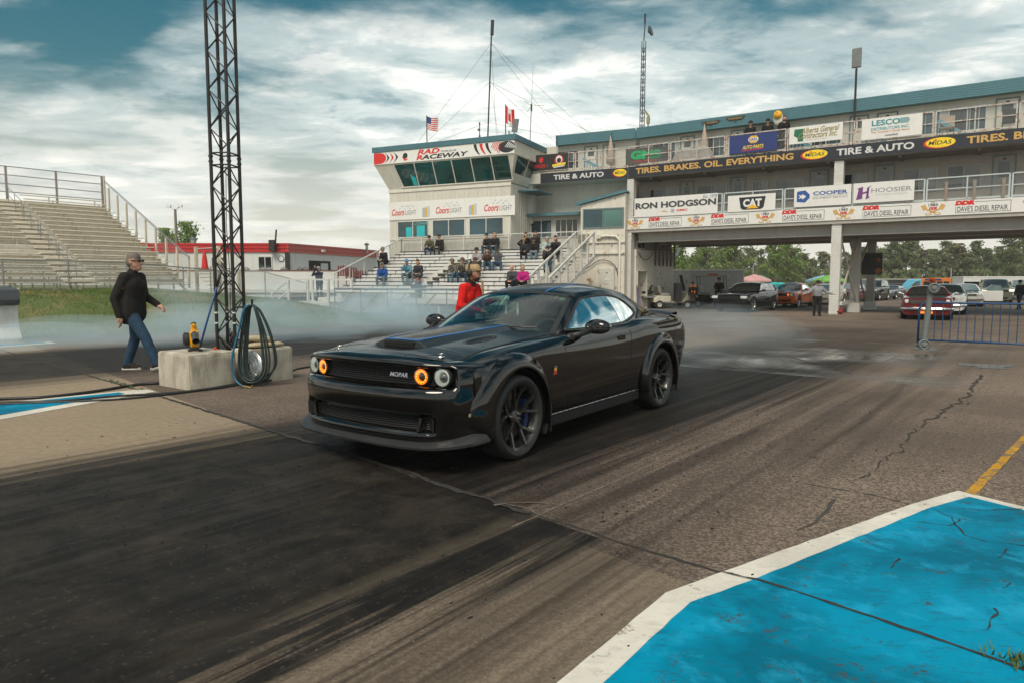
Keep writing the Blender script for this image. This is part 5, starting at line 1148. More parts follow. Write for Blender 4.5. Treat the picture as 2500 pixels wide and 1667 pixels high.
tw = TW.thing('control_tower', 'cream metal-clad control tower with outward-leaning glass cabin and teal roof', 'tower')
DW = 7.0
lw = [];
for cx0, cx1 in ((310, 437), (445, 570), (600, 730), (740, 875), (905, 1048), (1055, 1195)):
    lw.append((TW.uz(880 + cx0 / 3.409, 560)[0], TW.uz(880 + cx1 / 3.409, 560)[0]))
b = MB(); b.b2((-8, 0, 0), (0, DW, 6.9)); holes = [(lw[0][0] - .05, lw[-1][1] + .05, 4.0, 5.15), (-8.1, .1, 5.1, 6.3)]
obj('wall', b, M_sid, tw)
b = MB(); ribs(b, -8, 0, 0, 6.85, 0, .29, holes=holes); obj('wall_ribs', b, M_sid, tw)
b = MB();
for y in np.arange(.15, DW, .29): b.b2((-.01, y - .025, 0), (.022, y + .025, 6.85))
obj('side_ribs', b, M_sid, tw)
b = MB(); b.b2((-8.03, -.05, 6.78), (.03, .0, 6.95)); b.b2((-8.03, -.04, 3.98), (.03, -.005, 4.06)); obj('band_trim', b, M_trim, tw)
for i in range(0, 6, 2): window(tw, lw[i][0], lw[i + 1][1], 4.10, 5.10, 0, 2, [M_gteal, M_gteal] if i == 0 else [M_gblue, M_gblue], fw=.055)
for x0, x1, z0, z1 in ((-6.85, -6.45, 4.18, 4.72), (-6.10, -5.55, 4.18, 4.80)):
    b = MB(); b.b2((x0, -.0165, z0), (x1, -.0135, z1)); obj('painted_reflection_patch', b, M_grefl, tw)  # flat patch with the bright reflection painted as colour
letters(tw, 'LOUNGE', lw[1][0] + .08, lw[1][1] - .08, 4.86, 5.0, mat('pale_cyan_lettering', (.18, .50, .52), .5), y=-.02)
cb0 = [(-8, 0), (0, 0), (0, DW), (-8, DW)]; cb1 = [(-8.62, -.58), (.50, -.58), (.50, DW), (-8.62, DW)]; zc0, zc1 = 6.95, 8.34
def slope(x, z):     # point on the leaning cabin front, x measured in facade units at mid-height
    t = (z - zc0) / (zc1 - zc0); return np.array([x * (1 + t * 0.0), -.58 * t, z])
b = MB(); v = [(x, y, zc0) for x, y in cb0] + [(x, y, zc1) for x, y in cb1]; b.add(v, [(0, 1, 5, 4), (1, 2, 6, 5), (2, 3, 7, 6), (3, 0, 4, 7), (3, 2, 1, 0)]); obj('cabin_wall', b, M_trim, tw)
xs = [TW.uz(880 + c / 3.409, 433, -.3)[0] for c in (320, 470, 622, 778, 938, 1104, 1252)]
for i in range(6):
    x0, x1 = xs[i], xs[i + 1]; ex = lambda x, t: x + (t - .5) * (.62 if x < -7 else (-.02)) * (-.55 if x < -7 else 1)
    P = [slope(ex(x0, 0) + .03, 7.10), slope(ex(x1, 0) - .03, 7.10), slope(ex(x1, 1) - .03, 8.30), slope(ex(x0, 1) + .03, 8.30)]
    q = MB(); n_ = np.array([0, -.92, -.38]); P = [p + n_ * .02 for p in P]; q.add(P, [(0, 1, 2, 3)]); obj('cabin_pane', q, M_gteal, tw)
    m_ = MB(); m_.bar(slope(ex(x0, 0), 7.06) + n_ * .02, slope(ex(x0, 1), 8.33) + n_ * .02, .05, .05); obj('mullion', m_, M_trim, tw)
m_ = MB(); m_.bar(slope(xs[6], 7.06) + n_ * .02, slope(xs[6], 8.33) + n_ * .02, .05, .05); m_.bar(slope(xs[0], 7.07) + n_ * .02, slope(xs[6], 7.07) + n_ * .02, .05, .05); obj('mullion', m_, M_trim, tw)
q = MB(); q.add([p + n_ * .028 for p in (slope(xs[0] + .9, 7.12), slope(xs[1] - .05, 7.12), slope(xs[1] - .12, 7.55), slope(xs[0] + .82, 7.75))], [(0, 1, 2, 3)]); obj('painted_reflection_patch', q, M_grefl, tw)  # reflection on the cabin glass, painted as a teal patch
for y0, y1 in ((.15, 1.4), (1.5, 2.9)):
    q = MB(); q.add([(.04 + .0, y0, 7.1), (.04, y1, 7.1), (.50 + .02, y1 - .1, 8.3), (.50 + .02, y0 - .35 if y0 < .5 else y0 - .05, 8.3)], [(0, 1, 2, 3)]); obj('cabin_pane', q, M_gteal, tw)
b = MB(); b.b2((-8.64, -.60, 8.34), (.52, DW, 9.08)); obj('fascia_wall', b, M_sidw, tw)
b = MB()
for y in np.arange(-.4, DW, .29): b.b2((.51, y - .025, 8.36), (.545, y + .025, 9.06))
obj('fascia_ribs', b, M_sidw, tw)
b = MB(); hslats(b, -8.72, .60, -.66, 9.08, 9.38, 4); rf_ = obj('roof_edge', b, M_teal, tw)
b = MB()
for k in range(4): b.b2((.53, -.66, 9.082 + k * .075), (.62, DW, 9.082 + k * .075 + .062))
obj('roof_edge', b, M_teal, tw); b = MB(); b.b2((-8.7, -.64, 9.1), (.58, DW, 9.37)); obj('roof', b, M_teal, tw)
b = MB(); b.b2((.02, .9, 6.55), (1.2, 3.2, 6.62)); obj('side_canopy', b, M_teal, tw)
def board(fr, name, label, x0, x1, z0, z1, y, m, cat='banner', group=None, t=.02):
    th = fr.thing(name, label, cat, x0, y, z0, group); b = MB(); b.b2((0, 0, 0), (x1 - x0, t, z1 - z0)); obj('board', b, m, th); return th, x1 - x0, z1 - z0
def printm(name, col, rough=.5): return mat('print_' + name, col, rough, var=.05)
M_bw = weathered('white_banner_vinyl', (.76, .75, .72), (.52, .50, .46), .5, .8, .3, streak=False); P_red = printm('red', (.62, .025, .02)); P_blk = printm('black', (.02, .02, .022)); P_gry = printm('grey', (.30, .30, .31)); P_wht = printm('white', (.72, .72, .72)); P_gold = printm('gold', (.60, .36, .10)); P_navy = printm('navy', (.025, .045, .16)); P_yel = printm('yellow', (.85, .62, .02))
t, w, h = board(TW, 'raceway_banner', 'white banner reading RAD TORQUE RACEWAY under the tower roof', -8.62, .50, 8.38, 9.07, -.64, M_bw)
cxu = lambda c: (TW.uz(880 + c / 3.409, 390, -.64)[0] + 8.62)
flat(t, [(0.0, 0.02), (0.0, h - .02)] + ell(.45, h / 2, .42, h * .44, 14, 90, -90)[0:15], P_red)
for k, m_ in ((0, P_blk), (1, P_red), (2, P_blk)):
    x = .80 + .30 * k; a_ = [(x + .30 * math.sin(R(p)) * (1 - abs(p - 90) / 400), h * .08 + h * .84 * (1 - p / 180)) for p in range(0, 181, 15)]; c_ = [(x - .02 + .18 * math.sin(R(p)), h * .08 + h * .84 * (1 - p / 180)) for p in range(180, -1, -15)]; flat(t, a_ + c_, m_)
flat(t, ell(2.2, h * .55, .16, .16), P_blk, y=-.008); flat(t, [(1.98, .30), (2.12, .12), (2.2, .08), (2.33, .14), (2.36, .22), (2.2, .18), (2.06, .34)], P_red)
letters(t, 'RAD', cxu(475), cxu(660), .36, .64, P_red, shear=.25, bold=.035); letters(t, 'TORQUE', cxu(668), cxu(800), .37, .48, P_blk, shear=.2, bold=.01); letters(t, 'RACEWAY', cxu(465), cxu(900), .07, .33, P_blk, shear=.2, bold=.035); letters(t, 'R', cxu(465), cxu(520), .07, .33, P_red, y=-.009, shear=.2, bold=.035)
for k, m_ in ((0, P_blk), (1, P_red), (2, P_blk)):
    x = cxu(945) + .36 * k; flat(t, [(x - .02 + .34 * (s_ ** 2), h * .94 - h * .86 * s_) for s_ in np.linspace(0, 1, 10)] + [(x + .16 + .20 * (s_ ** 2), h * .94 - h * .80 * s_) for s_ in np.linspace(1, 0, 10)], m_)
for k in range(6): x = cxu(1085) + .09 * k; flat(t, [(x, .05 + .07 * (5 - k)), (x + .05, .05 + .07 * (5 - k)), (x + .22, h - .05), (x + .17, h - .05)], P_red)
cx_ = cxu(1218); flat(t, ell(cx_, h * .52, .50, h * .44), P_blk)
for k in range(6): x = cx_ - .12 + .10 * k; flat(t, [(x, h * .50 - .02 * k), (x + .045, h * .50 - .02 * k), (x + .28 - .02 * k, h * .88 - .05 * k), (x + .22 - .02 * k, h * .90 - .05 * k)], P_wht, y=-.009)
t, w, h = board(TW, 'beer_banner', 'white banner reading COORS LIGHT three times above the lounge windows', -8.0, .27, 5.17, 6.22, -.05, M_bw)
cu = lambda c: TW.uz(880 + c / 3.409, 515, -.05)[0] + 8.0
for a, c, e in ((262, 368, 465), (627, 742, 845), (1030, 1155, 1262)):
    letters(t, 'Coors', cu(a), cu(c) - .03, .26, .64, P_red, shear=.3, bold=.02); letters(t, 'LIGHT', cu(c) + .02, cu(e), .28, .55, P_gry, bold=.012)
    for k in range(9):
        x = cu(a) + .5 + .12 * k; z = .70 + .10 * math.sin(2.2 * k + a); flat(t, [(x, z), (x + .07, z + .10), (x + .13, z + .03), (x + .08, z + .02)], printm('pale_mountain', (.42, .47, .52)))
for a in (548, 938):
    x = cu(a);
    for dx, ww, hh, m_ in ((-.19, .16, .52, printm('can_blue', (.35, .45, .52))), (.16, .15, .60, printm('can_silver', (.50, .54, .56))), (-.02, .17, .62, printm('beer_amber', (.66, .40, .07)))):
        flat(t, [(x + dx - ww / 2, .12), (x + dx + ww / 2, .12), (x + dx + ww / 2, .12 + hh), (x + dx - ww / 2, .12 + hh)], m_, y=-.006 - .002 * (dx > -.1) - .002 * (abs(dx) < .05))
    flat(t, [(x - .10, .66), (x + .07, .66), (x + .07, .76), (x - .10, .76)], P_wht, y=-.012)

wg = WG.thing('wing_building', 'cream siding wing with a booth and shed roof joining tower and bridge', 'building')
b = MB(); b.b2((-6.3, 1.4, 0), (0.0, 7.5, 9.42)); obj('back_wall', b, M_sid, wg)
b = MB(); ribs(b, -6.3, -.02, 5.2, 7.0, 1.4, .24); obj('wall_ribs', b, M_sid, wg)
b = MB(); b.b2((-6.1, 0, 7.12), (.0, 7.4, 7.70)); obj('upper_deck', b, M_trim, wg)
b = MB(); hslats(b, -4.62, .08, 1.05, 9.39, 9.96, 6); obj('roof_edge', b, M_teal, wg)
b = MB(); b.b2((-4.6, 1.08, 9.42), (.0, 7.6, 9.94)); obj('roof', b, M_teal, wg)
b = MB(); b.b2((-4.62, 1.02, 9.37), (-4.5, 7.6, 9.965)); obj('roof_end', b, M_teal, wg)
def column(par, x, y, z0, z1, s_=.38, name='column'):
    b = MB(); b.b2((x - s_ / 2, y - s_ / 2, z0), (x + s_ / 2, y + s_ / 2, z1));
    for z in np.arange(z0 + .05, z1 - .05, .11): b.b2((x - s_ / 2 - .012, y - s_ / 2 - .012, z), (x + s_ / 2 + .012, y + s_ / 2 + .012, z + .06))
    return obj(name, b, M_bl, par)
column(wg, -5.9, .35, 4.9, 7.12, .36)
b = MB(); b.b2((-6.6, .35, 0), (-2.55, 1.4, 5.32)); obj('low_room', b, M_sid, wg)
b = MB(); b.b2((-6.75, -.15, 5.32), (-2.35, 1.5, 5.40)); b.b2((-6.75, -.17, 5.26), (-2.35, -.12, 5.42)); obj('low_roof', b, M_teal, wg)
for c0, c1, p_, g_ in ((1418, 1598, 2, M_gblue), (1622, 1815, 4, M_gdark)):
    window(wg, WG.uz(880 + c0 / 3.409, 560, .35)[0], WG.uz(880 + c1 / 3.409, 560, .35)[0], 4.05, 5.10, .35, p_, g_)
b = MB(); bp = [(-2.50, 0.0), (.02, 0.0), (.02, 6.25), (-2.50, 5.72)]; b.prism([(x, z) for x, z in bp], -1.4, .55, Matrix(((1, 0, 0, 0), (0, 0, -1, 0), (0, 1, 0, 0), (0, 0, 0, 1)))); obj('booth_wall', b, M_sidw, wg)
b = MB(); ribs(b, -2.5, .0, .05, 3.0, -.55, .16, .04); ribs(b, -2.5, 0, 3.35, 4.15, -.55, .2, .04); obj('booth_ribs', b, M_sidw, wg)
b = MB(); b.bar((-2.75, -.62, 5.78), (.08, -.62, 6.36), .16, .14); b.bar((-2.75, .3, 5.80), (.08, .3, 6.37), 1.9, .06); obj('booth_roof', b, M_teal, wg)
b = MB(); b.b2((-2.55, -.64, 3.02), (.03, -.55, 3.12)); b.b2((-2.55, -.63, 3.62), (.03, -.55, 3.70)); obj('booth_band', b, M_sidw, wg)
window(wg, WG.uz(1280 + 545 / 3.794, 500, -.55)[0], WG.uz(1280 + 925 / 3.794, 500, -.55)[0], 4.42, 5.50, -.55, 2, [M_gblue, wglass('green_window_glass', (.06, .16, .14))], M_dkfr, .07)
ac = thing('air_conditioner', 'boxy window air conditioner on the booth wall beside the stair', 'air conditioner', WG.w(-2.2, -.56, 3.62), WG.rz)
b = MB(); b.b2((-.32, -.45, 0), (.22, 0, .52)); obj('case', b, mat('ac_beige', (.50, .46, .38), .6), ac, bevel=.02); b = MB(); b.b2((-.28, -.462, .05), (.12, -.452, .47)); obj('grille', b, mat('ac_grille', (.20, .18, .15), .7, var=.4, scale=40), ac)
ac2 = thing('air_conditioner', 'air conditioner high on the shaded wing wall above the shed roof', 'air conditioner', WG.w(-1.5, 1.38, 5.95), WG.rz)
b = MB(); b.b2((-.28, -.4, 0), (.28, 0, .42)); obj('case', b, mat('ac_beige', (.50, .46, .38), .6), ac2, bevel=.02); b = MB(); b.b2((-.22, -.412, .04), (.14, -.402, .38)); obj('grille', b, mat('ac_grille', (.2, .18, .15), .7), ac2)
pb = WG.thing('electrical_panel', 'white metal electrical cabinet on the ribbed wing wall', 'cabinet', -1.32, -.60, .25)
b = MB(); b.b2((0, -.1, 0), (.80, .03, 2.0)); obj('door', b, mat('panel_white', (.58, .57, .52), .5), pb, bevel=.01); b = MB(); b.b2((.02, -.115, .9), (.05, -.10, 1.1)); b.b2((.37, -.112, 1.72), (.43, -.102, 1.79)); obj('latch', b, P_blk, pb)
flat(pb, ell(.40, 1.42, .16, .07), printm('pale_oval', (.68, .68, .66)), y=-.104); letters(pb, 'DANGER', .24, .52, 1.12, 1.17, P_red, y=-.106)
cd = MB(); cd.path([(-1.45, -.64, 3.95), (-.95, -.66, 4.0), (-.45, -.66, 3.96), (-.25, -.66, 3.75), (-.24, -.66, .2)], .07, 10); cd.b2((-1.55, -.72, 3.86), (-1.30, -.56, 4.06)); tag(obj('conduit', cd, M_trim, loc=WG.o.tolist(), rz=WG.rz, smooth=40), 'fat cream conduit bending down the wing wall', 'pipe')
cw = MB(); cw.path(cr(np.array([(-3.4, -.62, 2.2), (-2.6, -.66, 2.05), (-2.0, -.66, 2.3), (-1.4, -.66, 2.68), (-.8, -.66, 2.62), (-.45, -.66, 2.3), (-.3, -.66, 1.9)]), 5), .022, 6); tag(obj('wall_cable', cw, M_cable, loc=WG.o.tolist(), rz=WG.rz, smooth=True), 'black cable looping over the ribbed wing wall', 'cable')

bgd = BG.thing('bridge_building', 'two-storey cream spectator bridge on white columns spanning the staging lanes', 'building')
UE, DB_ = 26.0, 7.5
def bgbox(name, lo, hi, m, **k): b = MB(); b.b2(lo, hi); return obj(name, b, m, bgd, **k)
bgbox('lower_floor', (0.0, 0.02, 4.18), (UE, DB_, 4.93), M_beam)
for y in (.55, 3.6, 6.9): bgbox('girder', (.4, y, 3.70), (UE, y + .30, 4.18), M_beam); bgbox('girder_flange', (.4, y - .08, 3.66), (UE, y + .38, 3.70), M_beam)
for x in np.arange(1.5, UE, 3.0): bgbox('cross_beam', (x, .9, 3.86), (x + .2, 6.9, 4.178), M_beam)
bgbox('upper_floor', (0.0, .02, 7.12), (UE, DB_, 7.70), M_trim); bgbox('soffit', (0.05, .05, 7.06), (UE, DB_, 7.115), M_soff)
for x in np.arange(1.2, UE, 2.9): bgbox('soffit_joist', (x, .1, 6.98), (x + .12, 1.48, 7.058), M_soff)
bgbox('lower_wall', (0.0, 1.5, 4.93), (UE, DB_ - .3, 7.06), mat('shaded_cream_siding', (.33, .305, .265), .7, var=.12, scale=2)); bgbox('upper_wall', (0.0, 1.5, 7.70), (UE, DB_ - .3, 9.42), M_sid)  # lower wall: shade under the upper deck is put into its darker colour
b = MB(); ribs(b, 0, UE, 7.7, 9.4, 1.5, .33, .03, .012); obj('upper_ribs', b, M_sid, bgd)
b = MB(); hslats(b, -.02, UE, 1.05, 9.39, 9.96, 6); obj('roof_edge', b, M_teal, bgd); bgbox('roof', (0, 1.08, 9.42), (UE, DB_, 9.94), M_teal)
c4 = lambda c: 1280 + c / 3.794
c5 = lambda c: 1880 + c / 3.734
for c, ty in [((c4(900), c4(1118)), 'w'), ((c4(1188), c4(1408)), 'w'), ((c4(1448), c4(1582)), 'd'), ((c4(1645), c4(1868)), 'w'), ((c4(1915), c4(2040)), 'd'), ((c5(50), c5(325)), 'w'), ((c5(375), c5(655)), 'w'), ((c5(720), c5(895)), 'd'), ((c5(970), c5(1160)), 'd'), ((c5(1220), c5(1550)), 'w'), ((c5(1615), c5(1968)), 'w'), ((c5(2040), c5(2262)), 'd')]:
    fr_, pr_ = (WG, wg) if c[1] < 1530 else (BG, bgd); x0, x1 = fr_.uz(c[0], 330, 1.5)[0], fr_.uz(c[1], 330, 1.5)[0]; yy = 1.4 if pr_ is wg else 1.5
    if c[0] < 1530 < c[1]: x0 = .1
    if ty == 'w': window(pr_, x0, x1, 8.05, 9.12, yy, 2, [M_gdark, M_gblue])
    else: door(pr_, x0 + .06, x1 - .06, 7.70, 9.22, yy)
for c0, c1, ty in ((310, 510, 'w'), (560, 680, 'd'), (730, 838, 'd')):
    x0, x1 = WG.uz(c4(c0), 350, 1.4)[0], WG.uz(c4(c1), 350, 1.4)[0]
    if ty == 'w': window(wg, x0, x1, 8.05, 9.12, 1.4, 2, M_gdark)
    else: door(wg, x0 + .05, x1 - .05, 7.70, 9.2, 1.4)
for c, ty in [((c4(1165), c4(1430)), 'w'), ((c4(1445), c4(1570)), 'd'), ((c4(1600), c4(1880)), 'w'), ((c4(1910), c4(2050)), 'd'), ((c4(2110), c4(2260)), 'w'), ((c5(45), c5(305)), 'w'), ((c5(360), c5(530)), 'd'), ((c5(665), c5(880)), 'w'), ((c5(945), c5(1130)), 'd'), ((c5(1195), c5(1520)), 'w'), ((c5(1600), c5(1920)), 'w'), ((c5(2015), c5(2230)), 'd')]:
    x0, x1 = BG.uz(c[0], 460, 1.5)[0], BG.uz(c[1], 460, 1.5)[0]
    if ty == 'w': window(bgd, x0, x1, 5.55, 6.62, 1.5, 2, [M_gdark, wglass('curtained_glass', (.10, .095, .085), rough=.15)], mat('window_frame_shade', (.36, .35, .32), .5))  # frame colour darkened for the shade below the deck
    else: door(bgd, x0 + .05, x1 - .05, 4.95, 6.85, 1.5, m=mat('shaded_door_paint', (.30, .29, .26), .6))  # door colour darkened for the same deck shade
for x, y in ((10.42, .30), (.02, .20)): column(bgd, x, y, 0, 4.17, .40)
for x, y in ((10.9, 3.2), (11.2, 7.0)): bgbox('column', (x - .2, y - .2, 0), (x + .2, y + .2, 3.655), M_beam, bevel=.02); bgbox('column_foot', (x - .28, y - .28, 0), (x + .28, y + .28, .45), M_bl)
column(bgd, 10.42, .30, 4.94, 7.05, .38); column(bgd, .12, .22, 4.94, 7.05, .36)
for y0, y1 in ((.5, 3.0), (3.4, 6.8)):
    for a, c in ((.55, 3.6), (3.6, .55)): b = MB(); b.tube((10.55, y0, a), (11.0, y1, c), .05, n=8); obj('brace_rod', b, M_beam, bgd)
    bgbox('foot_rail', (10.6, y0, .42), (10.72, y1, .58), M_bl)
b = MB(); b.b2((10.12, .24, 2.2), (10.2, .36, 2.45)); b.b2((10.03, .22, 2.26), (10.13, .38, 2.40)); obj('junction_box', b, M_pipe, bgd)
stb = BG.thing('storage_block', 'dirty white storage block with open doorway under the left end of the bridge', 'building', .12, .45)
b = MB(); b.b2((-.4, 0, 0), (.22, .12, 3.3)); b.b2((-.4, 1.5, 0), (.22, 5.7, 3.3)); b.b2((-.4, .12, 2.12), (.22, 1.5, 3.3)); b.b2((-.6, .12, 0), (-.5, 1.5, 2.12)); obj('wall', b, M_sidw, stb)
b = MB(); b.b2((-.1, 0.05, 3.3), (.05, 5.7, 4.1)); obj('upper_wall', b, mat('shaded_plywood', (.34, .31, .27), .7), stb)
A = Matrix(((0, -1, 0, .22), (1, 0, 0, 0), (0, 0, 1, 0), (0, 0, 0, 1)))
b = MB()
for y in np.arange(1.7, 5.6, .22): b.b2((.21, y, .05), (.235, y + .03, 2.75))
obj('wall_ribs', b, M_sidw, stb)
b = MB(); b.b2((.2, .10, 0), (.28, .16, 2.14)); b.b2((.2, 1.46, 0), (.28, 1.52, 2.14)); b.b2((.2, .10, 2.10), (.28, 1.52, 2.16)); obj('door_frame', b, M_trim, stb)
b = MB(); b.b2((-.42, .14, .02), (.19, 1.44, .03)); b.b2((-.48, .13, .02), (-.45, 1.45, 2.1)); obj('dark_opening', b, mat('dark_interior_brown', (.035, .025, .02), .9), stb)
b = MB(); b.b2((.06, .35, 3.35), (.10, 1.5, 4.05)); o = obj('window', b, M_winfr, stb); p = MB(); p.b2((.105, .42, 3.4), (.11, .92, 4.0)); obj('pane', p, M_gblue, o); p = MB(); p.b2((.105, .96, 3.4), (.11, 1.44, 4.0)); obj('pane', p, M_gblue, o)
for y in np.arange(2.6, 5.8, .62): b = MB(); b.b2((.24, y, 2.45), (.32, y + .07, 4.0)); obj('trellis_post', b, mat('brown_timber', (.10, .07, .05), .8), stb)
for z in np.arange(2.75, 3.95, .14): b = MB(); b.b2((.32, 2.5, z), (.345, 5.75, z + .05)); obj('trellis_slat', b, mat('grey_timber', (.26, .22, .18), .8), stb)
b = MB(); b.path(cr(np.array([(.26, .1, 3.2), (.30, .6, 2.85), (.30, 1.2, 2.75), (.28, 1.9, 2.95), (.26, 2.4, 3.25)]), 5), .018, 6); obj('cable_swag', b, M_cable, stb)
for k, (y, m_) in enumerate(((-.05, M_plas), (.03, mat('blue_handle', (.03, .06, .25), .5)), (.10, mat('purple_handle', (.12, .07, .22), .5)))):
    b = MB(); b.tube((.42 + .1 * k, y - .15, 0.0), (.30, y, 1.35 - .1 * k), .016, n=6); tag(obj('broom_handle', b, m_, loc=BG.w(.12, .45, 0), rz=BG.rz), ['black broom handle leaning by the storage doorway', 'blue broom handle leaning by the storage doorway', 'purple broom handle leaning by the storage doorway'][k], 'broom', 'brooms by the doorway')
def railing(fr, par, xs, z0, z1, m, y=.06, mesh=True, mid=True):
    for a, c in zip(xs, xs[1:]):
        for x in (a + .05, c - .05): b = MB(); b.b2((x - .03, y - .03, z0), (x + .03, y + .03, z1)); obj('rail_post', b, m, par)
        b = MB(); x = (a + c) / 2; b.b2((x - .025, y - .025, z0), (x + .025, y + .025, z1)); obj('rail_post', b, m, par)
        b = MB(); b.b2((a + .02, y - .03, z1 - .05), (c - .02, y + .03, z1)); obj('top_rail', b, m, par)
        if mid: b = MB(); b.b2((a + .08, y - .02, (z0 + z1) / 2), (c - .08, y + .02, (z0 + z1) / 2 + .04)); obj('mid_rail', b, m, par)
        b = MB(); b.b2((a + .08, y - .025, z0 + .05), (c - .08, y + .025, z0 + .12)); obj('bottom_rail', b, m, par)
        if mesh: b = MB(); chainlink(b, (a + .08, y + .035, z0 + .1), (c - .08, y + .035, z0 + .1), 0, z1 - z0 - .12, .09); obj('rail_mesh', b, M_wire, par)
railing(WG, wg, [-6.0, -3.1, -.08], 7.70, 8.75, M_rustw); railing(BG, bgd, [-.05, 2.3, 5.2, 8.1, 11.05, 14.1, 17.0, 20, 23, 26], 7.70, 8.78, M_rustw)
railing(BG, bgd, [.1, 2.3, 5.15, 8.05, 11.0, 13.9, 16.9, 20, 23, 26], 4.93, 5.96, M_railb)
for x in (13.2, 14.6, 15.6, 16.6): bgbox('timber_post', (x, -.05, 4.95), (x + .12, .02, 5.75), mat('grey_timber', (.26, .22, .18), .8))
for x in (2.45, 5.3, 8.2, 11.2, 14.2):                     # blue stair flights behind the upper rail
    b = MB(); b.bar((x, 1.0, 8.55), (x + 1.1, 1.0, 7.75), .08, .16);
    for k in range(6): b.b2((x + .16 * k, .99, 7.75), (x + .16 * k + .04, 1.04, 8.5 - .12 * k))
    obj('blue_stair_guard', b, mat('blue_stair_paint', (.12, .30, .38), .5), bgd)
b = MB(); b.bar((-2.9, .9, 8.5), (-1.7, .9, 7.75), .08, .16)
for k in range(6): b.b2((-2.85 + .17 * k, .89, 7.75), (-2.81 + .17 * k, .93, 8.42 - .1 * k))
obj('blue_stair_guard', b, mat('blue_stair_paint', (.12, .30, .38), .5), wg)

YB = -.03
ux = lambda fr, px, o=0.0: fr.uz(px, 450, YB)[0] - o
M_nav = mat('navy_banner_cloth', (.018, .021, .032), .6, var=.3, scale=1.2, bump=.6)
P_lt = printm('light_grey', (.62, .62, .62)); P_au = printm('amber_gold', (.58, .345, .10))
def midas(t, cx, cz, rx, rz_):
    flat(t, ell(cx - rx * .06, cz - rz_ * .04, rx * 1.04, rz_ * 1.03), P_red, y=-.006, name='emblem'); flat(t, ell(cx + rx * .03, cz + rz_ * .03, rx * .97, rz_ * .95), P_yel, y=-.009, name='emblem')
    letters(t, 'MIDAS', cx - rx * .76, cx + rx * .76, cz - rz_ * .36, cz + rz_ * .40, P_blk, y=-.012, shear=.2, bold=.01); flat(t, ell(cx - rx * .30, cz + rz_ * .56, rx * .10, rz_ * .14, 10), P_red, y=-.012, name='emblem')
t, w, h = board(WG, 'tire_banner', 'navy banner reading TIRE & AUTO with a yellow oval, on the wing left of the bridge', -5.14, -.02, 7.13, 7.68, YB, M_nav, group='tyre shop banners'); o_ = -5.14
letters(t, 'TIRE & AUTO', ux(WG, c4(270), o_), ux(WG, c4(735), o_), .14, .42, P_lt, bold=.03); midas(t, ux(WG, c4(884), o_), .29, .37, .21)
t, w, h = board(BG, 'tire_banner', 'long navy banner reading TIRES. BRAKES. OIL. EVERYTHING across the bridge', .0, UE, 7.13, 7.70, YB, M_nav, group='tyre shop banners')
letters(t, 'TIRES. BRAKES. OIL. EVERYTHING', ux(BG, c4(1030)), ux(BG, c5(205)), .15, .46, P_au, bold=.03); midas(t, ux(BG, c5(397)), .29, .56, .22); letters(t, 'TIRE & AUTO', ux(BG, c5(595)), ux(BG, c5(1298)), .13, .44, P_lt, bold=.03); midas(t, ux(BG, c5(1530)), .29, .56, .22); letters(t, 'TIRES. BRAKES. OIL. EVERYTHING', ux(BG, c5(1770)), ux(BG, c5(1770)) + 8.0, .13, .44, P_au, bold=.03)
def ddr_box(t, x0, x1, h):
    w_ = x1 - x0
    for a in ((x0 + .03, .07, x1 - .02, .085), (x0 + w_ * .36, h - .10, x1 - .02, h - .085), (x0 + .03, .07, x0 + .045, h - .26), (x1 - .035, .08, x1 - .02, h - .09)): flat(t, [(a[0], a[1]), (a[2], a[1]), (a[2], a[3]), (a[0], a[3])], P_blk, name='outline')
    letters(t, 'DDR', x0, x0 + w_ * .36, h - .21, h - .02, P_red, shear=.2, bold=.09); letters(t, "DAVE'S DIESEL REPAIR", x0 + .10, x1 - .12, .12, .34, P_blk, bold=.004)
def piston(t, cx, h):
    for sg in (1, -1):
        flat(t, [(cx + sg * .46, h - .16), (cx + sg * .30, h - .10), (cx + sg * .20, h - .30), (cx + sg * .36, h - .36)], P_gold, y=-.006); flat(t, [(cx + sg * .28, h - .33), (cx + sg * .22, h - .29), (cx - sg * .22, .10), (cx - sg * .17, .06)], P_gold, y=-.008)
        flat(t, ell(cx + sg * .17, .09, .13, .05, 16), P_gold, y=-.010); flat(t, ell(cx + sg * .17, .09, .09, .025, 16), M_bw, y=-.0115)
    letters(t, '1983', cx - .17, cx + .17, h - .19, h - .08, P_blk, y=-.012, bold=.01); letters(t, 'EST', cx - .07, cx + .07, h - .06, h - .02, P_blk, y=-.012); letters(t, 'DDR', cx - .15, cx + .15, h - .34, h - .22, P_red, y=-.012, shear=.2, bold=.06)
t, w, h = board(BG, 'diesel_banner', "long white banner repeating DAVE'S DIESEL REPAIR along the lower edge of the bridge", -.05, UE, 4.34, 4.94, YB, M_bw); o_ = -.05
for c0, c1 in ((c4(1155), c4(1467)), (c4(1735), c4(2090)), (c5(115), c5(510)), (c5(850), c5(1303)), (c5(1695), c5(2215))): ddr_box(t, ux(BG, c0, o_), ux(BG, c1, o_), h)
for c in (c4(1033), c4(1600), c4(2240), c5(680), c5(1497), c5(2440)): piston(t, ux(BG, c, o_), h)
YS = -.07
def sign(px0, px1, py, z0, z1, name, label, m, fr=BG): x0, x1 = fr.uz(px0, py, YS)[0], fr.uz(px1, py, YS)[0]; t, w, h = board(fr, name, label, x0, x1, z0, z1, YS, m, 'sign', 'sponsor signs on the railings'); return t, w, h
t, w, h = sign(1549, 1752, 500, 4.97, 5.97, 'dealer_sign', 'white sign reading RON HODGSON with EST. 1978 on the lower rail', M_bw)
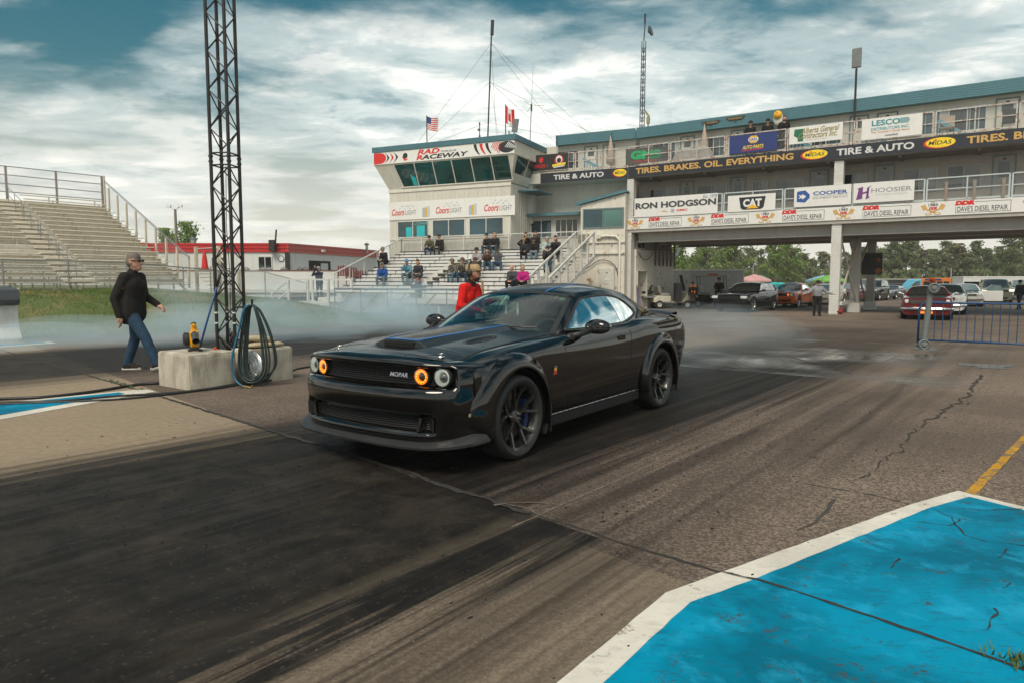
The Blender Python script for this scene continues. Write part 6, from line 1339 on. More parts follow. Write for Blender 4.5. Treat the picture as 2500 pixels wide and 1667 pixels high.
letters(t, 'RON HODGSON', .07, w - .07, .42, .74, P_gry, bold=.05, y=-.005); letters(t, 'RON HODGSON', .06, w - .08, .43, .75, printm('charcoal', (.05, .05, .055)), bold=.03, y=-.009); letters(t, 'Est. 1978', w * .83, w - .03, .78, .95, printm('script_blue', (.06, .14, .32)), shear=.35); letters(t, 'GMC', w * .52, w * .655, .20, .31, P_red, bold=.03)
flat(t, [(w * .34, .22), (w * .385, .22), (w * .39, .19), (w * .41, .19), (w * .412, .22), (w * .43, .24), (w * .39, .25), (w * .385, .29), (w * .36, .29), (w * .358, .25), (w * .335, .25)], P_gold); flat(t, ell(w * .475, .25, .11, .11), P_gry); flat(t, ell(w * .475, .25, .095, .095), P_wht, y=-.009)
for k, c in enumerate(((.5, .05, .05), (.4, .42, .45), (.05, .15, .4))): flat(t, [(w * .475 - .06 + .04 * k, .19), (w * .475 - .025 + .04 * k, .19), (w * .475 - .005 + .04 * k, .31), (w * .475 - .04 + .04 * k, .31)], printm('shield%d' % k, c), y=-.012)
t, w, h = sign(1777, 1893, 495, 4.97, 5.77, 'cat_sign', 'white sign with a dark shield reading CAT over a yellow triangle', M_bw)
flat(t, [(w * .24, h * .86), (w * .80, h * .86), (w * .76, h * .20), (w * .70, h * .10), (w * .34, h * .10), (w * .28, h * .20)], P_blk); letters(t, 'CAT', w * .33, w * .72, h * .26, h * .74, P_wht, y=-.009, bold=.05); flat(t, [(w * .40, h * .16), (w * .66, h * .16), (w * .53, h * .42)], printm('cat_yellow', (.80, .44, .02)), y=-.012)
t, w, h = sign(1939, 2078, 478, 5.03, 5.94, 'rental_sign', 'white sign reading COOPER EQUIPMENT RENTALS with a blue arrow emblem', M_bw)
P_cb = printm('cooper_blue', (.03, .09, .32)); flat(t, [(w * .05, .24), (w * .20, .20), (w * .28, .50 - .1), (w * .28, .55), (w * .20, .76), (w * .05, .72)], P_cb); flat(t, [(w * .08, .38), (w * .14, .42), (w * .15, .34), (w * .22, .47), (w * .15, .60), (w * .14, .53), (w * .08, .57), (w * .11, .475)], P_wht, y=-.009); letters(t, 'COOPER', w * .34, w * .94, .50, .68, P_cb, bold=.03); letters(t, 'EQUIPMENT RENTALS', w * .34, w * .94, .32, .41, P_gry, bold=.01); flat(t, [(w * .34, .455), (w * .94, .455), (w * .94, .467), (w * .34, .467)], P_gry)
t, w, h = sign(2084, 2232, 468, 5.06, 5.94, 'tire_sign', 'white sign reading HOOSIER WESTERN CANADA with a purple H', M_bw)
P_pu = printm('purple', (.16, .04, .20))
for q in ([(.05, .14), (.16, .18), (.17, .72), (.06, .64), (.09, .60)], [(.16, .38), (.26, .44), (.26, .52), (.16, .46)], [(.22, .14), (.29, .22), (.27, .30), (.28, .66), (.33, .76), (.24, .66), (.23, .3)]): flat(t, [(a * w * .95, z) for a, z in q], P_pu)
letters(t, 'HOOSIER', w * .30, w * .96, .42, .62, P_gry, bold=.012); letters(t, 'WESTERN CANADA', w * .36, w * .90, .29, .35, printm('pale_grey', (.45, .45, .45)))
t, w, h = sign(1781, 1898, 350, 7.80, 8.68, 'parts_sign', 'navy blue sign reading NAPA AUTO PARTS on the upper rail', mat('napa_blue', (.018, .035, .16), .5, var=.1))
flat(t, [(w * .39, h * .70), (w * .45, h * .90), (w * .57, h * .90), (w * .62, h * .70), (w * .57, h * .50), (w * .45, h * .50)], printm('napa_gold', (.75, .42, .04))); flat(t, [(w * .405, h * .79), (w * .605, h * .79), (w * .605, h * .61), (w * .405, h * .61)], P_wht, y=-.009); letters(t, 'NAPA', w * .42, w * .59, h * .63, h * .77, P_navy, y=-.012, bold=.03); letters(t, 'AUTO PARTS', w * .28, w * .72, h * .20, h * .40, P_yel, shear=.2, bold=.02); flat(t, [(w * .27, h * .10), (w * .70, h * .15), (w * .70, h * .19), (w * .27, h * .14)], P_red)
t, w, h = sign(1927, 2057, 330, 7.98, 8.76, 'contractor_sign', 'white sign reading Alberta General Contractors Inc. with a green province outline', M_bw)
P_gn = printm('dark_green', (.01, .15, .09)); P_ol = printm('olive_gold', (.28, .22, .04)); flat(t, [(w * .10, h * .86), (w * .27, h * .86), (w * .27, h * .12), (w * .17, h * .12), (w * .16, h * .35), (w * .09, h * .48)], P_gn); letters(t, 'Alberta General', w * .23, w * .94, h * .56, h * .90, P_ol, y=-.01, shear=.35, bold=.012); letters(t, 'Contractors Inc.', w * .18, w * .90, h * .26, h * .60, P_ol, y=-.01, shear=.35, bold=.012); letters(t, '"Building It Better In Alberta"', w * .33, w * .74, h * .12, h * .20, P_gry)
t, w, h = sign(2104, 2251, 310, 7.84, 8.74, 'candy_sign', "white sign reading LESCO DISTRIBUTORS INC. The Trucker's Candy Store", M_bw)
P_tl = printm('teal', (.01, .26, .30)); letters(t, 'LESCO', w * .17, w * .64, h * .62, h * .90, P_tl, bold=.03); letters(t, 'DISTRIBUTORS INC.', w * .16, w * .80, h * .40, h * .54, P_tl, bold=.012); letters(t, "The Trucker's Candy Store", w * .16, w * .80, h * .25, h * .37, printm('rust_orange', (.55, .14, .02)), bold=.012); letters(t, 'HARRIS', w * .40, w * .62, h * .08, h * .17, P_navy, shear=.3, bold=.02)
for k in range(6): z = h * (.64 + .045 * k); flat(t, [(w * .63, z), (w * (.80 - .01 * abs(k - 2.5)), z), (w * (.81 - .01 * abs(k - 2.5)), z + h * .024), (w * .64, z + h * .024)], P_tl)
t, w, h = sign(c4(940), c4(1320), 380, 7.80, 8.64, 'gns_sign', 'grey sign reading GNS in green letters on the upper rail', mat('sign_charcoal', (.075, .075, .07), .6, var=.15), WG)
letters(t, 'GNS', w * .12, w * .86, h * .30, h * .84, printm('bright_green', (.01, .36, .12)), bold=.06); letters(t, 'INDUSTRIAL TRUCK SERVICES', w * .18, w * .78, h * .12, h * .22, P_red, bold=.01)
t, w, h = sign(c4(66), c4(405), 395, 7.84, 8.72, 'drink_sign', 'black sign with a red can and a round red badge at the wing corner', mat('sign_black', (.02, .02, .02), .6), WG)
letters(t, 'MACH 1', w * .06, w * .46, h * .16, h * .40, P_red, shear=.2, bold=.02); flat(t, ell(w * .27, h * .66, .13, .16, 20, tilt=-20), P_red); flat(t, ell(w * .76, h * .58, .27, .28), P_red); flat(t, ell(w * .76, h * .62, .19, .22), P_wht, y=-.009); flat(t, ell(w * .76, h * .56, .13, .14), P_blk, y=-.0115); flat(t, [(w * .58, h * .18), (w * .93, h * .28), (w * .94, h * .42), (w * .58, h * .32)], P_yel, y=-.014); flat(t, [(w * .61, h * .10), (w * .91, h * .18), (w * .91, h * .25), (w * .61, h * .17)], P_wht, y=-.014)
for c0, c1, z, lab in ((1640, 1815, 9.50, 'left of two small dark Londonderry plaques on the teal roof edge'), (1865, 2045, 9.56, 'right of two small dark Londonderry plaques on the teal roof edge')):
    x0, x1 = BG.uz(c4(c0), 310, 1.0)[0], BG.uz(c4(c1), 305, 1.0)[0]; th = BG.thing('roof_plaque', lab, 'plaque', x0, 1.0, z, 'roof plaques'); w = x1 - x0
    b = MB(); b.prism([(0, .30), (w, .30), (w * .86, .15), (w * .55, .12), (w * .5, 0), (w * .45, .12), (w * .14, .15)], 0, .02, Matrix(((1, 0, 0, 0), (0, 0, -1, 0), (0, 1, 0, 0), (0, 0, 0, 1)))); obj('board', b, mat('plaque_brown', (.05, .04, .03), .5), th); letters(th, 'Londonderry', w * .12, w * .88, .16, .27, P_au, y=-.026, shear=.25)
hx, hz = BG.uz(1899, 286, .9)
th = BG.thing('cap_sign', 'oversized yellow cap with white brim fixed to the teal roof edge', 'sign', hx, .95, hz)
b = MB(); b.ball((0, 0, -.08), (.24, .10, .34), nu=20); obj('brim', b, mat('cap_white', (.68, .66, .60), .5), th, smooth=True); b = MB(); b.ball((0, -.08, .08), (.21, .16, .21), nu=20); obj('crown', b, mat('cap_yellow', (.75, .38, .01), .45), th, smooth=True); b = MB(); b.ball((.01, -.22, .17), .03); obj('button', b, P_blk, th, smooth=True)
lx = BG.uz(2083, 360, .9)[0]; th = BG.thing('floodlight', 'tall pole floodlight rising from the upper bridge deck', 'floodlight', lx, .9, 7.70)
b = MB(); b.tube((0, 0, 0), (0, 0, 3.6), .05, n=8); obj('pole', b, P_blk, th); b = MB(); b.b2((-.20, -.09, 3.62), (.20, .05, 4.5)); obj('lamp_head', b, mat('lamp_grey', (.16, .17, .17), .5, var=.3, scale=12), th, bevel=.04)
# ================================================================ clubhouse with red roof band, far left
M_redf = weathered('red_metal_fascia', (.52, .020, .022), (.36, .03, .03), .45, .6, .4, streak=False); M_redf2 = weathered('faded_red_fascia', (.50, .10, .085), (.38, .10, .09), .55, .8, .6, streak=False)
M_clw = weathered('white_clubhouse_siding', (.64, .65, .63), (.48, .47, .44), .6, .5, .3)
ch = thing('clubhouse', 'long low white clubhouse with a red metal roof band behind the fence', 'building', (-17.76, 55, 0))
Cn, Lf, Rt = np.array([0, 0]), np.array([-12.5, 0.0]), np.array([4.66, 12.7])
def wallbox(name, p, q, z0, z1, t, m, par=ch, out=0.0):
    d = (q - p) / np.linalg.norm(q - p); nn = np.array([d[1], -d[0]]); b = MB(); A = Matrix(((d[0], nn[0], 0, p[0] + nn[0] * out), (d[1], nn[1], 0, p[1] + nn[1] * out), (0, 0, 1, 0), (0, 0, 0, 1))); b.b2((0, -t, z0), (np.linalg.norm(q - p), 0, z1), A); return obj(name, b, m, par), A
for p, q, m in ((Lf, Cn, M_redf), (Cn, Rt, M_redf2)):
    L = np.linalg.norm(q - p); _, A = wallbox('wall', p, q, .3, 3.86, 1.0, M_clw)
    b = MB()
    for x in np.arange(.3, L, .62): b.b2((x, -.01, .3), (x + .03, .02, 3.84), A)
    obj('wall_batten', b, M_clw, ch)
    for k in range(5): b = MB(); b.b2((-.08, -.9, 3.86 + k * .145), (L + .06, .10 - (.05 if k % 2 else 0), 3.86 + (k + 1) * .145 - .008), A); obj('roof_band', b, m, ch)
b = MB(); b.add([(-12.5, .3, 4.55), (0, .3, 4.55), (4.4, 12.5, 4.55), (-8, 14, 4.55)], [(0, 1, 2, 3)]); obj('roof', b, mat('flat_roof_grey', (.2, .2, .2), .8), ch)
def cwin(px0, px1, z0, z1): x0 = float(at(px0, 640, 55)[0]) + 17.76; x1 = float(at(px1, 640, 55)[0]) + 17.76; window(ch, x0, x1, z0, z1, -.02, 2, M_gdark, fw=.07)
cwin(630, 665, 2.55, 3.55); cwin(516, 550, 2.55, 3.5)
A2 = Matrix(((.344, .939, 0, 0), (.939, -.344, 0, 0), (0, 0, 1, 0), (0, 0, 0, 1)))
b = MB(); b.b2((2.6, -.02, 1.2), (5.6, .04, 3.3), A2); dr_ = obj('entrance', b, M_gdark, ch); b = MB(); b.b2((4.2, .05, 1.25), (5.2, .07, 3.1), A2); obj('door_leaf', b, mat('pale_door', (.5, .52, .52), .5), dr_)
b = MB(); b.b2((-.25, -.06, 1.2), (.12, .06, 3.84)); obj('corner_pillar', b, P_blk, ch)
flat(ch, ell(-.55, 3.35, .27, .27, 6), P_blk, y=-.05); flat(ch, ell(-.55, 3.35, .21, .21, 6), P_wht, y=-.055)
for x, z in ((1.4, 4.2),): b = MB(); b.b2((4.2, .1, 4.05), (4.5, .35, 4.25), A2); obj('wall_lamp', b, M_whp, ch)
tw_ = thing('terrace', 'white terrace wall with a brown cap in front of the clubhouse', 'wall', (-25.5, 50, 0))
b = MB(); b.b2((0, 0, .6), (13.7, .25, 2.30)); b.b2((13.7, 0, .6), (14.0, 9, 2.30)); obj('wall', b, M_clw, tw_)
b = MB(); b.b2((-.05, -.04, 2.30), (13.75, .30, 2.37)); obj('cap', b, mat('brown_cap', (.16, .045, .035), .6), tw_)
b = MB(); b.b2((0, -.9, .75), (13.0, -.02, .98)); obj('step_ledge', b, M_bl, tw_)
M_mar = mat('maroon_paint', (.20, .035, .03), .6)
um = thing('patio_umbrella', 'closed red patio umbrella on the clubhouse terrace', 'umbrella', (float(at(500, 650, 51.5)[0]), 51.5, 0))
b = MB(); b.lathe([(.03, 3.9), (.12, 3.6), (.18, 3.2), (.22, 2.7), (.30, 2.45), (.24, 2.3), (.05, 2.28)], 12); obj('canopy', b, mat('umbrella_red', (.55, .012, .015), .7), um, smooth=True); b = MB(); b.tube((0, 0, 0), (0, 0, 4.0), .03); obj('pole', b, M_plas, um)
for i, px in enumerate((482, 600, 640, 655, 692, 732, 744)):
    p = at(px, 655, 51.2); b = MB(); b.path([(-.25, 0, 2.0), (-.25, 0, 2.45), (0, 0, 2.62), (.25, 0, 2.45), (.25, 0, 2.0)], .03, 6); b.b2((-.25, -.02, 2.1), (.25, .02, 2.5)); b.b2((-.25, -.5, 1.7), (.25, 0, 1.76)); b.b2((-.23, -.48, 1.2), (-.19, -.44, 1.7)); b.b2((.19, -.48, 1.2), (.23, -.44, 1.7)); tag(obj('terrace_chair', b, mat('chair_grey', (.16, .15, .15), .6), loc=(p[0], 51.3, 0)), ['grey terrace chair left of the red umbrella', 'grey terrace chair just right of the truss mast', 'grey terrace chair left below the right-hand clubhouse window', 'grey terrace chair right below the right-hand clubhouse window', 'grey terrace chair below the hexagonal wall badge', 'grey terrace chair first right of the dark corner pillar', 'grey terrace chair second right of the dark corner pillar'][i], 'chair', 'chairs on the clubhouse terrace')
for i, (px, py) in enumerate(((838, 664), (858, 668), (880, 676))):
    p = at(px, py, 45); t_ = thing('slatted_chair', ['leftmost of three maroon slatted chairs left of the bleachers', 'middle of three maroon slatted chairs left of the bleachers', 'maroon slatted chair nearest the bleachers'][i], 'chair', (p[0], 45, p[2] - .6), R(20), 'maroon chairs')
    for k in range(5): b = MB(); b.b2((-.35 + .15 * k, 0, .35), (-.24 + .15 * k, .03, 1.0 - .02 * abs(k - 2))); obj('slat', b, M_mar, t_)
    b = MB(); b.b2((-.4, -.55, .32), (.4, .05, .37)); b.b2((-.42, -.5, -1.2), (-.36, -.44, .6)); b.b2((.36, -.5, -1.2), (.42, -.44, .6)); b.b2((-.45, -.55, .58), (-.33, .05, .63)); b.b2((.33, -.55, .58), (.45, .05, .63)); obj('seat_frame', b, M_mar, t_)
p = at(431, 595, 68); lp = thing('light_pole', 'tall timber light pole with two floodlights behind the grandstand', 'light pole', (p[0], 68, 0))
b = MB(); b.tube((0, 0, 0), (0, 0, 8.6), .16, .12, n=10); obj('pole', b, mat('old_timber_pole', (.20, .17, .14), .8), lp)
for s_ in (-1, 1): b = MB(); b.bar((0, 0, 8.5), (s_ * .45, -.1, 8.8), .08, .08); b.box((s_ * .55, -.15, 8.88), (.42, .25, .22)); obj('flood_head', b, mat('flood_white', (.75, .75, .72), .4), lp)
p = at(648, 597, 53); sp_ = thing('horn_speaker_pole', 'short black pole with a loudspeaker above the red roof band', 'loudspeaker', (p[0], 54.6, 3.9)); b = MB(); b.tube((.2, 0, .5), (.32, 0, 1.7), .07); b.b2((-.25, -.2, .0), (.2, .2, .9)); obj('speaker_box', b, P_blk, sp_)
for i, px in enumerate((470, 895)): p = at(px, 592, 57 + 8 * i); b = MB(); b.tube((0, 0, -.3), (0, 0, .5), .14); b.lathe([(.2, .45), (.25, .55), (.0, .7)], 12); tag(obj('roof_vent', b, M_steel, loc=(p[0], p[1], 4.5)), ['small metal roof vent above the left half of the red band', 'small metal roof vent at the right end of the red band'][i], 'vent')
# ================================================================ things on the tower roof
def tp(px, py, y): u, z = TW.uz(px, py, y); return u, z
def mastline(name, label, px0, py0, px1, py1, y, r, cat='antenna', m=P_blk):
    u0, z0 = tp(px0, py0, y); u1, z1 = tp(px1, py1, y); t_ = TW.thing(name, label, cat, u0, y, 9.37); b = MB(); b.tube((0, 0, 0), (u1 - u0, 0, z1 - 9.37), r, n=8); obj('mast', b, m, t_); return t_, u0, z0, u1, z1
t_, u0, z0, u1, z1 = mastline('guyed_mast', 'tall slim black guyed antenna mast on the control tower roof', 1190, 338, 1200, 78, 2.0, .045)
b = MB(); b.tube((u1 - u0 + .03, 0, z1 - 9.37 - .2), (u1 - u0 + .07, 0, z1 - 9.37 + .62), .10, n=8); obj('antenna_head', b, P_blk, t_)
for zf, ends in ((.90, ((-7.9, 0), (-3.5, 3.5), (1.8, 3.0), (3.8, 2))), (.57, ((-7.5, 0), (-3.2, 3.5), (1.2, 3.2), (4.5, 2))), (.22, ((-6.0, -1.5), (2.0, -1.5)))):
    for ex_, ey_ in ends:
        b = MB(); zt = (z1 - 9.37) * zf; b.tube(((u1 - u0) * zf, 0, zt), (ex_ - u0 if abs(ex_) > 1e-6 else 0, ey_, .02), .009, n=4); obj('guy_wire', b, M_wire, t_)
for px, py0, py1, lab, us in ((1042.5, 352, 283, 'stars and stripes flag on a short pole at the left of the tower roof', True), (1234.5, 335, 256, 'red and white maple leaf flag on a pole at the right of the tower roof', False)):
    y = .3 if us else .5; u0, _ = tp(px, py0, y); z1 = tp(px, py1, y)[1]; f = TW.thing('flag', lab, 'flag', u0, y, 9.37, 'flags on the tower'); h_ = z1 - 9.37
    b = MB(); b.tube((0, 0, 0), (0, 0, h_), .03, n=8); obj('pole', b, P_blk, f)
    nx, nz = 24, 14; wv = lambda u, v: np.array([u * (.72 if us else .50), .10 * math.sin(u * 7 + v * 2) * u, h_ - .04 - v * (.72 if us else .95) - (.22 if us else .35) * u * (1 + .3 * math.sin(4 * u))])
    parts_ = {}
    for i in range(nx):
        for j in range(nz - 1 if us else nz):
            u, v = (i + .5) / nx, (j + .5) / (13 if us else nz)
            if us: k = 'flag_union' if (u < .42 and j < 7) else ('flag_red' if j % 2 == 0 else 'flag_white')
            else: k = 'flag_red' if (u < .26 or u > .74 or (abs(u - .5) < .15 and abs(v - .5) < .22 - .25 * abs(u - .5))) else 'flag_white'
            q = parts_.setdefault(k, MB()); a = 1 / nx; c = 1 / (13 if us else nz); q.add([wv(i * a, j * c), wv((i + 1) * a, j * c), wv((i + 1) * a, (j + 1) * c), wv(i * a, (j + 1) * c)], [(0, 1, 2, 3)])
    for k, q in parts_.items(): obj(k, q, {'flag_union': P_navy, 'flag_red': P_red, 'flag_white': P_wht}[k], f)
u0, _ = tp(1006, 350, 3.5); b = MB(); b.b2((-.55, -.45, 0), (.55, .45, .62)); rt = TW.thing('roof_unit', 'brown rooftop ventilation unit at the left of the tower roof', 'ventilation unit', u0, 3.2, 9.37); obj('case', b, mat('unit_brown', (.14, .10, .08), .6), rt, bevel=.05); b = MB(); b.b2((-.25, -.47, .1), (.05, -.452, .5)); obj('louvre', b, mat('unit_tan', (.26, .21, .16), .6), rt)
u0, _ = tp(1171, 338, .2); wt = TW.thing('weather_station', 'small weather sensor on a stub mast at the tower roof edge', 'sensor', u0, .2, 9.37); b = MB(); b.tube((0, 0, 0), (0, 0, .9), .03); b.ball((-.04, 0, .62), (.09, .07, .07)); b.ball((0, 0, .95), (.05, .05, .10)); b.ball((0, 0, .28), (.06, .05, .08)); obj('sensor', b, mat('sensor_brown', (.12, .11, .09), .6), wt)
u0, _ = tp(1254, 334, .3); pl = TW.thing('panel_light', 'tilted grey panel floodlight at the right tower roof corner', 'floodlight', u0, .3, 9.37); b = MB(); b.tube((0, 0, 0), (.03, 0, .3), .04); b.box((0, 0, 0), (.34, .08, .72), Tm((.10, 0, .66), ry=R(10))); obj('lamp_head', b, mat('lamp_grey', (.16, .17, .17), .5), pl, bevel=.03); b = MB(); b.box((0, 0, 0), (.10, .05, .4), Tm((-.25, 0, .22), ry=R(-12))); obj('fin', b, M_steel, pl)
u0, z0 = WG.uz(1294, 410, .1); u1, z1 = WG.uz(1305.5, 158, .1); an = WG.thing('whip_antenna', 'thin whip antenna with side rods on the wing corner', 'antenna', u0, -.1, 7.7); b = MB(); b.tube((0, 0, -.4), ((u1 - u0) * .6, 0, (z1 - 7.7) * .62), .035, .03, n=6); b.tube(((u1 - u0) * .6, 0, (z1 - 7.7) * .62), (u1 - u0, 0, z1 - 7.7), .014, .008, n=5); obj('mast', b, M_steel, an); b = MB(); c0 = np.array([(u1 - u0) * .6, 0, (z1 - 7.7) * .62]); b.tube(c0, c0 + (.75, .1, -.02), .01, n=5); b.tube(c0, c0 + (-.4, .3, -.25), .01, n=5); b.tube(c0, c0 + (-.35, -.3, .25), .01, n=5); b.tube(c0 - (0, 0, .3), c0 + (0, 0, .1), .05, n=8); obj('side_rods', b, P_blk, an)
p0 = at(1567, 320, 52); p1 = at(1572, 102, 52); rm = thing('radio_mast', 'black lattice radio mast with a dish behind the bridge roof', 'radio mast', (p0[0], 52, 0)); dx = p1[0] - p0[0]; H_ = p1[2]
wd = lambda z: .26 - .10 * z / H_; off = lambda z: dx * max(0, (z - p0[2]) / (p1[2] - p0[2]))
for k in range(3):
    a = R(120 * k + 80); b = MB(); b.path([(off(z) + wd(z) * math.cos(a), wd(z) * math.sin(a), z) for z in np.linspace(0, H_, 12)], .03, 6); obj('leg', b, P_blk, rm)
for i in range(int(H_ / .55)):
    z = i * .55
    if z < 8: continue
    b = MB()
    for k in range(3): a, c = R(120 * k + 80), R(120 * k + 200); b.tube((off(z) + wd(z) * math.cos(a), wd(z) * math.sin(a), z), (off(z + .5) + wd(z + .5) * math.cos(c), wd(z + .5) * math.sin(c), z + .5), .014, n=4); b.tube((off(z) + wd(z) * math.cos(c), wd(z) * math.sin(c), z), (off(z + .5) + wd(z + .5) * math.cos(a), wd(z + .5) * math.sin(a), z + .5), .014, n=4)
    obj('lattice_bay', b, P_blk, rm)
b = MB(); b.tube((dx, 0, H_), (dx + .1, 0, H_ + 1.95), .04); b.tube((dx + .06, 0, H_ + 1.3), (dx + .06, 0, H_ + 1.95), .07); obj('top_antenna', b, P_blk, rm)
b = MB(); b.lathe([(.04, 0), (.12, .06), (.34, .16), (.38, .28), (.30, .30)], 20, Tm((dx + .25, -.1, H_ + .62), ry=R(75), rz=R(-30))); obj('dish', b, mat('dish_green', (.05, .075, .07), .5), rm, smooth=40)
cmx = BG.uz(1582, 322, 2.0)[0]; cm_ = BG.thing('roof_camera', 'small beige camera on a post behind the bridge roof edge', 'camera', cmx, 2.0, 9.94); b = MB(); b.tube((0, 0, -.1), (0, 0, .5), .05); b.b2((-.08, -.08, .4), (.08, .08, .75)); b.box((0, 0, 0), (.1, .1, .42), Tm((-.08, 0, .95), ry=R(-35))); obj('camera_body', b, mat('camera_olive', (.30, .27, .14), .5), cm_)
for px, lab, fr in ((c4(800), 'closed beige umbrella at the left of the upper deck', WG), (c4(1665), 'closed beige umbrella half hidden behind the tarp on the upper deck', BG)):
    u = fr.uz(px, 370, .9)[0]; um = fr.thing('deck_umbrella', lab, 'umbrella', u, .9, 7.70, 'closed umbrellas on the deck'); b = MB(); b.lathe([(.02, 1.95), (.08, 1.6), (.20, 1.0), (.26, .45), (.18, .38), (.04, .4)], 10); obj('canopy', b, mat('umbrella_beige', (.40, .32, .26), .8), um, smooth=True); b = MB(); b.tube((.02, 0, 0), (.04, 0, 2.1), .022); obj('pole', b, P_blk, um)
x0, x1 = BG.uz(c4(1375), 370, .9)[0], BG.uz(c4(1770), 370, .9)[0]; Q = np.zeros((20, 14, 3)); random.seed(9)
for i in range(20):
    for j in range(14):
        a, c = i / 19, j / 13; e = (max(0, 1 - abs(2 * a - 1) ** 5)) * (max(0, 1 - abs(2 * c - 1) ** 5)); Q[i, j] = (x0 + (x1 - x0) * a, .35 + .8 * c + random.uniform(-.02, .02), 7.705 + e * (.62 + .22 * a + .07 * math.sin(9 * a)) + random.uniform(0, .05) * e)
b = MB(); b.grid(Q - np.array([x0, 0, 7.70])); tag(obj('tarp_cover', b, mat('grey_tarp', (.38, .35, .31), .7, var=.2), loc=BG.w(x0, 0, 7.70), rz=BG.rz, smooth=True), 'grey tarp draped over furniture on the upper deck', 'tarp')
for px, lab, m_ in ((c5(1615), 'tan deck chair on the upper deck behind the right-hand rail', mat('tan_cloth', (.42, .33, .24), .8)), (c5(2190), 'dark tall deck chair by the rightmost upper door', P_blk)):
    u = BG.uz(px, 300, .8)[0]; d_ = BG.thing('deck_chair', lab, 'chair', u, .8, 7.70, 'chairs on the upper deck'); b = MB(); b.b2((-.28, -.28, .42), (.28, .28, .46)); obj('seat', b, m_, d_); b = MB(); b.box((0, .3, .72), (.55, .03, .6)); obj('backrest', b, m_, d_)
    for x, y in ((-.26, -.26), (.26, -.26), (-.26, .26), (.26, .26)): b = MB(); b.tube((x, y, 0), (x, y, .44), .015, n=5); obj('leg', b, P_blk, d_)
# ================================================================ blue crowd barrier and bollard
M_bb = mat('blue_barrier_paint', (.005, .052, .15), .4, var=.25, scale=8); b0 = np.array([*G(2240, 845)[:2], 0]); b1 = np.array([*G(2500, 857)[:2], 0]); bd_ = (b1 - b0) / np.linalg.norm(b1 - b0); LB = 3.6
bar = thing('crowd_barrier', 'blue tubular crowd barrier with upright bars at the right', 'barrier', tuple(b0)); Lb = lambda s_, z: bd_ * s_ + np.array([0, 0, z])
b = MB(); b.path([Lb(0, .08), Lb(0, .86), Lb(.04, .96), Lb(.14, 1.02), Lb(LB, 1.02)], .024, 10); obj('frame_tube', b, M_bb, bar, smooth=True); b = MB(); b.tube(Lb(0, .15), Lb(LB, .15), .022, n=10); obj('bottom_tube', b, M_bb, bar, smooth=True)
for s_ in np.arange(.32, LB, .155): b = MB(); b.tube(Lb(s_, .15), Lb(s_ + random.uniform(-.012, .012), 1.02), .0095, n=6); obj('upright_bar', b, M_bb, bar)
for s_ in (.02, LB - .3): b = MB(); nn = np.array([-bd_[1], bd_[0], 0]); b.path([Lb(s_, .12), Lb(s_, .02) + nn * .25, Lb(s_, .02) - nn * .25, Lb(s_, .12)], .016, 6); obj('foot', b, M_bb, bar)
pb_ = G(2254, 853); bo = thing('post_with_discs', 'grey steel post with a round disc at its top and foot', 'post', (pb_[0], pb_[1], 0)); M_bol = weathered('grey_post_paint', (.15, .17, .165), (.08, .075, .065), .6, 3, .6)
b = MB(); b.tube((0, 0, 0), (.10, 0, 1.36), .062, n=14); obj('post', b, M_bol, bo, smooth=40)
for x, z, nm in ((.10, 1.36, 'top_disc'), (-.05, .12, 'foot_disc')): b = MB(); b.lathe([(0, -.05), (.105, -.05), (.118, -.03), (.118, .02), (.095, .05), (.07, .03), (.055, .03), (.045, .06), (0, .07)], 26, Tm((x, -.11, z), rx=R(90), rz=R(-20))); obj(nm, b, M_bol, bo, smooth=35)
b = MB(); b.b2((-.2, -.2, 0), (.2, .2, .02)); obj('base_plate', b, M_bol, bo)
# ================================================================ people
_CM = {}
def cloth(col, rough=.85):
    k = tuple(round(c, 3) for c in col)
    if k not in _CM:
        m, n = newmat('cloth_%d' % len(_CM)); co = n.coord('Object'); f = n.noise(co, 9, 5, .6, .4)
        n.set(Base_Color=n.ramp(f, [(.3, tuple(c * .7 for c in col)), (.7, tuple(min(1, c * 1.25) for c in col))]), Roughness=rough, Specular_IOR_Level=.25); n.bump(n.noise(co, 22, 4, .6, .8), .5, .02); _CM[k] = m
    return _CM[k]
def camo():
    m, n = newmat('camouflage_cloth'); co = n.coord('Object'); f = n.noise(co, 12, 3, .5, .8); n.set(Base_Color=n.ramp(f, [(.38, (.03, .028, .022)), (.48, (.13, .12, .085)), (.56, (.30, .28, .22)), (.64, (.06, .05, .04))], 'CONSTANT'), Roughness=.9); return m
M_camo = camo()
M_skin = mat('skin', (.46, .25, .17), .55, var=.12, scale=14); M_skin2 = mat('skin_tan', (.40, .20, .13), .55, var=.12, scale=14)
HAIR = {'grey': (.15, .13, .11), 'brown': (.06, .035, .02), 'dark': (.016, .012, .010), 'blond': (.30, .19, .09)}
V = lambda *a: np.array(a, float)
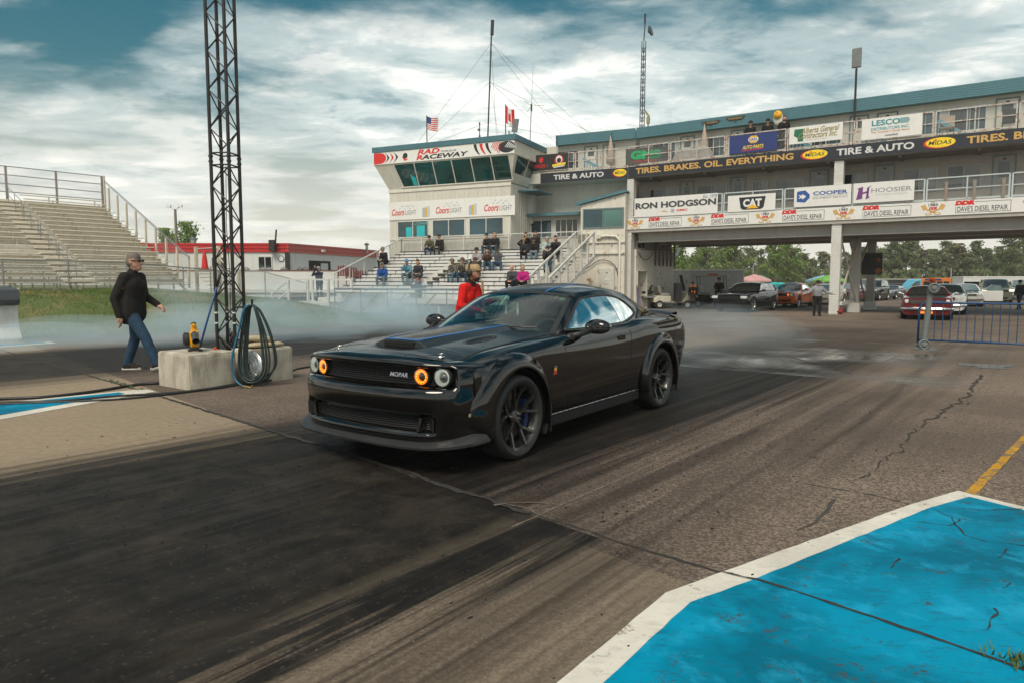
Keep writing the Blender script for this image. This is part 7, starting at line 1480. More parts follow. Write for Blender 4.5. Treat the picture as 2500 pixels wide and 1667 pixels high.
def stand_pose(h=1.75, lf=V(.11, 0), rf=V(-.11, 0), lean=0.0, arms=None, kneel=.0, turn=0.0):
    s = h / 1.75; J = {}
    J['pelvis'] = V(0, 0, .95); J['chest'] = V(0, -.03 - lean * .5, 1.28); J['neck'] = V(0, -.02 - lean, 1.47); J['head'] = V(0, -.05 - lean * 1.15, 1.635)
    for sd, f, sx in (('L', lf, 1), ('R', rf, -1)):
        J['hip' + sd] = V(sx * .095, 0, .92); J['ank' + sd] = V(f[0], f[1] + .03, .085 + (f[2] if len(f) > 2 else 0)); m = (J['hip' + sd] + J['ank' + sd]) / 2
        J['knee' + sd] = m + V(sx * .012, -.045 - kneel, .0); J['toe' + sd] = J['ank' + sd] + V(sx * .02, -.175, -.045 if len(f) < 4 else f[3]); J['heel' + sd] = J['ank' + sd] + V(0, .045, -.045)
        J['sh' + sd] = V(sx * .185, -.01 - lean * .85, 1.41)
        a = (arms or {}).get(sd) or (V(sx * .26, .03, 1.13), V(sx * .27, -.06, .88))
        J['el' + sd], J['wr' + sd] = a[0], a[1]
    return {k: v * s for k, v in J.items()}, s
def seat_pose(h=1.75, arms='lap', knees=.16, lean=.10, fwd=.42, cross=False):
    s = h / 1.75; J = {}; z0 = .10
    J['pelvis'] = V(0, 0, z0 + .03); J['chest'] = V(0, -.04 - lean * .6, .42); J['neck'] = V(0, -.05 - lean, .61); J['head'] = V(0, -.09 - lean * 1.15, .775)
    for sd, sx in (('L', 1), ('R', -1)):
        J['hip' + sd] = V(sx * .095, 0, z0); J['knee' + sd] = V(sx * knees, -fwd, z0 + .06); J['ank' + sd] = V(sx * knees * .9, -fwd + .02, -.27)
        if cross and sx < 0: J['ank' + sd] = V(.1, -fwd - .1, -.15)
        J['toe' + sd] = J['ank' + sd] + V(sx * .03, -.17, -.05); J['heel' + sd] = J['ank' + sd] + V(0, .04, -.05); J['sh' + sd] = V(sx * .185, -.03 - lean * .85, .55)
    A = {'lap': (V(.25, -.10, .30), V(.08, -.32, .20)), 'knee': (V(.27, -.16, .32), V(.17, -.38, .20)), 'camera': (V(.27, -.24, .46), V(.06, -.34, .72)), 'shade': (V(.30, -.18, .60), V(.10, -.26, .80)), 'face': (V(.20, -.30, .34), V(.05, -.30, .62)), 'phone': (V(.22, -.20, .36), V(.05, -.36, .56))}
    for sd, sx in (('L', 1), ('R', -1)):
        k = arms if isinstance(arms, str) else arms[0 if sd == 'L' else 1]; e, w_ = A[k]; J['el' + sd] = e * V(sx, 1, 1) - V(0, lean * .4, 0); J['wr' + sd] = w_ * V(sx, 1, 1) - V(0, lean * .5, 0)
    return {k: v * s for k, v in J.items()}, s
def person(label, J, s, loc, rz, top, pants, hair='brown', hat=None, shoe=(.02, .02, .02), skin=None, voxel=.022, bulk=1.0, long_sleeve=True, jacket=False, group=None, fingers=False, extra=None, head_yaw=0.0, name='person', hatcol=(.03, .03, .03), beard=False, longhair=False, collar=None):
    pr = []                                   # (p0, r0, p1, r1, region)
    k = s * bulk; add = lambda a, ra, c, rc, reg: pr.append((np.array(a, float), ra, np.array(c, float), rc, reg))
    add(J['hipL'] + V(-.01, 0, .02) * s, .125 * k, J['hipR'] + V(.01, 0, .02) * s, .125 * k, 2)
    c_, p_, n_ = J['chest'], J['pelvis'], J['neck']
    for sx in (-1, 1):
        add(p_ + V(sx * .065, 0, .07) * s, .115 * k, c_ + V(sx * .085, 0, 0) * s, .122 * k, 1); add(c_ + V(sx * .085, 0, 0) * s, .122 * k, J['shL' if sx > 0 else 'shR'] + V(-sx * .045, 0, -.03) * s, .078 * k, 1)
        if jacket: add(p_ + V(sx * .08, .01, -.085) * s, .142 * k, p_ + V(sx * .075, 0, .10) * s, .135 * k, 1)
    add(J['shL'] + V(-.05, 0, 0) * s, .068 * k, J['shR'] + V(.05, 0, 0) * s, .068 * k, 1); add(c_ + V(0, .02, .05) * s, .12 * k, n_ + V(0, .02, -.08) * s, .09 * k, 1)
    add(n_ - V(0, 0, .05) * s, .060 * s, J['head'] - V(0, -.01, .07) * s, .052 * s, 0)
    if collar or jacket: add(n_ + V(0, .01, -.03) * s, .078 * s, n_ + V(0, .005, .015) * s, .074 * s, 4 if collar else 1)
    for sd in 'LR':
        add(J['hip' + sd], .098 * k, J['knee' + sd], .068 * k, 2); add(J['knee' + sd], .068 * k, J['ank' + sd] + V(0, 0, .02) * s, .054 * k, 2)
        add(J['heel' + sd] + V(0, 0, .005) * s, .045 * s, J['toe' + sd], .040 * s, 3); add(J['ank' + sd] - V(0, 0, .01) * s, .046 * s, J['toe' + sd] * .5 + J['ank' + sd] * .5, .045 * s, 3)
        w_ = .062 if long_sleeve else .052
        add(J['sh' + sd], w_ * 1.1 * k, J['el' + sd], w_ * .88 * k, 1); el, wr = J['el' + sd], J['wr' + sd]; d = (wr - el) / max(np.linalg.norm(wr - el), 1e-6)
        add(el, w_ * .86 * k if long_sleeve else .042 * s, wr - d * .01, .043 * k if long_sleeve else .031 * s, 1 if long_sleeve else 0)
        add(wr, .030 * s, wr + d * .075 * s, .034 * s, 0)
        if fingers:
            side = np.cross(d, V(0, 0, 1)); side = side / max(np.linalg.norm(side), 1e-6); up_ = np.cross(side, d); pal = wr + d * .085 * s
            for q, ln in enumerate((.072, .082, .078, .060)):
                a0 = pal + (side * (.030 - .020 * q)) * s; a1 = a0 + (d * ln * .55 - up_ * .012) * s; a2 = a1 + (d * ln * .35 - up_ * .032) * s
                add(a0, .0105 * s, a1, .0098 * s, 0); add(a1, .0098 * s, a2, .0085 * s, 0)
            t0 = wr + (d * .03 + side * .032) * s; add(t0, .013 * s, t0 + (d * .035 + side * .035 - up_ * .01) * s, .0105 * s, 0); add(t0 + (d * .035 + side * .035 - up_ * .01) * s, .0105 * s, t0 + (d * .062 + side * .04 - up_ * .02) * s, .009 * s, 0)
        else: add(wr + d * .06 * s, .03 * s, wr + d * .13 * s - V(0, 0, .01), .02 * s, 0)
    h = J['head']; cy, sy = math.cos(head_yaw), math.sin(head_yaw); hr = lambda x, y, z: h + V(x * cy - y * sy, x * sy + y * cy, z) * s
    add(hr(0, .012, .035), .098 * s, hr(0, -.012, -.03), .082 * s, 0); add(hr(0, -.03, -.055), .060 * s, hr(0, -.06, -.06), .042 * s, 0); add(hr(0, -.025, -.080), .056 * s, hr(0, -.062, -.086), .040 * s, 5 if beard else 0); add(hr(0, -.10, .012), .013 * s, hr(0, -.112, -.018), .019 * s, 0)
    if hat != 'bald': add(hr(0, .014, .066), .098 * s, hr(0, .046, .005), .092 * s, 5)
    for sx in (-1, 1): add(hr(sx * .090, .005, .01), .018 * s, hr(sx * .092, .01, -.02), .014 * s, 0)
    b = MB()
    for a, ra, c, rc, _ in pr:
        b.path([a, c], [ra, rc], 12, caps=False); b.ball(a, ra, nu=12, nv=8); b.ball(c, rc, nu=12, nv=8)
    me = b.mesh('person'); tmp = bpy.data.objects.new('tmp', me); COL.objects.link(tmp)
    m1 = tmp.modifiers.new('r', 'REMESH'); m1.mode = 'VOXEL'; m1.voxel_size = voxel * s; m2 = tmp.modifiers.new('s', 'SMOOTH'); m2.factor = .5; m2.iterations = 3
    me2 = bpy.data.meshes.new_from_object(tmp.evaluated_get(bpy.context.evaluated_depsgraph_get())); bpy.data.objects.remove(tmp); bpy.data.meshes.remove(me); me2.name = 'body'
    nf = len(me2.polygons); C = np.zeros(nf * 3); me2.polygons.foreach_get('center', C); C = C.reshape(-1, 3); best = np.full(nf, 9.0); reg = np.zeros(nf, int)
    for a, ra, c, rc, g_ in pr:
        ab = c - a; t = np.clip(((C - a) @ ab) / max(ab @ ab, 1e-9), 0, 1); dd = np.linalg.norm(C - (a + t[:, None] * ab), axis=1) - (ra + (rc - ra) * t) - (.004 if g_ in (1, 3, 4) else 0); w_ = dd < best; best[w_] = dd[w_]; reg[w_] = g_
    me2.shade_smooth()
    tm = top if not isinstance(top, tuple) else cloth(top); pm = pants if not isinstance(pants, tuple) else cloth(pants)
    ms = [skin or M_skin, tm, pm, cloth(shoe), collar or tm, mat('hair_' + hair, HAIR[hair], .8)]
    root = thing(name, label, 'person', loc, rz, group); me2.materials.clear()
    for m_ in ms: me2.materials.append(m_)
    me2.polygons.foreach_set('material_index', reg.astype(np.int32)); o = bpy.data.objects.new('body', me2); COL.objects.link(o); o.parent = root
    Mh = Matrix.Translation(h) @ Matrix.Rotation(head_yaw, 4, 'Z') @ Matrix.Scale(s, 4); mh = mat('hair_' + hair, HAIR[hair], .8)
    b = MB()
    if longhair: b.path([(0, .05, .02), (0, .085, -.10), (0, .08, -.24)], [.085, .085, .05], 10, Mh); b.ball((0, .06, -.05), (.10, .06, .10), Mh)
    if longhair: obj('hair', b, mh, root, smooth=True)
    hc = cloth(hatcol)
    if hat == 'cap':
        b = MB(); b.ball((0, .018, .050), (.110, .118, .100), Mh, nu=18, nv=10); P = [[(.085 * math.sin(a) * q, -.085 - .095 * math.cos(a) * (q - .0) * .9 + (1 - q) * .06, .052 - .022 * q) for a in np.linspace(-1.35, 1.35, 11)] for q in (.35, .7, 1.0)]; b.grid(np.array(P), Mh); P2 = np.array(P) - np.array([0, 0, .008]); b.grid(P2, Mh, flip=True); obj('cap', b, hc, root, smooth=True)
    elif hat == 'brim':
        b = MB(); b.lathe([(.175, .03), (.165, .045), (.112, .05), (.10, .13), (.06, .155), (0, .158)], 20, Mh); obj('hat', b, hc, root, smooth=True)
    elif hat == 'beanie':
        b = MB(); b.ball((0, .02, .052), (.112, .116, .112), Mh, nu=16, nv=10); b.ball((0, .03, .17), .035, Mh); obj('hat', b, hc, root, smooth=True)
    elif hat == 'helmet':
        b = MB(); b.ball((0, .01, .02), (.15, .16, .155), Mh, nu=18, nv=12); obj('helmet', b, hc, root, smooth=True)
    if extra: extra(root, J, s, Mh)
    return root
def glasses(root, J, s, Mh):
    b = MB()
    for sx in (-1, 1): b.ball((sx * .042, -.098, .022), (.036, .014, .024), Mh); b.bar((sx * .078, -.09, .028), (sx * .098, .02, .022), .008, .014, Mh)
    b.bar((-.02, -.108, .028), (.02, -.108, .028), .008, .008, Mh); obj('sunglasses', b, P_blk, root, smooth=True)
def walker_extra(root, J, s, Mh):
    glasses(root, J, s, Mh)
    b = MB(); b.grid(np.array([[(-.06 + .10 * q, .128 - .01 * abs(q - .4), 1.32 - .07 * t) for t in (0, 1)] for q in (0, .35, .7, 1)]) * s + np.array([-.03, -.02, 0])); obj('back_logo', b, P_red, root)
    b = MB(); b.path([V(-.245, .02, 1.27) * s, V(-.255, -.06, 1.245) * s], .0045, 5); obj('sleeve_stripe', b, P_red, root)
    for sd in 'LR':
        b = MB(); t_, hl = J['toe' + sd], J['heel' + sd]; b.path([hl + V(0, .03, -.028) * s, t_ + V(0, -.03, -.022) * s], [.040 * s, .036 * s], 10); P = np.concatenate(b.v); lo = min(hl[2], t_[2]) - .045 * s
        obj('shoe_sole', b, cloth((.62, .60, .55)), root, smooth=True)
J, s = stand_pose(1.95, lf=V(.10, .15), rf=V(-.10, -.46, .03, .03), lean=.03, kneel=.01, arms={'R': (V(-.27, .08, 1.10), V(-.26, .02, .83)), 'L': (V(.26, -.04, 1.13), V(.24, -.27, .99))})
person('grey-haired man in black jacket, jeans and sunglasses walking past the truss', J, s, (-6.42, 11.62, 0), R(84), (.016, .014, .013), (.022, .052, .092), 'grey', None, (.03, .02, .016), voxel=.0125, jacket=True, fingers=True, extra=walker_extra, bulk=1.17)
def starter(root, J, s, Mh):
    b = MB()
    for sx in (-1, 1): b.ball((sx * .108, .015, -.005), (.032, .045, .055), Mh)
    b.path([(.112, .015, .04), (.115, .02, .10), (.06, .025, .158), (-.06, .025, .158), (-.115, .02, .10), (-.112, .015, .04)], .011, 6, Mh); b.path([(-.10, -.02, -.04), (-.07, -.09, -.075), (-.02, -.115, -.08)], .006, 5, Mh); obj('ear_defenders', b, mat('muff_green', (.018, .03, .024), .5), root, smooth=True)
    b = MB(); b.grid(np.array([[(-.212, -.03 - .07 * q, 1.365 - .05 * t) for t in (0, 1)] for q in (0, 1)]) * s); obj('sleeve_patch', b, cloth((.2, .2, .25)), root)
    for x, y, z, w_ in ((-.222, -.02, 1.255, .10), (-.05, -.145, 1.33, .07), (.08, -.14, 1.33, .08)):
        b = MB(); b.box((x * s, y * s, z * s), (.004 if x < -.2 else w_, w_ if x < -.2 else .006, .03)); obj('shirt_print', b, P_wht, root)
J, s = stand_pose(1.75, lean=.10, arms={'R': (V(-.27, -.10, 1.15), V(-.14, -.34, 1.08)), 'L': (V(.26, -.14, 1.16), V(.13, -.42, 1.22))})
px_ = at(1134, 690, 10.3); person('bearded man in red crew shirt, tan cap and ear defenders behind the black car', J, s, (px_[0], 10.3, 0), R(62), (.62, .012, .010), (.02, .02, .022), 'brown', 'cap', voxel=.014, bulk=1.0, fingers=True, extra=starter, hatcol=(.36, .25, .14), beard=True, collar=cloth((.02, .018, .018)), skin=M_skin2)
b = MB(); b.tube(G(1196, 850, 0) * 0 + np.array(at(1181, 697, 10.12)) * [1, 1, 0] + [0.05, -.02, 0.02], at(1177.5, 686, 10.12), .018, n=8); tag(obj('wooden_staff', b, mat('staff_wood', (.20, .10, .04), .6), smooth=True), 'wooden staff held upright by the man in the red shirt', 'staff')
cA = lambda cx: 880 + cx / 7.129
cB = lambda cx: 1120 + cx / 6.918
OLV, BLK, JNS, GRY, BLU, LBL, DKG = (.075, .075, .045), (.012, .012, .013), (.025, .05, .09), (.20, .21, .22), (.012, .07, .26), (.10, .24, .33), (.03, .032, .036)
specs = [
 (cA(1225), 0, 'man in an olive hoodie and cap seated on the top bleacher row', OLV, JNS, dict(hat='cap'), 'knee'),
 (cA(1402), 0, 'man in a black jacket and cap seated beside the olive hoodie', BLK, DKG, dict(hat='cap', hatcol=(.05, .03, .03)), 'lap'),
 (cA(430), 4, 'man in a black jacket seated alone at the left end of the bleachers', BLK, BLK, dict(hat='cap', hatcol=(.18, .18, .18)), 'lap'),
 (cA(400), 9, 'man in a bright blue jacket reading a sheet low on the bleachers', BLU, (.06, .10, .13), dict(hat='cap', hatcol=(.13, .13, .14)), 'lap'),
 (cA(845), 8, 'person in a light blue cap and jacket resting chin on hand', LBL, (.09, .15, .19), dict(hat='cap', hatcol=(.05, .30, .55)), ('knee', 'face')),
 (cA(1020), 8, 'dark-haired person in a charcoal top next to the light blue cap', DKG, (.12, .12, .13), dict(hair='dark', longhair=True), 'lap'),
 (cA(1640), 8, 'man in camouflage jacket and brimmed hat on the bleachers by the aisle', M_camo, (.06, .12, .17), dict(hat='brim', hatcol=(.13, .10, .06), beard=True), 'lap'),
 (cA(1790), 8, 'person in camouflage half hidden behind the red shirt', M_camo, JNS, dict(hat='cap', hatcol=(.12, .11, .09)), 'phone'),
 (cB(505), 0, 'man in black hoodie and dark green beanie on the top row', BLK, JNS, dict(hat='beanie', hatcol=(.012, .05, .035), shoe=(.4, .42, .42)), 'lap'),
 (cB(628), 0, 'woman in a black top seated beside the green beanie', BLK, (.03, .06, .09), dict(hair='blond', longhair=True), 'lap'),
 (cB(1128), 0, 'dark-haired woman in black raising a hand on the top row', BLK, BLK, dict(hair='dark', longhair=True), ('phone', 'lap')),
 (cB(1300), 0, 'tall man in a black printed hoodie on the top row', BLK, BLK, dict(hair='brown', beard=True), 'lap'),
 (cB(1092), 2, 'man in black shading his eyes with one hand', DKG, BLK, dict(hat='cap', hatcol=(.40, .26, .15)), ('lap', 'shade')),
 (cB(1268), 2, 'man in black with a yellow badge and light jeans', BLK, (.10, .17, .23), dict(hat='cap', beard=True), 'lap'),
 (cB(1490), 2, 'person in a pale mint hoodie and grey cap', (.36, .46, .44), (.05, .06, .07), dict(hat='cap', hatcol=(.38, .36, .33)), 'lap'),
 (cB(1648), 2, 'long-haired woman in dark clothes near the stair', DKG, BLK, dict(hair='dark', longhair=True), 'phone'),
 (cB(1505), 5, 'man in a dark jacket holding hands to his mouth by the stair rail', (.028, .026, .026), (.05, .10, .14), dict(hat='cap', hatcol=(.07, .04, .04)), 'face'),
 (cB(325), 5, 'man in a light grey hoodie and black cap', (.30, .31, .32), (.10, .10, .10), dict(hat='cap'), 'lap'),
 (cB(480), 5, 'woman in a brown patterned top taking a phone picture', (.10, .055, .04), (.04, .09, .14), dict(hair='dark', longhair=True), 'phone'),
 (cB(668), 5, 'man in a grey sweater looking through a camera', (.15, .16, .18), (.035, .08, .14), dict(hair='dark'), 'camera'),
 (cB(300), 8, 'man in dark clothes partly hidden behind the tan cap', DKG, DKG, dict(hat='cap', hatcol=(.10, .03, .03)), 'lap'),
 (cB(930), 10, 'bald man in a grey and black jacket low on the bleachers', (.05, .055, .058), BLK, dict(hat='bald', hair='grey'), 'lap'),
 (cB(1092), 10, 'woman in a magenta jacket low on the bleachers', (.42, .015, .17), BLK, dict(hair='blond', longhair=True), 'lap'),
]
random.seed(21)
def cam_extra(root, J, s, Mh): b = MB(); c = (J['wrL'] + J['wrR']) / 2; b.box(c + V(0, -.05, .06), (.14, .08, .10)); b.tube(c + V(0, -.08, .06), c + V(0, -.26, .06), .045, n=10); obj('camera', b, P_blk, root)
for px, row, lab, top, pants, kw, arms in specs:
    v, z = brow(row); u = TW.uz(px, 640, -v + .1)[0]; J, s = seat_pose(random.uniform(1.68, 1.82), arms, random.uniform(.13, .2), random.uniform(.04, .14))
    person(lab, J, s, TW.w(u, -v + .10, z), TW.rz + R(random.uniform(-12, 28)), top, pants, voxel=.024, group='spectators on the bleachers', extra=cam_extra if arms == 'camera' else None, bulk=random.uniform(1.0, 1.12), head_yaw=R(random.uniform(-15, 35)), **kw)
def cam2(root, J, s, Mh): b = MB(); c = (J['wrL'] + J['wrR']) / 2; b.box(c + V(0, -.05, .03), (.16, .14, .14)); b.tube(c + V(0, -.1, .03), c + V(0, -.36, .03), .065, n=12); obj('camera', b, P_blk, root)
hold = {'L': (V(.28, -.14, 1.16), V(.09, -.34, 1.34)), 'R': (V(-.28, -.14, 1.16), V(-.09, -.34, 1.34))}
eye = {'L': (V(.27, -.20, 1.30), V(.07, -.27, 1.56)), 'R': (V(-.27, -.20, 1.30), V(-.07, -.27, 1.56))}
J, s = stand_pose(1.80, arms=hold); p = at(1022, 700, 31.2); person('cameraman in dark clothes and cap behind the rolling gate', J, s, (p[0], 31.2, 0), R(-58), (.022, .026, .034), (.02, .022, .028), 'dark', 'cap', voxel=.022, extra=cam2, bulk=1.1)
J, s = stand_pose(1.66, arms=eye); p = at(780, 700, 33.4); person('photographer in navy shirt and jeans on the white platform', J, s, (p[0], 33.4, .58), R(-20), (.024, .026, .05), (.022, .03, .05), 'dark', 'cap', voxel=.022, extra=cam_extra, hatcol=(.25, .27, .30))
J, s = stand_pose(1.70); p = at(765, 660, 57); person('person in black standing in the clubhouse doorway', J, s, (p[0], 57.5, 1.2), R(10), BLK, DKG, 'dark', voxel=.03)
for px, lab, y, kw in ((1832, 'leftmost of three people in black behind the blue sign on the upper deck', .75, dict(hat='cap')), (1874, 'man with sunglasses and cap, middle of the three on the upper deck', .75, dict(hat='cap', extra=glasses)), (1914, 'man in black standing by the white rail panel on the upper deck', .60, dict(hair='brown', beard=True))):
    J, s = stand_pose(1.78); u = BG.uz(px, 320, y)[0]; person(lab, J, s, BG.w(u, y, 7.70), BG.rz + R(20), BLK, (.02, .022, .03), voxel=.024, group='people on the upper deck', **kw)
J, s = stand_pose(1.56, arms={'L': (V(.42, -.02, 1.16), V(.66, -.14, 1.10)), 'R': (V(-.42, -.02, 1.16), V(-.66, -.14, 1.10))}, lf=V(.13, 0), rf=V(-.12, .02)); person('marshal in grey jacket and black cap holding both arms out', J, s, (13.55, 30.58, 0), R(-8), (.24, .25, .27), (.016, .015, .016), 'dark', 'cap', voxel=.018, bulk=1.22, fingers=True, extra=glasses)
J, s = stand_pose(1.60, lf=V(.11, -.28), rf=V(-.11, .24)); person('man in black jacket and jeans walking at the right edge', J, s, (28.2, 38.3, 0), R(-70), (.018, .020, .026), (.022, .035, .065), 'dark', 'cap', voxel=.022, bulk=1.08)
J, s = stand_pose(1.72); p = at(2273, 700, 41); person('person in an orange helmet standing behind the white car', J, s, (p[0], 41, 0), R(30), BLK, BLK, 'dark', 'helmet', voxel=.026, hatcol=(.75, .12, .01))
def flames(root, J, s, Mh):
    for k, (x, z) in enumerate(((-.12, 1.25), (.02, 1.15), (.13, 1.28), (-.05, 1.02), (.10, .98))): b = MB(); b.ball((x, -.135, z), (.045, .02, .11)); obj('flame_print', b, mat('flame_orange', (.75, .20, .01), .7), root, smooth=True)
J, s = stand_pose(1.50, lean=.12); p = at(1692, 700, 38.6); person('person in a black jacket with orange flames beside the golf cart', J, s, (p[0], 38.6, 0), R(-20), BLK, DKG, 'dark', 'cap', voxel=.022, extra=flames)
# ================================================================ vehicles in the staging lanes
M_cg = wglass('car_glass_dark', (.016, .020, .020)); M_cg.node_tree.nodes['Principled BSDF'].inputs['Coat Weight'].default_value = 1.0
M_cgl = wglass('car_glass_light', (.10, .15, .15))
M_lamp = mat('headlamp_clear', (.62, .64, .62), .12, coat=1.0, var=.2, scale=20); M_lamplit = mat('headlamp_lit', (.9, .85, .7), .2, emit=(1, .85, .6), estr=1.2); M_oran = mat('orange_lamp', (.7, .16, .01), .3, emit=(1, .25, .02), estr=.8)
def glasscol(k): return {'d': M_cg, 'l': M_cgl}[k]
def make_car(name, label, loc, hd, paint_m, L=4.9, Wd=1.85, wb=2.9, fo=.95, zh=(.78, .95), belt=.98, deck=1.02, roof=1.42, xc=.55, xh=-.25, xr=-1.3, xb=-2.0, rw=.34, tw_=.24, hood_m=None, rim=None, chrome=False, lamps='round', grille=None, roof_m=None, tum=.70, gl='d', group='cars in the staging lanes', side_m=None, boxy=0.0, pillars=(-.55,), bump_m=None, open_door=None, lit=False, scoop=False):
    t = thing(name, label, 'car', (*loc, 0), R(hd), group); hw = Wd / 2; xn = wb / 2 + fo; xt = xn - L; ax = wb / 2
    def topz(x): return lerp(x, [xt, xt + .12, xb, xr, 0, xc, xn - .15, xn], [deck - .10, deck, deck + .02, belt + .02, belt, zh[1], zh[0], zh[0] - .10])
    def wid(x): return lerp(x, [xt, xt + .25, xt + .8, 0, xn - .9, xn - .35, xn - .1, xn], [hw * .80, hw * .93, hw, hw, hw * .99, hw * (.95 + .03 * boxy), hw * (.86 + .08 * boxy), hw * (.74 + .16 * boxy)])
    xs = np.unique(np.concatenate([np.linspace(xt, xn, 40), [xt + .06, xn - .05, xn - .1]])); P = []
    for x in xs:
        z, w_ = topz(x), wid(x); inner = 1.0 if xb < x < xc else 0
        P.append([(x, w_ * .86, .20), (x, w_ * .96, .26), (x, w_ * .99, .42), (x, w_, .58), (x, w_ * .985, z - .16), (x, w_ * .95, z - .05), (x, w_ * .88, z - .006), (x, w_ * .70, z + .012), (x, w_ * .35, z + .028), (x, 0, z + .034)])
    P = np.array(P); G2 = np.swapaxes(cr(np.swapaxes(P, 0, 1), 3), 0, 1); a, c = G2.shape[:2]; fb, fh = [], []
    C = (G2[:-1, :-1] + G2[1:, 1:]) / 2
    for i in range(a - 1):
        for j in range(c - 1):
            x, y, z = C[i, j]
            if y > hw * .8 and (math.hypot(x - ax, z - rw) < rw + .05 or math.hypot(x + ax, z - rw) < rw + .05): continue
            q = (i * c + j, i * c + j + 1, (i + 1) * c + j + 1, (i + 1) * c + j)
            (fh if (hood_m and x > xc - .05 and j > 20 and x < xn - .08) else fb).append(q)
    bm = MB(); bm.add(G2.reshape(-1, 3), fb); q = len(xs)
    bm.add([*G2[0], (xt, 0, .2)], [tuple(range(c + 1))[::-1]]); bm.add([*G2[-1], (xn, 0, .2)], [tuple(range(c + 1))])
    obj('body', weld(mir(bm).mesh('body', True), 2e-4), paint_m, t).data.set_sharp_from_angle(angle=R(40))
    if hood_m: h_ = MB(); h_.add(G2.reshape(-1, 3), fh); obj('hood', weld(mir(h_).mesh('hood', True), 2e-4), hood_m, t)
    yb, yr = hw * .90, hw * tum
    Cc = np.array([(xc + .12, zh[1] + .03), ((xc + xh) / 2 + .03, (zh[1] + roof) / 2 + .02), (xh, roof - .03), ((xh + xr) / 2, roof), (xr, roof - .03), ((xr + xb) / 2, (roof + deck) / 2 + .06), (xb, deck + .03)])
    E = np.array([(xc, yb, belt + .005), ((xc + xh) / 2, (yb + yr) / 2, (belt + roof) / 2 - .03), (xh - .05, yr, roof - .075), ((xh + xr) / 2, yr, roof - .05), (xr, yr, roof - .08), ((xr + xb) / 2, (yb * .95 + yr) / 2, (roof + deck) / 2 - .0), (xb - .02, yb * .92, deck + .01)])
    Lw = np.array([(xc, yb, belt), ((xc + xh) / 2 - .05, yb + .01, belt + .005), (xh - .1, yb + .01, belt + .01), ((xh + xr) / 2, yb + .01, belt + .015), (xr, yb, belt + .02), ((xr + xb) / 2, yb * .98, deck + .01), (xb - .02, yb * .92, deck)])
    n = 8; C2, E2, L2 = cr(Cc, n), cr(E, n), cr(Lw, n); m = 10; T = np.zeros((len(C2), m + 1, 3))
    for j in range(m + 1): q = j / m; T[:, j, 0] = C2[:, 0] + (E2[:, 0] - C2[:, 0]) * q ** 2; T[:, j, 1] = E2[:, 1] * q; T[:, j, 2] = C2[:, 1] + (E2[:, 2] - C2[:, 1]) * q ** 2.4
    fl = lambda Pg: np.concatenate([(Pg * np.array([1, -1, 1]))[:, :0:-1], Pg], 1)
    rb = MB(); rb.grid(fl(T[2 * n:4 * n + 1])); rb.grid(T[:2 * n + 1, m - 1:]); rb.grid((T[:2 * n + 1, m - 1:] * np.array([1, -1, 1])), flip=True); rb.grid(T[4 * n:, m - 1:]); rb.grid((T[4 * n:, m - 1:] * np.array([1, -1, 1])), flip=True)
    w1 = MB(); w1.grid(fl(T[:2 * n + 1, :m])); ws_ = obj('windshield', w1, glasscol(gl), t, smooth=True); w2 = MB(); w2.grid(fl(T[4 * n:, :m])); obj('rear_window', w2, M_cg, t, smooth=True)
    Sd = np.zeros((len(E2), 9, 3))
    for j in range(9): Sd[:, j] = L2 + (E2 - L2) * j / 8; Sd[:, j, 1] += .02 * math.sin(math.pi * j / 8)
    fg, fp = [], []; CS = (Sd[:-1, :-1] + Sd[1:, 1:]) / 2
    for i in range(len(E2) - 1):
        for j in range(8):
            x = CS[i, j, 0]; f_ = (i * 9 + j, i * 9 + j + 1, (i + 1) * 9 + j + 1, (i + 1) * 9 + j); ok = 0 < j < 7 and 5 <= i < 4 * n + 5 and not any(abs(x - p) < .05 for p in pillars); (fg if ok else fp).append(f_)
    sg = MB(); sg.add(Sd.reshape(-1, 3), fg); sp = MB(); sp.add(Sd.reshape(-1, 3), fp)
    for k_, b_ in ((1, sg), (-1, mir1(sg))): obj('side_window', b_, M_cg, t, smooth=True)
    sp = mir(sp); rb.add(np.concatenate(sp.v), sp.f); obj('roof', weld(rb.mesh('roof', True), 2e-4), roof_m or paint_m, t)
    for sx in (1, -1):
        for x in (ax, -ax): tyre_wheel(t, x, sx * (hw + .0), sx < 0, r=rw, w=tw_, rimr=rw * .68, rim=rim or M_rim, n=28);
        for x in (ax, -ax): b = MB(); Pq = np.array([[(x + (rw + .06) * math.cos(q), sx * yy, rw + (rw + .06) * math.sin(q)) for yy in (hw * .985, hw * .6)] for q in np.linspace(-.4, math.pi + .4, 18)]); b.grid(Pq); obj('wheel_liner', b, M_void, t)
        mo = MB(); mo.ball((xc - .25, sx * (hw + .10), belt + .06), (.06, .10, .06)); mo.bar((xc - .2, sx * hw * .93, belt + .02), (xc - .25, sx * (hw + .08), belt + .05), .04, .04); obj('door_mirror', mo, paint_m if not chrome else M_chrome, t, smooth=True)
        hm = MB(); hz = zh[0] - .13; fw = hw * (.74 + .16 * boxy)
        if lamps == 'round': hm.lathe([(0, .03), (.06, .025), (.08, 0), (.08, -.04)], 18, Tm((xn - .015, sx * (fw - .12), hz), ry=R(90)))
        elif lamps == 'quad':
            for k in (0, 1): hm.lathe([(0, .03), (.055, .025), (.068, 0), (.068, -.04)], 16, Tm((xn - .01, sx * (fw - .10 - .17 * k), hz), ry=R(90)))
        else: hm.box((xn - .06, sx * (fw - .06), hz + .02), (.16, .30, .13))
        ho = obj('headlight', hm, M_lamplit if lit else M_lamp, t, smooth=35, bevel=.015 if lamps == 'box' else 0)
        tl = MB(); tl.b2((xt - .01, sx * hw * .35, deck - .25), (xt + .03, sx * hw * .78, deck - .12)); obj('tail_lamp', tl, M_redtail, t)
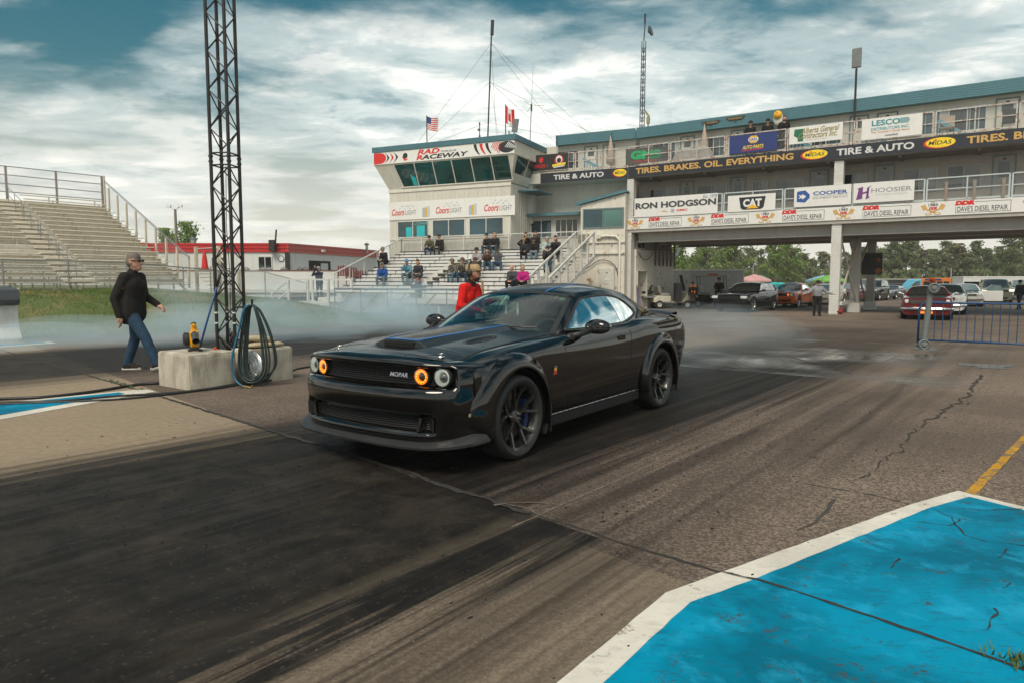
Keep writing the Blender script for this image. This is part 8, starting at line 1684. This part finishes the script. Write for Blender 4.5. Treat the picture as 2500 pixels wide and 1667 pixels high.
        sl_ = MB(); sl_.b2((-ax + rw + .1, sx * hw * .90, .16), (ax - rw - .1, sx * hw * .97, .24)); obj('sill', sl_, M_steel if chrome else M_plas, t)
        dh = MB(); dh.box((-.35, sx * (hw + .005), belt - .14), (.14, .02, .03)); obj('door_handle', dh, M_chrome if chrome else M_plas, t)
        pg = MB(); pg.path([(xc - .05, sx * (hw + .001), z) for z in np.linspace(belt - .08, .32, 6)], .004, 4); pg.path([(xr + .25, sx * (hw + .001), z) for z in np.linspace(belt - .08, .32, 6)], .004, 4); obj('panel_gap', pg, M_void, t)
    gm = MB(); fw = hw * (.74 + .16 * boxy); gm.b2((xn - .05, -fw + (.22 if lamps != 'quad' else .35), zh[0] - .22), (xn + .006, fw - (.22 if lamps != 'quad' else .35), zh[0] - .07)); gr = obj('grille', gm, grille or M_void, t)
    for k in range(3): b = MB(); b.b2((xn + .004, -fw + .25, zh[0] - .20 + .045 * k), (xn + .012, fw - .25, zh[0] - .19 + .045 * k)); obj('grille_bar', b, M_chrome if chrome else M_plas, gr)
    bp = MB(); bz = .44 if chrome else .36
    if chrome: bp.path([(xn - .25, -hw * .97, bz), (xn - .02, -hw * .88, bz), (xn + .07, -hw * .5, bz), (xn + .08, 0, bz), (xn + .07, hw * .5, bz), (xn - .02, hw * .88, bz), (xn - .25, hw * .97, bz)], .06, 8); obj('front_bumper', bp, bump_m or M_chrome, t, smooth=40)
    else: bp.b2((xn - .06, -hw * .6, .28), (xn + .012, hw * .6, .40)); obj('air_intake', bp, M_void, t)
    ub = MB(); ub.b2((xt + .2, -hw * .82, .17), (xn - .15, hw * .82, .30)); ub.b2((xt + .2, -hw * .8, .3), (-ax + .8, hw * .8, deck - .2)); ub.b2((ax - .5, -hw * .75, .3), (xn - .2, hw * .75, zh[0] - .15)); obj('underbody', ub, M_void, t)
    if open_door:
        d_ = MB(); A = Tm((xc - .1, hw, 0), rz=R(open_door)); d_.b2((-1.25, -.06, .30), (0, .04, belt - .02), A); do = obj('open_door', d_, paint_m, t, bevel=.03); f_ = MB(); f_.path([(-1.2, 0, belt), (-1.1, -.05, roof - .12), (-.55, -.05, roof - .08), (-.05, 0, belt)], .02, 6, A); obj('door_window_frame', f_, M_chrome, do); f2 = MB(); f2.add([(-1.18, -.01, belt), (-1.1, -.05, roof - .13), (-.55, -.05, roof - .1), (-.08, -.01, belt)], [(0, 1, 2, 3)], A); obj('door_glass', f2, M_cgl, do)
    if scoop: b = MB(); b.b2((xc + .35, -.2, topz(xc + .5) + .02), (xc + .75, .2, topz(xc + .6) + .09)); obj('hood_scoop', b, hood_m or paint_m, t, bevel=.03)
    return t
P_bk2 = paint('black_wagon_paint', (.006, .006, .007)); P_or = paint('orange_paint', (.80, .13, .01)); P_wh = paint('white_car_paint', (.66, .66, .63)); P_cr = paint('cream_car_paint', (.62, .58, .48)); P_mr = paint('maroon_car_paint', (.13, .012, .018)); P_dk = paint('charcoal_car_paint', (.018, .019, .020)); P_ol2 = paint('olive_car_paint', (.095, .115, .085), .1); P_gy = paint('grey_truck_paint', (.20, .21, .22)); P_rd = paint('dark_red_car_paint', (.11, .008, .010)); P_sl = paint('steel_car_paint', (.10, .11, .12))
M_brim = mat('bright_alloy_rim', (.42, .42, .42), .25, metal=.9)
make_car('station_wagon', 'black sporty station wagon with chrome rims heading the left queue', (12.38, 36.35), 231, P_bk2, L=5.02, Wd=1.88, wb=3.05, fo=.92, zh=(.86, 1.0), belt=1.03, deck=1.18, roof=1.50, xc=.70, xh=-.15, xr=-1.75, xb=-2.28, rw=.37, rim=M_brim, lamps='box', pillars=(-.45, -1.35), boxy=.7, tum=.68)
oc = copy_tree(HERO); tag(oc, 'orange muscle coupe with black hood and lit amber lamps second in the queue', 'car', 'cars in the staging lanes'); oc.location = (17.25, 42.7, 0); oc.rotation_euler[2] = R(231); oc.scale = (1, .97, 1)
def recolour(o):
    for c in o.children:
        if c.type == 'MESH':
            for sl_ in c.material_slots:
                nm = sl_.material.name if sl_.material else ''
                if nm.startswith('black_gloss_paint'): sl_.link = 'OBJECT'; sl_.material = P_or
                elif nm.startswith('satin_graphite'): sl_.link = 'OBJECT'; sl_.material = M_brim
                elif nm.startswith('blue_stripe'): sl_.link = 'OBJECT'; sl_.material = M_satin
        recolour(c)
recolour(oc)
make_car('classic_car', 'cream-white classic coupe mostly hidden behind the white column', (21.6, 47.6), 231, P_cr, zh=(.86, .98), roof=1.38, chrome=True, rim=M_brim, lamps='quad', boxy=.9, hood_m=M_satin)
make_car('hatchback', 'maroon older hatchback seen between the bridge columns', (26.2, 53.6), 229, P_mr, L=4.3, wb=2.6, Wd=1.75, zh=(.82, .95), roof=1.40, xc=.5, xr=-1.3, xb=-1.75, chrome=False, lamps='box', boxy=1.0, gl='l', rim=M_brim)
make_car('sport_utility', 'dark sport utility vehicle behind the bridge columns', (29.9, 57.4), 229, P_dk, L=4.8, wb=2.85, Wd=1.95, zh=(.98, 1.12), belt=1.10, deck=1.25, roof=1.72, xc=.75, xh=0, xr=-1.7, xb=-2.1, rw=.38, lamps='box', boxy=.8, pillars=(-.4, -1.3), tum=.76, rim=M_brim)
make_car('sports_car', 'low black and silver sports car last in the left queue', (33.6, 61.5), 226, P_sl, L=4.5, wb=2.55, Wd=1.92, fo=.95, zh=(.72, .88), belt=.90, deck=.95, roof=1.24, xc=.35, xh=-.35, xr=-1.0, xb=-1.8, hood_m=P_bk2, lamps='box', rim=M_brim)
dst = make_car('muscle_car', 'dark red muscle car with black hood and chrome bumper behind the blue barrier', (17.56, 29.15), 239, P_rd, L=4.85, wb=2.74, Wd=1.82, fo=.88, zh=(.86, .97), belt=.97, deck=.98, roof=1.36, xc=.60, xh=-.10, xr=-1.15, xb=-2.05, hood_m=M_satin, chrome=True, lamps='round', boxy=1.0, rim=M_steel, grille=M_void, tum=.66, rw=.33)
b = MB(); xn = 2.74 / 2 + .88
for sx in (-.14, .14): b.b2((xn - .02, sx - .07, .26), (xn + .05, sx + .07, .34))
obj('fog_lamp', b, M_oran, dst)
make_car('classic_car', 'white classic coupe tucked behind the dark red muscle car', (21.1, 33.6), 236, P_wh, zh=(.88, 1.0), roof=1.42, chrome=True, boxy=.9, gl='l', rim=M_steel, lamps='quad')
make_car('classic_car', 'white classic saloon with its driver door standing open', (29.0, 44.2), 240, P_wh, zh=(.86, .97), roof=1.40, chrome=True, boxy=1.0, gl='l', rim=M_steel, lamps='quad', hood_m=P_dk, open_door=-62)
make_car('sport_utility', 'olive green sport utility vehicle with lit headlamps at the right', (37.0, 52.9), 240, P_ol2, L=4.85, wb=2.92, Wd=2.0, zh=(1.0, 1.12), belt=1.12, deck=1.28, roof=1.76, xc=.80, xh=.05, xr=-1.75, xb=-2.15, rw=.38, lamps='box', boxy=.85, pillars=(-.4, -1.3), tum=.76, lit=True)
make_car('pickup_truck', 'grey older pickup with a chrome grille at the far right', (44.8, 60.5), 238, P_gy, L=5.2, wb=3.2, Wd=1.95, zh=(1.02, 1.12), belt=1.14, deck=1.10, roof=1.72, xc=.8, xh=.25, xr=-.75, xb=-.95, chrome=True, lamps='quad', boxy=1.0, gl='l', tum=.78, rw=.37)
def golf_cart(label, loc, hd, body, canopy=None):
    t = thing('golf_cart', label, 'golf cart', (*loc, 0), R(hd), 'golf carts by the storage block'); b = MB(); P_ = [(1.15, .42), (1.10, .70), (.78, .92), (.62, .60), (.45, .40), (-.15, .38), (-.15, .72), (-.85, .74), (-1.15, .60), (-1.15, .35), (.95, .32)]
    b.prism(P_, -.56, .56, Matrix(((1, 0, 0, 0), (0, 0, 1, 0), (0, 1, 0, 0), (0, 0, 0, 1)))); obj('body', b, body, t, bevel=.04)
    b = MB(); b.b2((-.75, -.5, .74), (-.2, .5, .88)); b.box((0, 0, 0), (.12, 1.0, .42), Tm((-.80, 0, 1.08), ry=R(-12))); obj('seat', b, mat('cart_seat', (.30, .28, .25), .6), t, bevel=.04)
    b = MB(); b.b2((-1.7, -.52, .62), (-.95, .52, .70)); obj('cargo_tray', b, mat('tray_grey', (.20, .21, .20), .6), t)
    b = MB(); b.tube((.62, .2, .6), (.40, .2, 1.05), .025); b.path([(.38 + .1 * math.cos(a) * .4, .2 + .16 * math.sin(a), 1.06 + .16 * math.cos(a) * .6) for a in np.linspace(0, 6.28, 16)], .014, 6); obj('steering_wheel', b, M_plas, t)
    for x in (.80, -.82):
        for sx in (1, -1): tyre_wheel(t, x, sx * .58, sx < 0, r=.24, w=.2, rimr=.13, rim=mat('cart_rim_white', (.6, .6, .57), .4), n=20, yspoke=False)
    if canopy:
        for x, y in ((.70, .5), (.70, -.5), (-.85, .5), (-.85, -.5)): b = MB(); b.tube((x, y, .7), (x - .1, y, 1.82), .022, n=6); obj('canopy_post', b, P_blk, t)
        b = MB(); b.b2((-1.25, -.65, 1.82), (.85, .65, 1.90)); obj('canopy', b, canopy, t, bevel=.04)
    return t
p = G(1640, 754); golf_cart('cream utility golf cart with a saddle-like load parked by the storage block', (p[0], p[1] + .3), 5, mat('cart_cream', (.58, .55, .44), .4));
b = MB(); b.ball((-.2, 0, .2), (.36, .22, .13)); b.path([(-.05, 0, .25), (.0, 0, .5), (.08, 0, .62)], [.08, .06, .05], 8); tag(obj('saddle_load', b, P_blk, loc=(p[0] - 1.15, p[1] + .3, .72), smooth=True), 'black saddle-shaped load on the cream golf cart tray', 'load')
b = MB(); b.b2((0, 0, 0), (.34, .62, 1.0)); b.box((0, 0, 0), (.05, .6, .9), Tm((.42, .3, 1.0), ry=R(-14))); tag(obj('folding_case', b, mat('case_black', (.016, .016, .018), .6), loc=(p[0] + .05, p[1] - .75, 0.45), bevel=.04), 'tall black case strapped to the side of the cream golf cart', 'case')
p2 = at(1742, 755, 41.5); golf_cart('dark golf cart with a tan canopy and red beacon left of the wagon', (p2[0], 41.5), -25, P_dk, mat('canopy_tan', (.44, .38, .27), .6))
b = MB(); b.b2((-.3, -.12, 0), (.3, .12, .10)); tag(obj('beacon_bar', b, mat('beacon_red', (.45, .03, .02), .3), loc=(p2[0] - .1, 41.5, 1.90), bevel=.02), 'red beacon bar on the golf cart canopy', 'beacon')
J, s = seat_pose(1.7, 'knee'); p3 = at(1768, 700, 41.3); person('driver in dark clothes sitting in the canopied golf cart', J, s, (p3[0] - .3, 41.3, .88), R(-20), BLK, DKG, 'dark', 'cap', voxel=.03)
def trailer(name, label, p, rz, L, H, W_, m, stripe=None, cat='trailer', z0=.45):
    t = thing(name, label, cat, (p[0], p[1], 0), rz); b = MB(); b.b2((-L / 2, -W_ / 2, z0), (L / 2, W_ / 2, H)); obj('box', b, m, t, bevel=.06)
    b = MB(); b.b2((-L / 2 - .02, -W_ / 2 - .02, H - .10), (L / 2 + .02, W_ / 2 + .02, H - .02)); obj('roof_rail', b, M_bl, t)
    for x in (-.5, .45): b = MB(); b.lathe([(0, -.1), (.33, -.1), (.33, .1), (0, .1)], 18, Tm((x, -W_ / 2, .33), rx=R(90))); obj('wheel', b, M_tyre, t)
    b = MB(); b.b2((-L * .3, -W_ / 2 - .012, H * .62), (-L * .14, -W_ / 2 - .004, H * .72)); obj('vent_window', b, M_gdark, t)
    if stripe: b = MB(); b.b2((-L / 2 + .1, -W_ / 2 - .012, z0 + .3), (L / 2 - .1, -W_ / 2 - .006, H - .5)); obj('side_panel', b, stripe, t)
    return t
p = at(1708, 720, 47); trailer('cargo_trailer', 'grey-white enclosed cargo trailer behind the golf carts', p, R(-8), 5.4, 2.35, 2.1, mat('trailer_grey', (.42, .43, .41), .5, var=.1))
p = at(2171, 700, 100); trailer('race_hauler', 'long black race trailer with a white roof line far behind the sports car', p, R(-5), 8.5, 2.0, 2.4, mat('hauler_black', (.02, .02, .022), .4))
p = at(2470, 700, 66); trailer('motorhome', 'long white motorhome behind the grey pickup', p, R(-10), 9.5, 2.05, 2.3, mat('motorhome_white', (.62, .62, .60), .4), M_gdark, 'motorhome')
def tentm(n_, c): return mat('tent_' + n_, c, .7, var=.15, scale=1.5)
for px, Y, w_, m_, lab in ((2008, 84, 3.4, tentm('blue', (.22, .42, .58)), 'light blue pop-up canopy beyond the white column'), (2024, 80, 3.2, tentm('green', (.16, .38, .06)), 'green pop-up canopy beyond the white column'), (1842, 74, 3.0, tentm('pink', (.55, .30, .29)), 'pale pink parasol over the black wagon roof'), (1858, 78, 2.0, tentm('dgreen', (.03, .16, .11)), 'dark green and white parasol right of the pink one'), (2380, 92, 2.2, tentm('teal', (.05, .33, .32)), 'small teal parasol behind the open-door car')):
    p = at(px, 690, Y); t_ = thing('canopy_tent', lab, 'canopy', (p[0], Y, 0), 0, 'canopies in the pits'); b = MB(); b.lathe([(w_ * .62, 1.55), (w_ * .60, 1.75), (w_ * .3, 2.1), (0, 2.35)], 8 if 'parasol' in lab else 4, Tm((0, 0, 0), rz=R(45))); obj('canopy', b, m_, t_)
    for x, y in ((1, 1), (1, -1), (-1, 1), (-1, -1)) if 'parasol' not in lab else ((0, 0),): b = MB(); b.tube((x * w_ * .42, y * w_ * .42, 0), (x * w_ * .42, y * w_ * .42, 2.0 if (x or y) else 2.3), .03, n=6); obj('leg', b, M_steel, t_)
M_pp = mat('toilet_teal', (.01, .33, .33), .5)
for i, px in enumerate((1890, 1902)):
    p = at(px, 710, 62 + i * 2); t_ = thing('portable_toilet', ['left of two teal portable toilets behind the orange coupe', 'right of two teal portable toilets behind the orange coupe'][i], 'portable toilet', (p[0], p[1], 0), R(5), 'portable toilets'); b = MB(); b.b2((-.5, -.5, 0), (.5, .5, 1.35)); obj('cabin', b, M_pp, t_, bevel=.05); b = MB(); b.ball((0, 0, 1.35), (.5, .5, .14)); obj('roof', b, mat('toilet_roof', (.03, .40, .40), .4), t_, smooth=True); b = MB(); b.b2((-.34, -.515, .1), (.34, -.505, 1.25)); obj('door', b, mat('toilet_door', (.008, .27, .28), .5), t_)
p = at(1680, 690, 88); sh = thing('pit_shed', 'small white shed with a teal metal roof among the trees', 'building', (p[0], 88, 0), R(-4)); b = MB(); b.b2((-2.1, -1.5, 0), (2.1, 1.5, 1.9)); obj('wall', b, mat('shed_white', (.55, .54, .50), .6), sh); b = MB(); b.prism([(-1.9, 1.85), (1.9, 1.85), (0, 2.9)], -2.4, 2.4, Matrix(((0, 0, 1, 0), (1, 0, 0, 0), (0, 1, 0, 0), (0, 0, 0, 1)))); obj('roof', b, mat('shed_teal_roof', (.12, .26, .31), .5), sh)
bx = at(2270, 700, 72); bs = thing('painted_bus', 'small bus painted blue at the nose with an orange body and green tail', 'bus', (bx[0], 72, 0), R(-4))
for nm, x0, x1, m_ in (('nose', -2.6, -1.3, mat('bus_blue', (.12, .42, .58), .4)), ('body', -1.3, 1.6, mat('bus_orange', (.62, .16, .02), .4)), ('tail', 1.6, 2.5, mat('bus_green', (.02, .26, .10), .4))):
    b = MB(); P_ = {'nose': [(x0 - .1, .4), (x1, .4), (x1, 1.85), (x0 + .75, 1.75), (x0 + .15, 1.05)], 'body': [(x0, .4), (x1, .4), (x1, 1.95), (x0, 1.88)], 'tail': [(x0, .4), (x1, .4), (x1, 1.65), (x1 - .25, 1.86), (x0, 1.93)]}[nm]; b.prism(P_, -1.0, 1.0, Matrix(((1, 0, 0, 0), (0, 0, 1, 0), (0, 1, 0, 0), (0, 0, 0, 1)))); obj(nm, b, m_, bs, bevel=.06)
for k in range(4): b = MB(); b.b2((-1.15 + .66 * k, -1.02, 1.15), (-.6 + .66 * k, -1.004, 1.58)); obj('window', b, M_gdark, bs)
b = MB(); b.b2((-1.0, -1.02, 1.66), (.6, -1.004, 1.86)); obj('side_sign', b, P_navy, bs); b = MB(); b.add([(-2.42, -1.015, 1.08), (-1.5, -1.015, 1.10), (-1.5, -1.015, 1.62), (-1.95, -1.015, 1.58)], [(0, 1, 2, 3)]); obj('window', b, M_cgl, bs)
for x in (-1.7, 1.5): b = MB(); b.lathe([(0, -.1), (.36, -.1), (.36, .1), (0, .1)], 18, Tm((x, -.95, .36), rx=R(90))); obj('wheel', b, M_tyre, bs)
th = BG.thing('signal_board', 'dark signal board with orange lamps on the furthest bridge column', 'signal', 11.2, 6.72, 1.9); b = MB(); b.b2((-.45, -.06, 0), (.55, .0, 1.15)); obj('board', b, P_blk, th); b = MB(); b.ball((.36, -.08, .8), (.1, .03, .1)); b.ball((.36, -.08, .2), (.16, .03, .16)); obj('lamps', b, mat('dull_orange_lens', (.35, .10, .02), .4), th, smooth=True)
p = G(2050, 768); b = MB(); b.ball((0, 0, .12), (.16, .14, .12)); b.ball((.12, .05, .22), (.08, .08, .10)); tag(obj('red_bag', b, mat('red_bag_cloth', (.22, .02, .02), .8), loc=(p[0], p[1], 0), smooth=True), 'small dark red bag at the foot of the white column', 'bag')
fence('pit_fence', [(9, 70, 0), (26, 72, 0), (44, 76, 0), (70, 70, 0)], 1.35, 'grey wire fence between the staging lanes and the pits', 4.0, mesh=False)
for i, (px, Y, top_) in enumerate(((1838, 110, 648), (2321, 100, 655), (2410, 110, 668), (2437, 118, 662), (2325, 96, 640))):
    p = at(px, 690, Y); z_ = float(at(px, top_, Y)[2]); b = MB(); b.tube((0, 0, 0), (0, 0, z_), .10, .07, n=7); tag(obj('utility_pole', b, mat('pale_pole', (.34, .32, .28), .7) if i != 4 else P_blk, loc=(p[0], Y, 0)), ['pale utility pole behind the pink parasol', 'pale short utility pole right of the painted bus', 'pale utility pole left above the olive vehicle', 'pale utility pole above the grey pickup', 'dark slim utility pole right of the painted bus'][i], 'pole', 'poles in the pits')
p = at(1642, 700, 60); lp = thing('light_pole', 'bent-arm street light at the right end of the storage block', 'light pole', (p[0], 60, 0)); z_ = float(at(1655, 590, 60)[2]); b = MB(); b.path([(0, 0, 0), (0, 0, z_ - 1.6), (.25, 0, z_ - 1.3)], .06, 8); obj('pole', b, M_bol, lp); b = MB(); b.box((0, 0, 0), (.24, .2, 1.3), Tm((.50, 0, z_ - .72), ry=R(24))); obj('lamp_head', b, M_bol, lp, bevel=.03)
# ================================================================ trees
M_bark = mat('tree_bark', (.10, .085, .065), .9, var=.3, scale=10)
def leafmat(name, a, b):
    m, n = newmat(name); co = n.coord('Object'); f = n.noise(co, 1.1, 4, .6); g_ = n.noise(co, 14, 2, .6)
    c = n.mix(n.ramp(n.math('ADD', n.math('MULTIPLY', f, .6), n.math('MULTIPLY', g_, .4)), [(.35, 0.0), (.65, 1.0)]), a, b); n.set(Base_Color=c, Roughness=.7, Specular_IOR_Level=.2, Transmission_Weight=0.0)
    tr = n.n('ShaderNodeBsdfTranslucent'); n.put(tr.inputs[0], c); mx = n.n('ShaderNodeMixShader'); mx.inputs[0].default_value = .3; n.t.links.new(n.bsdf.outputs[0], mx.inputs[1]); n.t.links.new(tr.outputs[0], mx.inputs[2]); n.t.links.new(mx.outputs[0], n.t.nodes['Material Output'].inputs[0]); return m
M_lf = [leafmat('poplar_leaves', (.10, .165, .04), (.30, .40, .13)), leafmat('wood_leaves', (.085, .115, .05), (.22, .255, .12)), leafmat('dry_leaves', (.13, .13, .065), (.29, .28, .16))]
def tree_mesh(seed, H, wdt, z0, nl, ls, clumps, shape=1.0):
    rg = np.random.default_rng(seed); tb = MB(); P = [(0, 0, 0)]; x = y = 0
    for k in range(1, 7): x += rg.normal(0, .06) * H * .1; y += rg.normal(0, .06) * H * .1; P.append((x, y, H * .93 * k / 6))
    P = np.array(P); tb.path(P, np.linspace(H * .022, H * .004, 7), 7); cs = []
    for k in range(clumps):
        t = z0 + (1 - z0) * ((k + .5) / clumps) ** .9; a = rg.uniform(0, 6.28); rr = wdt * (math.sin(math.pi * min(1, (t - z0) / (1 - z0) * .86 + .14)) ** .7) * rg.uniform(.25, 1.0) * shape; b0 = np.array([np.interp(max(t - .12, .1), np.linspace(0, .93, 7), P[:, i]) for i in range(3)]); c = np.array([b0[0] + rr * math.cos(a), b0[1] + rr * math.sin(a), H * t]); tb.path([b0, (b0 + c) / 2 + (0, 0, H * .01), c], [H * .007, H * .005, H * .002], 4); cs.append(c)
    cs = np.array(cs); w = rg.integers(0, clumps, nl); sg = wdt * .15; C = cs[w] + rg.normal(0, 1, (nl, 3)) * np.array([sg, sg, sg * .9]); C[:, 2] = np.clip(C[:, 2], H * z0 * .6, H)
    d = rg.normal(0, 1, (nl, 3)); d /= np.linalg.norm(d, axis=1, keepdims=True); e = np.cross(d, rg.normal(0, 1, (nl, 3))); e /= np.linalg.norm(e, axis=1, keepdims=True); s_ = ls * rg.uniform(.5, 1.2, (nl, 1)); V_ = np.stack([C - d * s_, C + e * s_ * .55, C + d * s_, C - e * s_ * .55], 1).reshape(-1, 3)
    me = bpy.data.meshes.new('crown'); me.from_pydata(V_.tolist(), [], [(4 * i, 4 * i + 1, 4 * i + 2, 4 * i + 3) for i in range(nl)]); return tb.mesh('trunk', True), me
VAR = {k: [tree_mesh(100 + 10 * i + j, 1.0 * H, w_, z0, nl, ls, cl) for j in range(3)] for i, (k, H, w_, z0, nl, ls, cl) in enumerate((('pop', 7.0, 1.45, .18, 2300, .13, 30), ('wood', 7.0, 1.7, .16, 2600, .19, 22), ('bush', 5.0, 2.2, .12, 2600, .17, 18)))}
def tree(label, x, y, h, kind, m, group, sx=1.0, i=0):
    t = thing('tree', label, 'tree', (x, y, 0), random.uniform(0, 6.28), group); tm_, cm = VAR[kind][i % 3]; k = h / {'pop': 7.0, 'wood': 7.0, 'bush': 5.0}[kind]; t.scale = (k * sx, k * sx, k)
    for nm, me, mm in (('trunk', tm_, M_bark), ('crown', cm, m)):
        o = bpy.data.objects.new(nm, me); COL.objects.link(o); o.parent = t
        if not len(me.materials): me.materials.append(None)
        o.material_slots[0].link = 'OBJECT'; o.material_slots[0].material = mm
random.seed(31)
def th_(py, Y): return float(at(1250, py, Y)[2]) * 1.27
for i, (px, top_, Y, kind, sx, lab) in enumerate(((1652, 622, 66, 'bush', .8, 'bright green young tree beside the storage block corner'), (1722, 581, 82, 'pop', 1.0, 'slim poplar left of the black wagon under the bridge'), (1796, 579, 84, 'pop', 1.05, 'slim poplar directly above the black wagon'), (1885, 584, 84, 'pop', 1.0, 'left half of the broad poplar pair left of the white column'), (1922, 574, 86, 'pop', 1.15, 'right half of the broad poplar pair left of the white column'), (2470, 606, 105, 'pop', 1.5, 'tall thin tree at the right edge behind the pickup'), (2498, 600, 112, 'pop', 1.5, 'tallest tree at the right edge of the wood'))):
    p = at(px, 690, Y); tree(lab, p[0], Y, th_(top_, Y), kind, M_lf[0] if i < 5 else M_lf[1], 'trees beyond the bridge', sx, i)
for i, (px, Y, top_, lab) in enumerate(((414, 78, 572, 'small green tree left of the light pole behind the grandstand'), (452, 80, 558, 'round green tree right of the light pole behind the grandstand'))):
    p = at(px, 690, Y); tree(lab, p[0], Y, th_(top_, Y) * .85, 'bush', M_lf[0], 'trees behind the grandstand', .55, i)
for i in range(64):
    px = 1630 + (2640 - 1630) * (i + random.uniform(-.3, .3)) / 63; Y = random.uniform(118, 150); top_ = 640 + 8 * math.sin(px / 60) - (14 if 2180 < px < 2390 else 0) + random.uniform(-20, 12); p = at(px, 690, Y)
    tree('leafy tree in the mixed wood beyond the pits', p[0], Y, th_(top_, Y), 'wood', M_lf[2] if random.random() < .35 else M_lf[1], 'wood beyond the pits', random.uniform(.9, 1.5), i)
ug = MB();
for i in range(9000):
    x = random.uniform(20, 150); y = random.uniform(112, 150); z = random.uniform(0, 1) ** 1.5 * 3.8; s_ = random.uniform(.15, .4); a = random.uniform(0, 6.28); ug.add([(x - s_ * math.cos(a), y - s_ * math.sin(a), z), (x, y, z - s_), (x + s_ * math.cos(a), y + s_ * math.sin(a), z + .1), (x, y, z + s_)], [(0, 1, 2, 3)])
tag(obj('undergrowth', ug, M_lf[1], kind='stuff'), 'low green undergrowth below the far wood', 'undergrowth')
# ================================================================ tyre smoke
def smoke(label, puffs, dens, seed):
    random.seed(seed); b = MB()
    for x, y, z, rx, ry, rz_ in puffs:
        for k in range(14): b.ball((x + random.gauss(0, rx * .45), y + random.gauss(0, ry * .45), max(.02, z + random.gauss(0, rz_ * .45))), (rx * random.uniform(.18, .8), ry * random.uniform(.18, .8), rz_ * random.uniform(.2, .9)), nu=14, nv=8)
    me = b.mesh('s'); tmp = bpy.data.objects.new('tmp', me); COL.objects.link(tmp); m1 = tmp.modifiers.new('r', 'REMESH'); m1.mode = 'VOXEL'; m1.voxel_size = .12; m2 = tmp.modifiers.new('s', 'SMOOTH'); m2.factor = .5; m2.iterations = 6
    me2 = bpy.data.meshes.new_from_object(tmp.evaluated_get(bpy.context.evaluated_depsgraph_get())); bpy.data.objects.remove(tmp); me2.materials.clear()
    m = bpy.data.materials.new('tyre_smoke'); m.use_nodes = True; n = NT(m); n.t.nodes.remove(n.bsdf); pv = n.n('ShaderNodeVolumePrincipled'); n.t.links.new(pv.outputs[0], n.t.nodes['Material Output'].inputs['Volume'])
    pv.inputs['Density'].default_value = dens; pv.inputs['Color'].default_value = (.74, .91, 1.0, 1); pv.inputs['Anisotropy'].default_value = .1
    return tag(obj('tyre_smoke', me2, m, kind='stuff'), label, 'smoke')
smoke('thin blue-white tyre smoke drifting over the far lane and the grass bank', [(-13.5, 15.2, .2, 2.6, 1.6, .35), (-10.5, 16.2, .25, 2.6, 1.8, .45), (-8.0, 17.6, .3, 2.4, 1.8, .55), (-6.2, 19.0, .35, 2.2, 1.8, .65), (-4.6, 20.8, .4, 2.0, 1.8, .7), (-3.2, 22.6, .4, 2.0, 1.8, .6)], .21, 5)
smoke('paler wisps of tyre smoke rising over the grass and the rolling gate', [(-8.6, 19.0, .8, 1.6, 1.1, .55), (-6.4, 20.6, 1.0, 1.7, 1.3, .75), (-4.6, 22.8, 1.0, 1.8, 1.4, .7), (-3.8, 26.0, .8, 2.2, 1.6, .8), (-1.6, 24, .5, 2.2, 1.6, .5)], .14, 6)
smoke('wisps of tyre smoke hanging behind the black car', [(2.6, 10.6, .3, .6, .6, .35), (3.0, 11.6, .35, .9, .9, .4), (4.0, 13.6, .3, 1.3, 1.2, .45), (5.2, 16.2, .3, 1.7, 1.5, .5), (6.6, 20.0, .35, 2.0, 2.2, .5), (8.0, 24.0, .25, 2.2, 2.4, .4)], .038, 7)

# ================================================================ thin summer haze
b = MB(); b.b2((-330, -70, -1), (530, 810, 24)); m = bpy.data.materials.new('haze_air'); m.use_nodes = True; n = NT(m); n.t.nodes.remove(n.bsdf); pv = n.n('ShaderNodeVolumePrincipled'); pv.inputs['Density'].default_value = .0005; pv.inputs['Color'].default_value = (.93, .95, .93, 1); n.t.links.new(pv.outputs[0], n.t.nodes['Material Output'].inputs['Volume'])
tag(obj('haze', b, m, kind='stuff'), 'thin pale haze over the far trees', 'haze')
